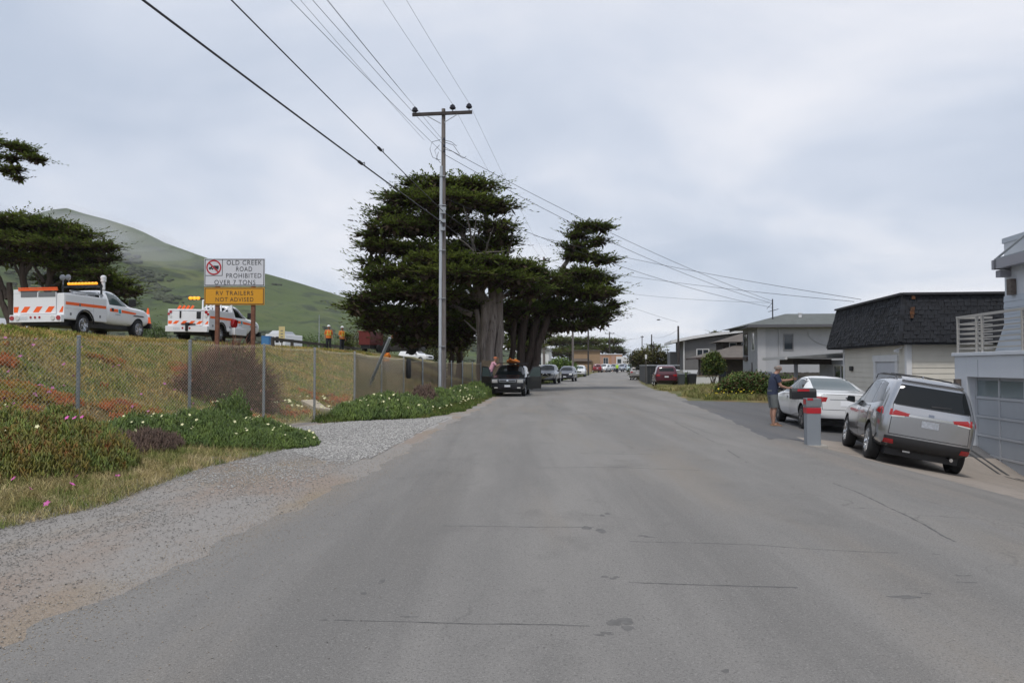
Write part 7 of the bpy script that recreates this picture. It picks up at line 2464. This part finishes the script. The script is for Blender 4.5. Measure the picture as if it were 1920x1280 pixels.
        MB().box(-1.05, -2.92, 1.42, 1.05, -2.3, 1.5).build('rear_lip', P_ut, r, bevel=.01)
        MB().box(-.42, -2.985, 1.12, -.34, -2.96, 1.46).build('door_slot', M_black, r)
        MB().box(.44, -2.99, 1.1, .66, -2.96, 1.44).build('black_box', M_black, r, bevel=.02)
        MB().box(-.02, -3.16, .5, .1, -2.97, .9).box(-.3, -3.02, .8, .4, -2.97, .86).build('tow_hitch', M_black, r)
        cn = MB()
        for k in range(4):
            cn.bar((-.75 + k * .22, -2.6, 1.5), (-.6 + k * .22, -2.6, 1.74), .10, .08)
        cn.build('folded_barrier', M_ref, r)
        rk = MB()
        for xx in (-.1, .1, .3, .5, .7, .86):
            rk.bar((xx, -1.4, 1.5), (xx, -1.4, 2.12), .06, .06)
        for sx in (-.1, .98):
            rk.bar((sx, -.5, .7), (sx, -.5, 2.12), .05, .05)
        rk.bar((-.1, -1.4, 2.12), (.9, -1.4, 2.12), .05, .05).bar((-.1, -.5, 2.1), (.98, -.5, 2.1), .05, .05).bar((.98, -1.4, 2.1), (.98, -.5, 2.1), .05, .05)
        rk.build('rack', M_white, r)
        MB().bar((.5, -.45, 1.6), (.96, -.45, 1.95), .05, .05).build('rack_brace', M_white, r)
        lb = MB().box(-.95, -1.3, 2.14, 1.3, -1.2, 2.22).build('light_bar', M_black, r)
        for k in range(3):
            MB().lathe([(.06, -.08), (.08, -.04), (.08, .04), (.06, .08)], 12, 'x', (-.8 + k * .2, -1.32, 2.22)).build('amber_lamp', M_amber, lb, smooth=True)
        MB().box(.9, -.4, 2.22, 1.4, 0.1, 2.34).build('lamp_housing', M_black, r)
        MB().lathe([(.22, 1.06), (.24, 1.1), (.24, 1.2), (.2, 1.24)], 18, 'x', (0, -.55, 1.0)).build('hose_reel', M_red_l, r, smooth=True)
        MB().box(.98, -.75, .42, 1.3, .6, .78).build('side_tank', P_ut, r, bevel=.03)
    c.place(x, y, hx, hy, W_ut)
    return c


h = Vector((.12, .993))
rr = Vector((.993, -.12))
p = Vector((-16.9, 30.0)) + h * 2.93 - rr * 1.05
utility_truck('nearer white utility truck with amber light bar and orange chevrons on the bank', p.x, p.y, .12, .993, 1)
p = Vector((-14.5, 38.0)) + h * 2.93 - rr * 1.05
utility_truck('farther white utility truck with pipe rack partly behind the road sign', p.x, p.y, .12, .993, 2)

# ---- things on the plateau beyond -------------------------------------------------------------
vn = thing('camper_van', 'white camper with windows beyond the farther truck', 'camper', (px(516, 640, 76).x, 76, Hs(-22.6, 76)), -.1)
MB().box(-1.0, 0, .45, 1.0, 4.5, 2.0).build('body', P_ut, vn, bevel=.06)
MB().hexa([(-.7, 0, 2.0), (.5, 0, 2.0), (.5, 4.0, 2.0), (-.7, 4, 2.0), (-.4, .3, 2.35), (.3, .3, 2.35), (.3, 3.6, 2.35), (-.4, 3.6, 2.35)]).build('roof_pod', M_galv, vn)
for k in range(4):
    MB().box(-.82 + k * .42, -.012, 1.2, -.5 + k * .42, .01, 1.75).build('window', M_glass, vn)
MB().box(-1.02, -.02, .5, 1.02, .0, .68).build('skirt', M_red_l, vn)
for sx in (-1, 1):
    for yy in (.9, 3.6):
        MB().lathe([(.3, -.1), (.32, 0), (.3, .1)], 14, 'x', (sx * .9, yy, .32)).build('wheel', M_rubber, vn)
tl = thing('portable_toilet', 'blue portable toilet left of the white camper', 'toilet', (px(497.5, 640, 74).x, 74, Hs(-23, 74)), 0)
MB().box(-.4, 0, 0, .4, .8, 1.75).build('cabin', mat('blue_plastic', (.03, .14, .34), .5), tl, bevel=.03)
MB().box(-.3, -.02, .1, .3, .0, 1.6).build('door', mat('blue_plastic_light', (.06, .2, .42), .5), tl)
ysn = thing('post_sign', 'tall pale yellow marker sign left of the workers', 'sign', (px(528, 640, 66).x, 66, Hs(-19, 66)), 0)
MB().box(-.25, 0, .9, .25, .03, 2.1).build('sign_panel', mat('pale_yellow_sign', (.60, .50, .25), .6), ysn)
MB().box(-.04, .03, -.3, .04, .09, 2.0).build('post', M_wood, ysn)
for zz in (1.2, 1.45, 1.7):
    MB().box(-.1, -.004, zz, .1, .001, zz + .08).build('dark_mark', M_grill, ysn)
rd_ = thing('dump_trailer', 'dark red trailer behind the screened fence right of the workers', 'trailer', (px(684, 650, 66).x, 66, Hs(-12, 66)), -.2)
MB().hexa([(-.55, 0, .6), (.45, 0, .6), (.45, 3, .6), (-.55, 3, .6), (-.5, -.1, 1.72), (.5, -.1, 1.72), (.5, 3, 1.72), (-.5, 3, 1.72)]).build('body', mat('dull_red_paint', (.14, .02, .018), .6, var=.2), rd_, bevel=.03)
MB().box(-.6, -.12, 1.68, .6, -.04, 1.76).build('rim', mat('brighter_red_paint', (.2, .03, .025), .6), rd_)
MB().box(-.4, .1, .3, .4, 2.8, .6).build('frame', M_black, rd_)
for sx in (-1, 1):
    MB().lathe([(.3, -.1), (.33, 0), (.3, .1)], 14, 'x', (sx * .6, 1.5, .33)).build('wheel', M_rubber, rd_)
wm = thing('work_machine', 'dark work machine with orange hood under the cypress', 'machine', (px(745, 650, 70).x, 70, Hs(-10, 70)), -.1)
MB().box(-1.6, 0, .4, 1.9, 3, 1.35).build('body', mat('dark_machine', (.03, .028, .026), .7), wm, bevel=.04)
MB().hexa([(-.6, -.1, 1.35), (.3, -.1, 1.35), (.3, 1.5, 1.35), (-.6, 1.5, 1.35), (-.5, .1, 2.0), (.2, .1, 2.0), (.2, 1.4, 2.0), (-.5, 1.4, 2.0)]).build('hood', mat('dull_orange', (.34, .09, .03), .6, var=.2), wm, bevel=.03)
MB().box(.8, -.05, 1.35, 1.2, 1.0, 1.7).build('engine_cover', MATS['dull_orange'], wm, bevel=.03)
MB().lathe([(.2, -.15), (.24, -.1), (.24, .05), (.2, .1)], 14, 'y', (1.75, -.1, 1.5)).build('lamp', M_white, wm)
for xx in (-1.1, 1.3):
    MB().lathe([(.42, -.2), (.45, -.1), (.45, .1), (.42, .2)], 16, 'y', (xx, -.1, .45)).build('wheel', M_rubber, wm)

# ---- mailbox on its grey pillar -------------------------------------------------------------------
mx, my = 6.62, 17.6
mz = Hs(mx, my)
ml = thing('mailbox_pillar', 'grey square pillar with a red reflective band at the driveway edge', 'pillar', (mx, my, mz), -.12)
ml.scale = (.86, .86, 1)
M_pil = mat('blue_grey_metal', (.245, .27, .30), .5, metal=.2, var=.05, scale=2)
MB().box(-.17, -.17, -.2, .17, .17, .99).build('shaft', M_pil, ml, bevel=.012)
MB().box(-.185, -.185, .88, .185, .185, 1.06).build('cap', mat('darker_grey_metal', (.19, .205, .22), .5, metal=.2), ml, bevel=.01)
M_rb = mat('red_band', (.42, .012, .022), .4, var=.12, scale=8)
MB().box(-.178, -.178, .735, .178, .178, .86).build('red_band', M_rb, ml)
MB().box(-.192, -.12, .93, -.187, .12, 1.04).box(-.16, -.192, 1.02, -.02, -.187, 1.065).build('red_tape', M_rb, ml)
MB().box(-.3, -.26, -.05, .32, .26, .04).build('footing', MATS['old_concrete'], ml)
mbx = thing('mailbox', 'black mailbox with red flag behind the grey pillar', 'mailbox', (mx - .02, my + .52, mz), -.12)
bx = MB()
prof = [(-.13, 1.02), (.13, 1.02), (.13, 1.18)] + [(.13 * math.cos(a), 1.18 + .09 * math.sin(a)) for a in np.linspace(.3, math.pi - .3, 7)] + [(-.13, 1.18)]
bx.prism([(y, z) for (y, z) in prof], -.26, .28, 'x')
bx.build('box', M_black, mbx, bevel=.006)
MB().box(-.14, -.145, 1.20, .12, -.13, 1.25).build('flag', M_rb, mbx)
MB().box(.15, -.05, -.2, .24, .05, 1.02).build('post', M_wood, mbx)

# ---------------------------------------------------------------- people


def skin_obj(nodes, edges, m, parent, name, sub=2, extra=None):
    keys = list(nodes)
    me = bpy.data.meshes.new(name)
    me.from_pydata([nodes[k][0] for k in keys], [(keys.index(a), keys.index(b)) for a, b in edges], [])
    o = link_mesh(name, me)
    sk = o.modifiers.new('skin', 'SKIN')
    sk.use_smooth_shade = True
    for k, d in zip(keys, me.skin_vertices[0].data):
        r = nodes[k][1]
        d.radius = r if isinstance(r, tuple) else (r, r)
    me.skin_vertices[0].data[0].use_root = True
    ss = o.modifiers.new('sub', 'SUBSURF')
    ss.levels = ss.render_levels = sub
    m2 = eval_mesh(o)
    kill(o)
    if extra:
        V, Fc = [v.co[:] for v in m2.vertices], [p.vertices[:] for p in m2.polygons]
        n0 = len(V)
        V += extra.v
        Fc += [tuple(i + n0 for i in f) for f in extra.f]
        m2 = bpy.data.meshes.new(name)
        m2.from_pydata(V, [], Fc)
    m2.name = name
    m2.materials.clear()
    return link_mesh(name, m2, m, parent, True)


def person(label, loc, rz, pose=None, shirt=(.1, .1, .12), legs=(.03, .03, .04), shorts=False, vest=None, hat=None, hair=None, sc=1.0, sandals=False, cap=None, group=None):
    t = thing('person', label, 'person', loc, rz, group)
    N = {'pelvis': ((0, 0, .96), .115), 'waist': ((0, .01, 1.10), .12), 'chest': ((0, .0, 1.30), .125), 'neck0': ((0, 0, 1.47), .075), 'neck': ((0, .015, 1.53), .058),
         'head0': ((0, .035, 1.60), .078), 'head1': ((0, .025, 1.68), .095), 'head2': ((0, .015, 1.745), .07), 'nose': ((0, .135, 1.645), .016), 'chin': ((0, .085, 1.575), .045),
         'ear_r': ((.098, .01, 1.645), .016), 'ear_l': ((-.098, .01, 1.645), .016)}
    for s_, k in ((1, 'r'), (-1, 'l')):
        N.update({'sh_' + k: ((s_ * .185, 0, 1.425), .068), 'el_' + k: ((s_ * .25, -.02, 1.14), .048), 'wr_' + k: ((s_ * .27, .06, .90), .03), 'ha_' + k: ((s_ * .27, .09, .83), (.035, .022)),
                  'hip_' + k: ((s_ * .095, 0, .89), .10), 'kn_' + k: ((s_ * .11, .02, .50), .065), 'cf_' + k: ((s_ * .112, -.02, .34), .06), 'an_' + k: ((s_ * .115, -.02, .09), .04), 'he_' + k: ((s_ * .115, -.04, .045), .036), 'to_' + k: ((s_ * .13, .15, .035), .036)})
    for k, v in (pose or {}).items():
        N[k] = (v, N[k][1])
    E = [('pelvis', 'waist'), ('waist', 'chest'), ('chest', 'neck0'), ('neck0', 'neck'), ('neck', 'head0'), ('head0', 'head1'), ('head1', 'head2'), ('head1', 'nose'), ('head0', 'chin'), ('head1', 'ear_r'), ('head1', 'ear_l')]
    for k in 'rl':
        E += [('chest', 'sh_' + k), ('sh_' + k, 'el_' + k), ('el_' + k, 'wr_' + k), ('wr_' + k, 'ha_' + k), ('pelvis', 'hip_' + k), ('hip_' + k, 'kn_' + k), ('kn_' + k, 'cf_' + k), ('cf_' + k, 'an_' + k), ('an_' + k, 'he_' + k), ('he_' + k, 'to_' + k)]
    ex = MB()
    for k in 'rl':
        wv, hv_ = Vector(N['wr_' + k][0]), Vector(N['ha_' + k][0])
        d = (hv_ - wv).normalized()
        sd = d.cross(Vector((1 if k == 'r' else -1, 0, .2))).normalized()
        if sd.length < .5:
            sd = Vector((0, 1, 0))
        pn = d.cross(sd)
        for i, ln in enumerate((.078, .088, .082, .064)):
            b0 = hv_ + sd * (.030 - .02 * i) + d * .015
            ex.tube([b0, b0 + d * ln * .5 + pn * .006, b0 + d * ln + pn * .024], [.0095, .009, .007], 6)
        b0 = hv_ + sd * .028 - d * .035
        ex.tube([b0, b0 + sd * .03 + d * .03, b0 + sd * .038 + d * .062], [.012, .011, .008], 6)
    M_skin = mat('bare_skin', (.36, .20, .14), .6, var=.08, scale=12)  # one skin colour with slight random mottling
    skin_obj(N, E, M_skin, t, 'body', 2, ex)
    g = lambda k, dr: (N[k][0], tuple(a + dr for a in N[k][1]) if isinstance(N[k][1], tuple) else N[k][1] + dr)
    mid = lambda a, b, f: tuple(Vector(N[a][0]).lerp(Vector(N[b][0]), f))
    mt = lambda n_, c_: mat(n_ + '_%02d%02d%02d' % tuple(int(x * 99) for x in c_), c_, .85, var=.12, scale=7)
    # clothes: elliptical rings round the trunk, tubes round the limbs
    def rings(mb, spec, n=18):
        cs = [Vector(p) for p, _, _ in spec]
        o = len(mb.v)
        for i, (p, rx, ry) in enumerate(spec):
            d = (cs[min(i + 1, len(cs) - 1)] - cs[max(i - 1, 0)]).normalized()
            yv = d.cross(Vector((1, 0, 0))).normalized()
            for k in range(n):
                a = 2 * math.pi * k / n
                mb.v.append(tuple(cs[i] + Vector((rx * math.cos(a), 0, 0)) + yv * (ry * math.sin(a))))
        for i in range(len(spec) - 1):
            for k in range(n):
                mb.f.append((o + i * n + k, o + i * n + (k + 1) % n, o + (i + 1) * n + (k + 1) % n, o + (i + 1) * n + k))
                mb.m.append(0)
        mb.f += [tuple(o + k for k in range(n)), tuple(o + (len(spec) - 1) * n + k for k in range(n))]
        mb.m += [0, 0]

    pv = Vector(N['pelvis'][0])
    trunk = lambda g_, hem: [(tuple(pv + Vector((0, 0, hem))), .185 + g_, .145 + g_), (mid('pelvis', 'waist', .4), .182 + g_, .14 + g_), (mid('waist', 'waist', 0), .18 + g_, .138 + g_), (mid('waist', 'chest', .6), .195 + g_, .142 + g_),
                             (mid('chest', 'chest', 0), .208 + g_, .145 + g_), (mid('chest', 'neck0', .55), .205 + g_, .125 + g_), (mid('chest', 'neck0', .88), .15 + g_, .10 + g_), (mid('neck0', 'neck', .25), .078 + g_, .075 + g_)]
    sm = MB()
    rings(sm, trunk(0, -.09))
    for k in 'rl':
        fr_ = .62 if not vest else .97
        sm.tube([Vector(N['sh_' + k][0]).lerp(Vector(N['chest'][0]), .35), N['sh_' + k][0], mid('sh_' + k, 'el_' + k, fr_ * .5), mid('sh_' + k, 'el_' + k, fr_)], [.088, .086, .078, .074 if not vest else .062], 14)
    sm.build('shirt', mt('shirt_cloth', shirt), t, smooth=True)
    lg_ = MB()
    rings(lg_, [(tuple(pv + Vector((0, 0, -.14))), .17, .125), (tuple(pv + Vector((0, 0, -.06))), .178, .136), (tuple(pv + Vector((0, 0, .06))), .175, .132)])
    for k in 'rl':
        if shorts:
            lg_.tube([N['hip_' + k][0], mid('hip_' + k, 'kn_' + k, .5), mid('hip_' + k, 'kn_' + k, .97)], [.108, .104, .098], 14)
        else:
            an = Vector(N['an_' + k][0])
            lg_.tube([N['hip_' + k][0], mid('hip_' + k, 'kn_' + k, .5), N['kn_' + k][0], N['cf_' + k][0], an], [.108, .098, .085, .08, .07], 14)
    lg_.build('shorts' if shorts else 'trousers', mt('trouser_cloth', legs), t, smooth=True)
    for k in 'rl':
        a, b = Vector(N['he_' + k][0]), Vector(N['to_' + k][0])
        d = (b - a).normalized()
        q = MB()
        x_ = Vector((d.y, -d.x, 0)) * .05
        z0 = Vector((0, 0, -a.z))
        th = .03 if sandals else .085
        p0, p1 = a - d * .06, b + d * .06
        q.hexa([p0 - x_ * .8 + z0, p0 + x_ * .8 + z0, p1 + x_ + z0, p1 - x_ + z0, p0 - x_ * .8 + z0 + Vector((0, 0, th)), p0 + x_ * .8 + z0 + Vector((0, 0, th)), p1 + x_ + z0 + Vector((0, 0, th * .8)), p1 - x_ + z0 + Vector((0, 0, th * .8))])
        if sandals:
            m_ = b.lerp(a, .35) + Vector((0, 0, .0))
            q.bar(m_ - x_ * 1.05 + Vector((0, 0, .03)), m_ + x_ * 1.05 + Vector((0, 0, .045)), .05, .02)
        q.build('sandal' if sandals else 'shoe', mat('tan_leather', (.30, .17, .09), .7) if sandals else M_black, t, bevel=.012)
    hc = Vector(N['head1'][0])
    if vest:
        vm = MB()
        rings(vm, trunk(.018, -.07)[:-1])
        vo = vm.build('vest', mt('vest_cloth', vest), t, smooth=True)
        sb_ = MB()
        cz = Vector(N['waist'][0])
        sb_.lathe([(.204, -.02), (.206, .03)], 20, c=(cz.x, cz.y, cz.z + .03))
        sb_.v = [(x, (y - cz.y) * .82 + cz.y, z) for (x, y, z) in sb_.v]
        for s_ in (-1, 1):
            sb_.bar((s_ * .09, .165, cz.z), (s_ * .10, .155, cz.z + .3), .05, .014).bar((s_ * .09, -.165, cz.z), (s_ * .10, -.155, cz.z + .3), .05, .014)
        sb_.build('reflective_tape', mat('lime_tape', (.62, .66, .12), .4), vo)
        if not hat:
            pass
    if hat:
        hm2 = MB().lathe([(.155, .0), (.158, .012), (.122, .02), (.118, .06), (.09, .105), (.04, .13), (.005, .135)], 18, c=(hc.x, hc.y, hc.z + .035))
        hm2.build('hard_hat', mat('hard_hat_white', (.72, .73, .74), .35) if hat == 'white' else mt('hat', hat), t, smooth=True)
    if cap:
        cp_ = MB().lathe([(.112, .0), (.112, .03), (.09, .08), (.04, .105), (.005, .11)], 16, c=(hc.x, hc.y, hc.z + .03))
        cp_.box(hc.x - .07, hc.y + .08, hc.z + .03, hc.x + .07, hc.y + .19, hc.z + .045)
        cp_.build('cap', mt('cap_cloth', cap), t, smooth=True)
    if hair:
        hn = MB()
        for i in range(9):
            a = math.pi * (.98 + i * .13)
        hn.lathe([(.104, -.03), (.106, .01), (.100, .035), (.085, .05)], 18, c=(hc.x, hc.y - .012, hc.z))
        hn.v = [(x, min(y, hc.y + .045), z) for (x, y, z) in hn.v]
        hn.build('hair', mt('hair', hair), t, smooth=True)
    ey = MB()
    for s_ in (-1, 1):
        ey.lathe([(.004, 0), (.012, .004), (.012, .010), (.004, .013)], 8, 'y', (hc.x + s_ * .036, hc.y + .078, hc.z - .012))
    ey.box(hc.x - .028, hc.y + .105, hc.z - .085, hc.x + .028, hc.y + .112, hc.z - .078)
    ey.build('face', mat('eye_and_lip', (.06, .03, .028), .5), t)
    t.scale = (sc, sc, sc)
    return t


mx_, my_ = 7.48, 22.9
person('bald man in navy T-shirt and grey shorts leaning on the white sedan', (mx_, my_, Hs(mx_, my_) + .018), R(-84),
       {'chest': (0, .06, 1.29), 'waist': (0, .03, 1.1), 'neck0': (0, .11, 1.45), 'neck': (0, .14, 1.505), 'head0': (0, .185, 1.565), 'head1': (0, .18, 1.645), 'head2': (0, .165, 1.712), 'nose': (0, .29, 1.595), 'chin': (0, .24, 1.535), 'ear_r': (.098, .16, 1.61), 'ear_l': (-.098, .16, 1.61),
        'sh_r': (.19, .06, 1.41), 'el_r': (.25, .13, 1.13), 'wr_r': (.20, .37, 1.07), 'ha_r': (.18, .45, 1.08), 'sh_l': (-.19, .10, 1.41), 'el_l': (-.22, .38, 1.27), 'wr_l': (-.18, .63, 1.30), 'ha_l': (-.17, .71, 1.32),
        'kn_l': (-.11, .05, .5), 'cf_l': (-.112, .02, .34), 'an_l': (-.115, .06, .09), 'he_l': (-.115, .04, .045), 'to_l': (-.13, .23, .035)},
       shirt=(.022, .03, .062), legs=(.115, .125, .125), shorts=True, sandals=True, hair=(.2, .17, .15))
w1, w2 = px(616, 660, 58), px(641, 661, 56)
person('taller worker in orange vest and white hard hat standing on the bank', (w1.x, 58, Hs(w1.x, 58)), R(200), None, shirt=(.62, .16, .03), legs=(.02, .022, .03), vest=(.72, .19, .03), hat='white')
person('second worker in orange vest and white hard hat, right of the taller one', (w2.x, 56, Hs(w2.x, 56)), R(235), {'wr_r': (.26, .2, .98), 'ha_r': (.25, .27, .98)}, shirt=(.65, .2, .03), legs=(.02, .022, .028), vest=(.74, .22, .03), hat='white', sc=.95)
w3 = px(725, 672, 50)
person('worker in orange vest half hidden behind the screened fence under the cypress', (w3.x, 50, Hs(w3.x, 50) - .25), R(160),
       {'chest': (0, .10, 1.27), 'neck0': (0, .2, 1.40), 'neck': (0, .24, 1.44), 'head0': (0, .29, 1.49), 'head1': (0, .3, 1.57), 'head2': (0, .29, 1.63), 'nose': (0, .41, 1.52), 'chin': (0, .36, 1.46), 'ear_r': (.098, .28, 1.53), 'ear_l': (-.098, .28, 1.53), 'sh_r': (.185, .12, 1.39), 'sh_l': (-.185, .12, 1.39)},
       shirt=(.66, .18, .03), legs=(.1, .11, .14), vest=(.76, .25, .03), hair=(.1, .07, .05))
sl_ = pil.root
person('person in pink shirt and orange cap tying the kayak at the black SUV', (-1.27, 46.9, .47), R(-72),
       {'chest': (0, .16, 1.27), 'waist': (0, .08, 1.1), 'neck0': (0, .23, 1.44), 'neck': (0, .26, 1.5), 'head0': (0, .30, 1.56), 'head1': (0, .3, 1.645), 'head2': (0, .29, 1.71), 'nose': (0, .41, 1.6), 'chin': (0, .36, 1.54), 'ear_r': (.098, .28, 1.61), 'ear_l': (-.098, .28, 1.61),
        'sh_r': (.185, .18, 1.40), 'sh_l': (-.185, .18, 1.40), 'el_r': (.24, .3, 1.2), 'wr_r': (.18, .52, 1.32), 'ha_r': (.17, .59, 1.36), 'el_l': (-.24, .35, 1.22), 'wr_l': (-.18, .56, 1.33), 'ha_l': (-.17, .63, 1.36)},
       shirt=(.52, .27, .33), legs=(.05, .06, .10), cap=(.42, .14, .06))
gvx = px(1157, 690, 150).x
person('far figure in lime vest among the parked cars at the street end', (gvx, 150, Hs(gvx, 150)), R(180), None, shirt=(.35, .6, .05), legs=(.02, .02, .03), vest=(.38, .72, .04), hair=(.05, .04, .03), sc=1.02)
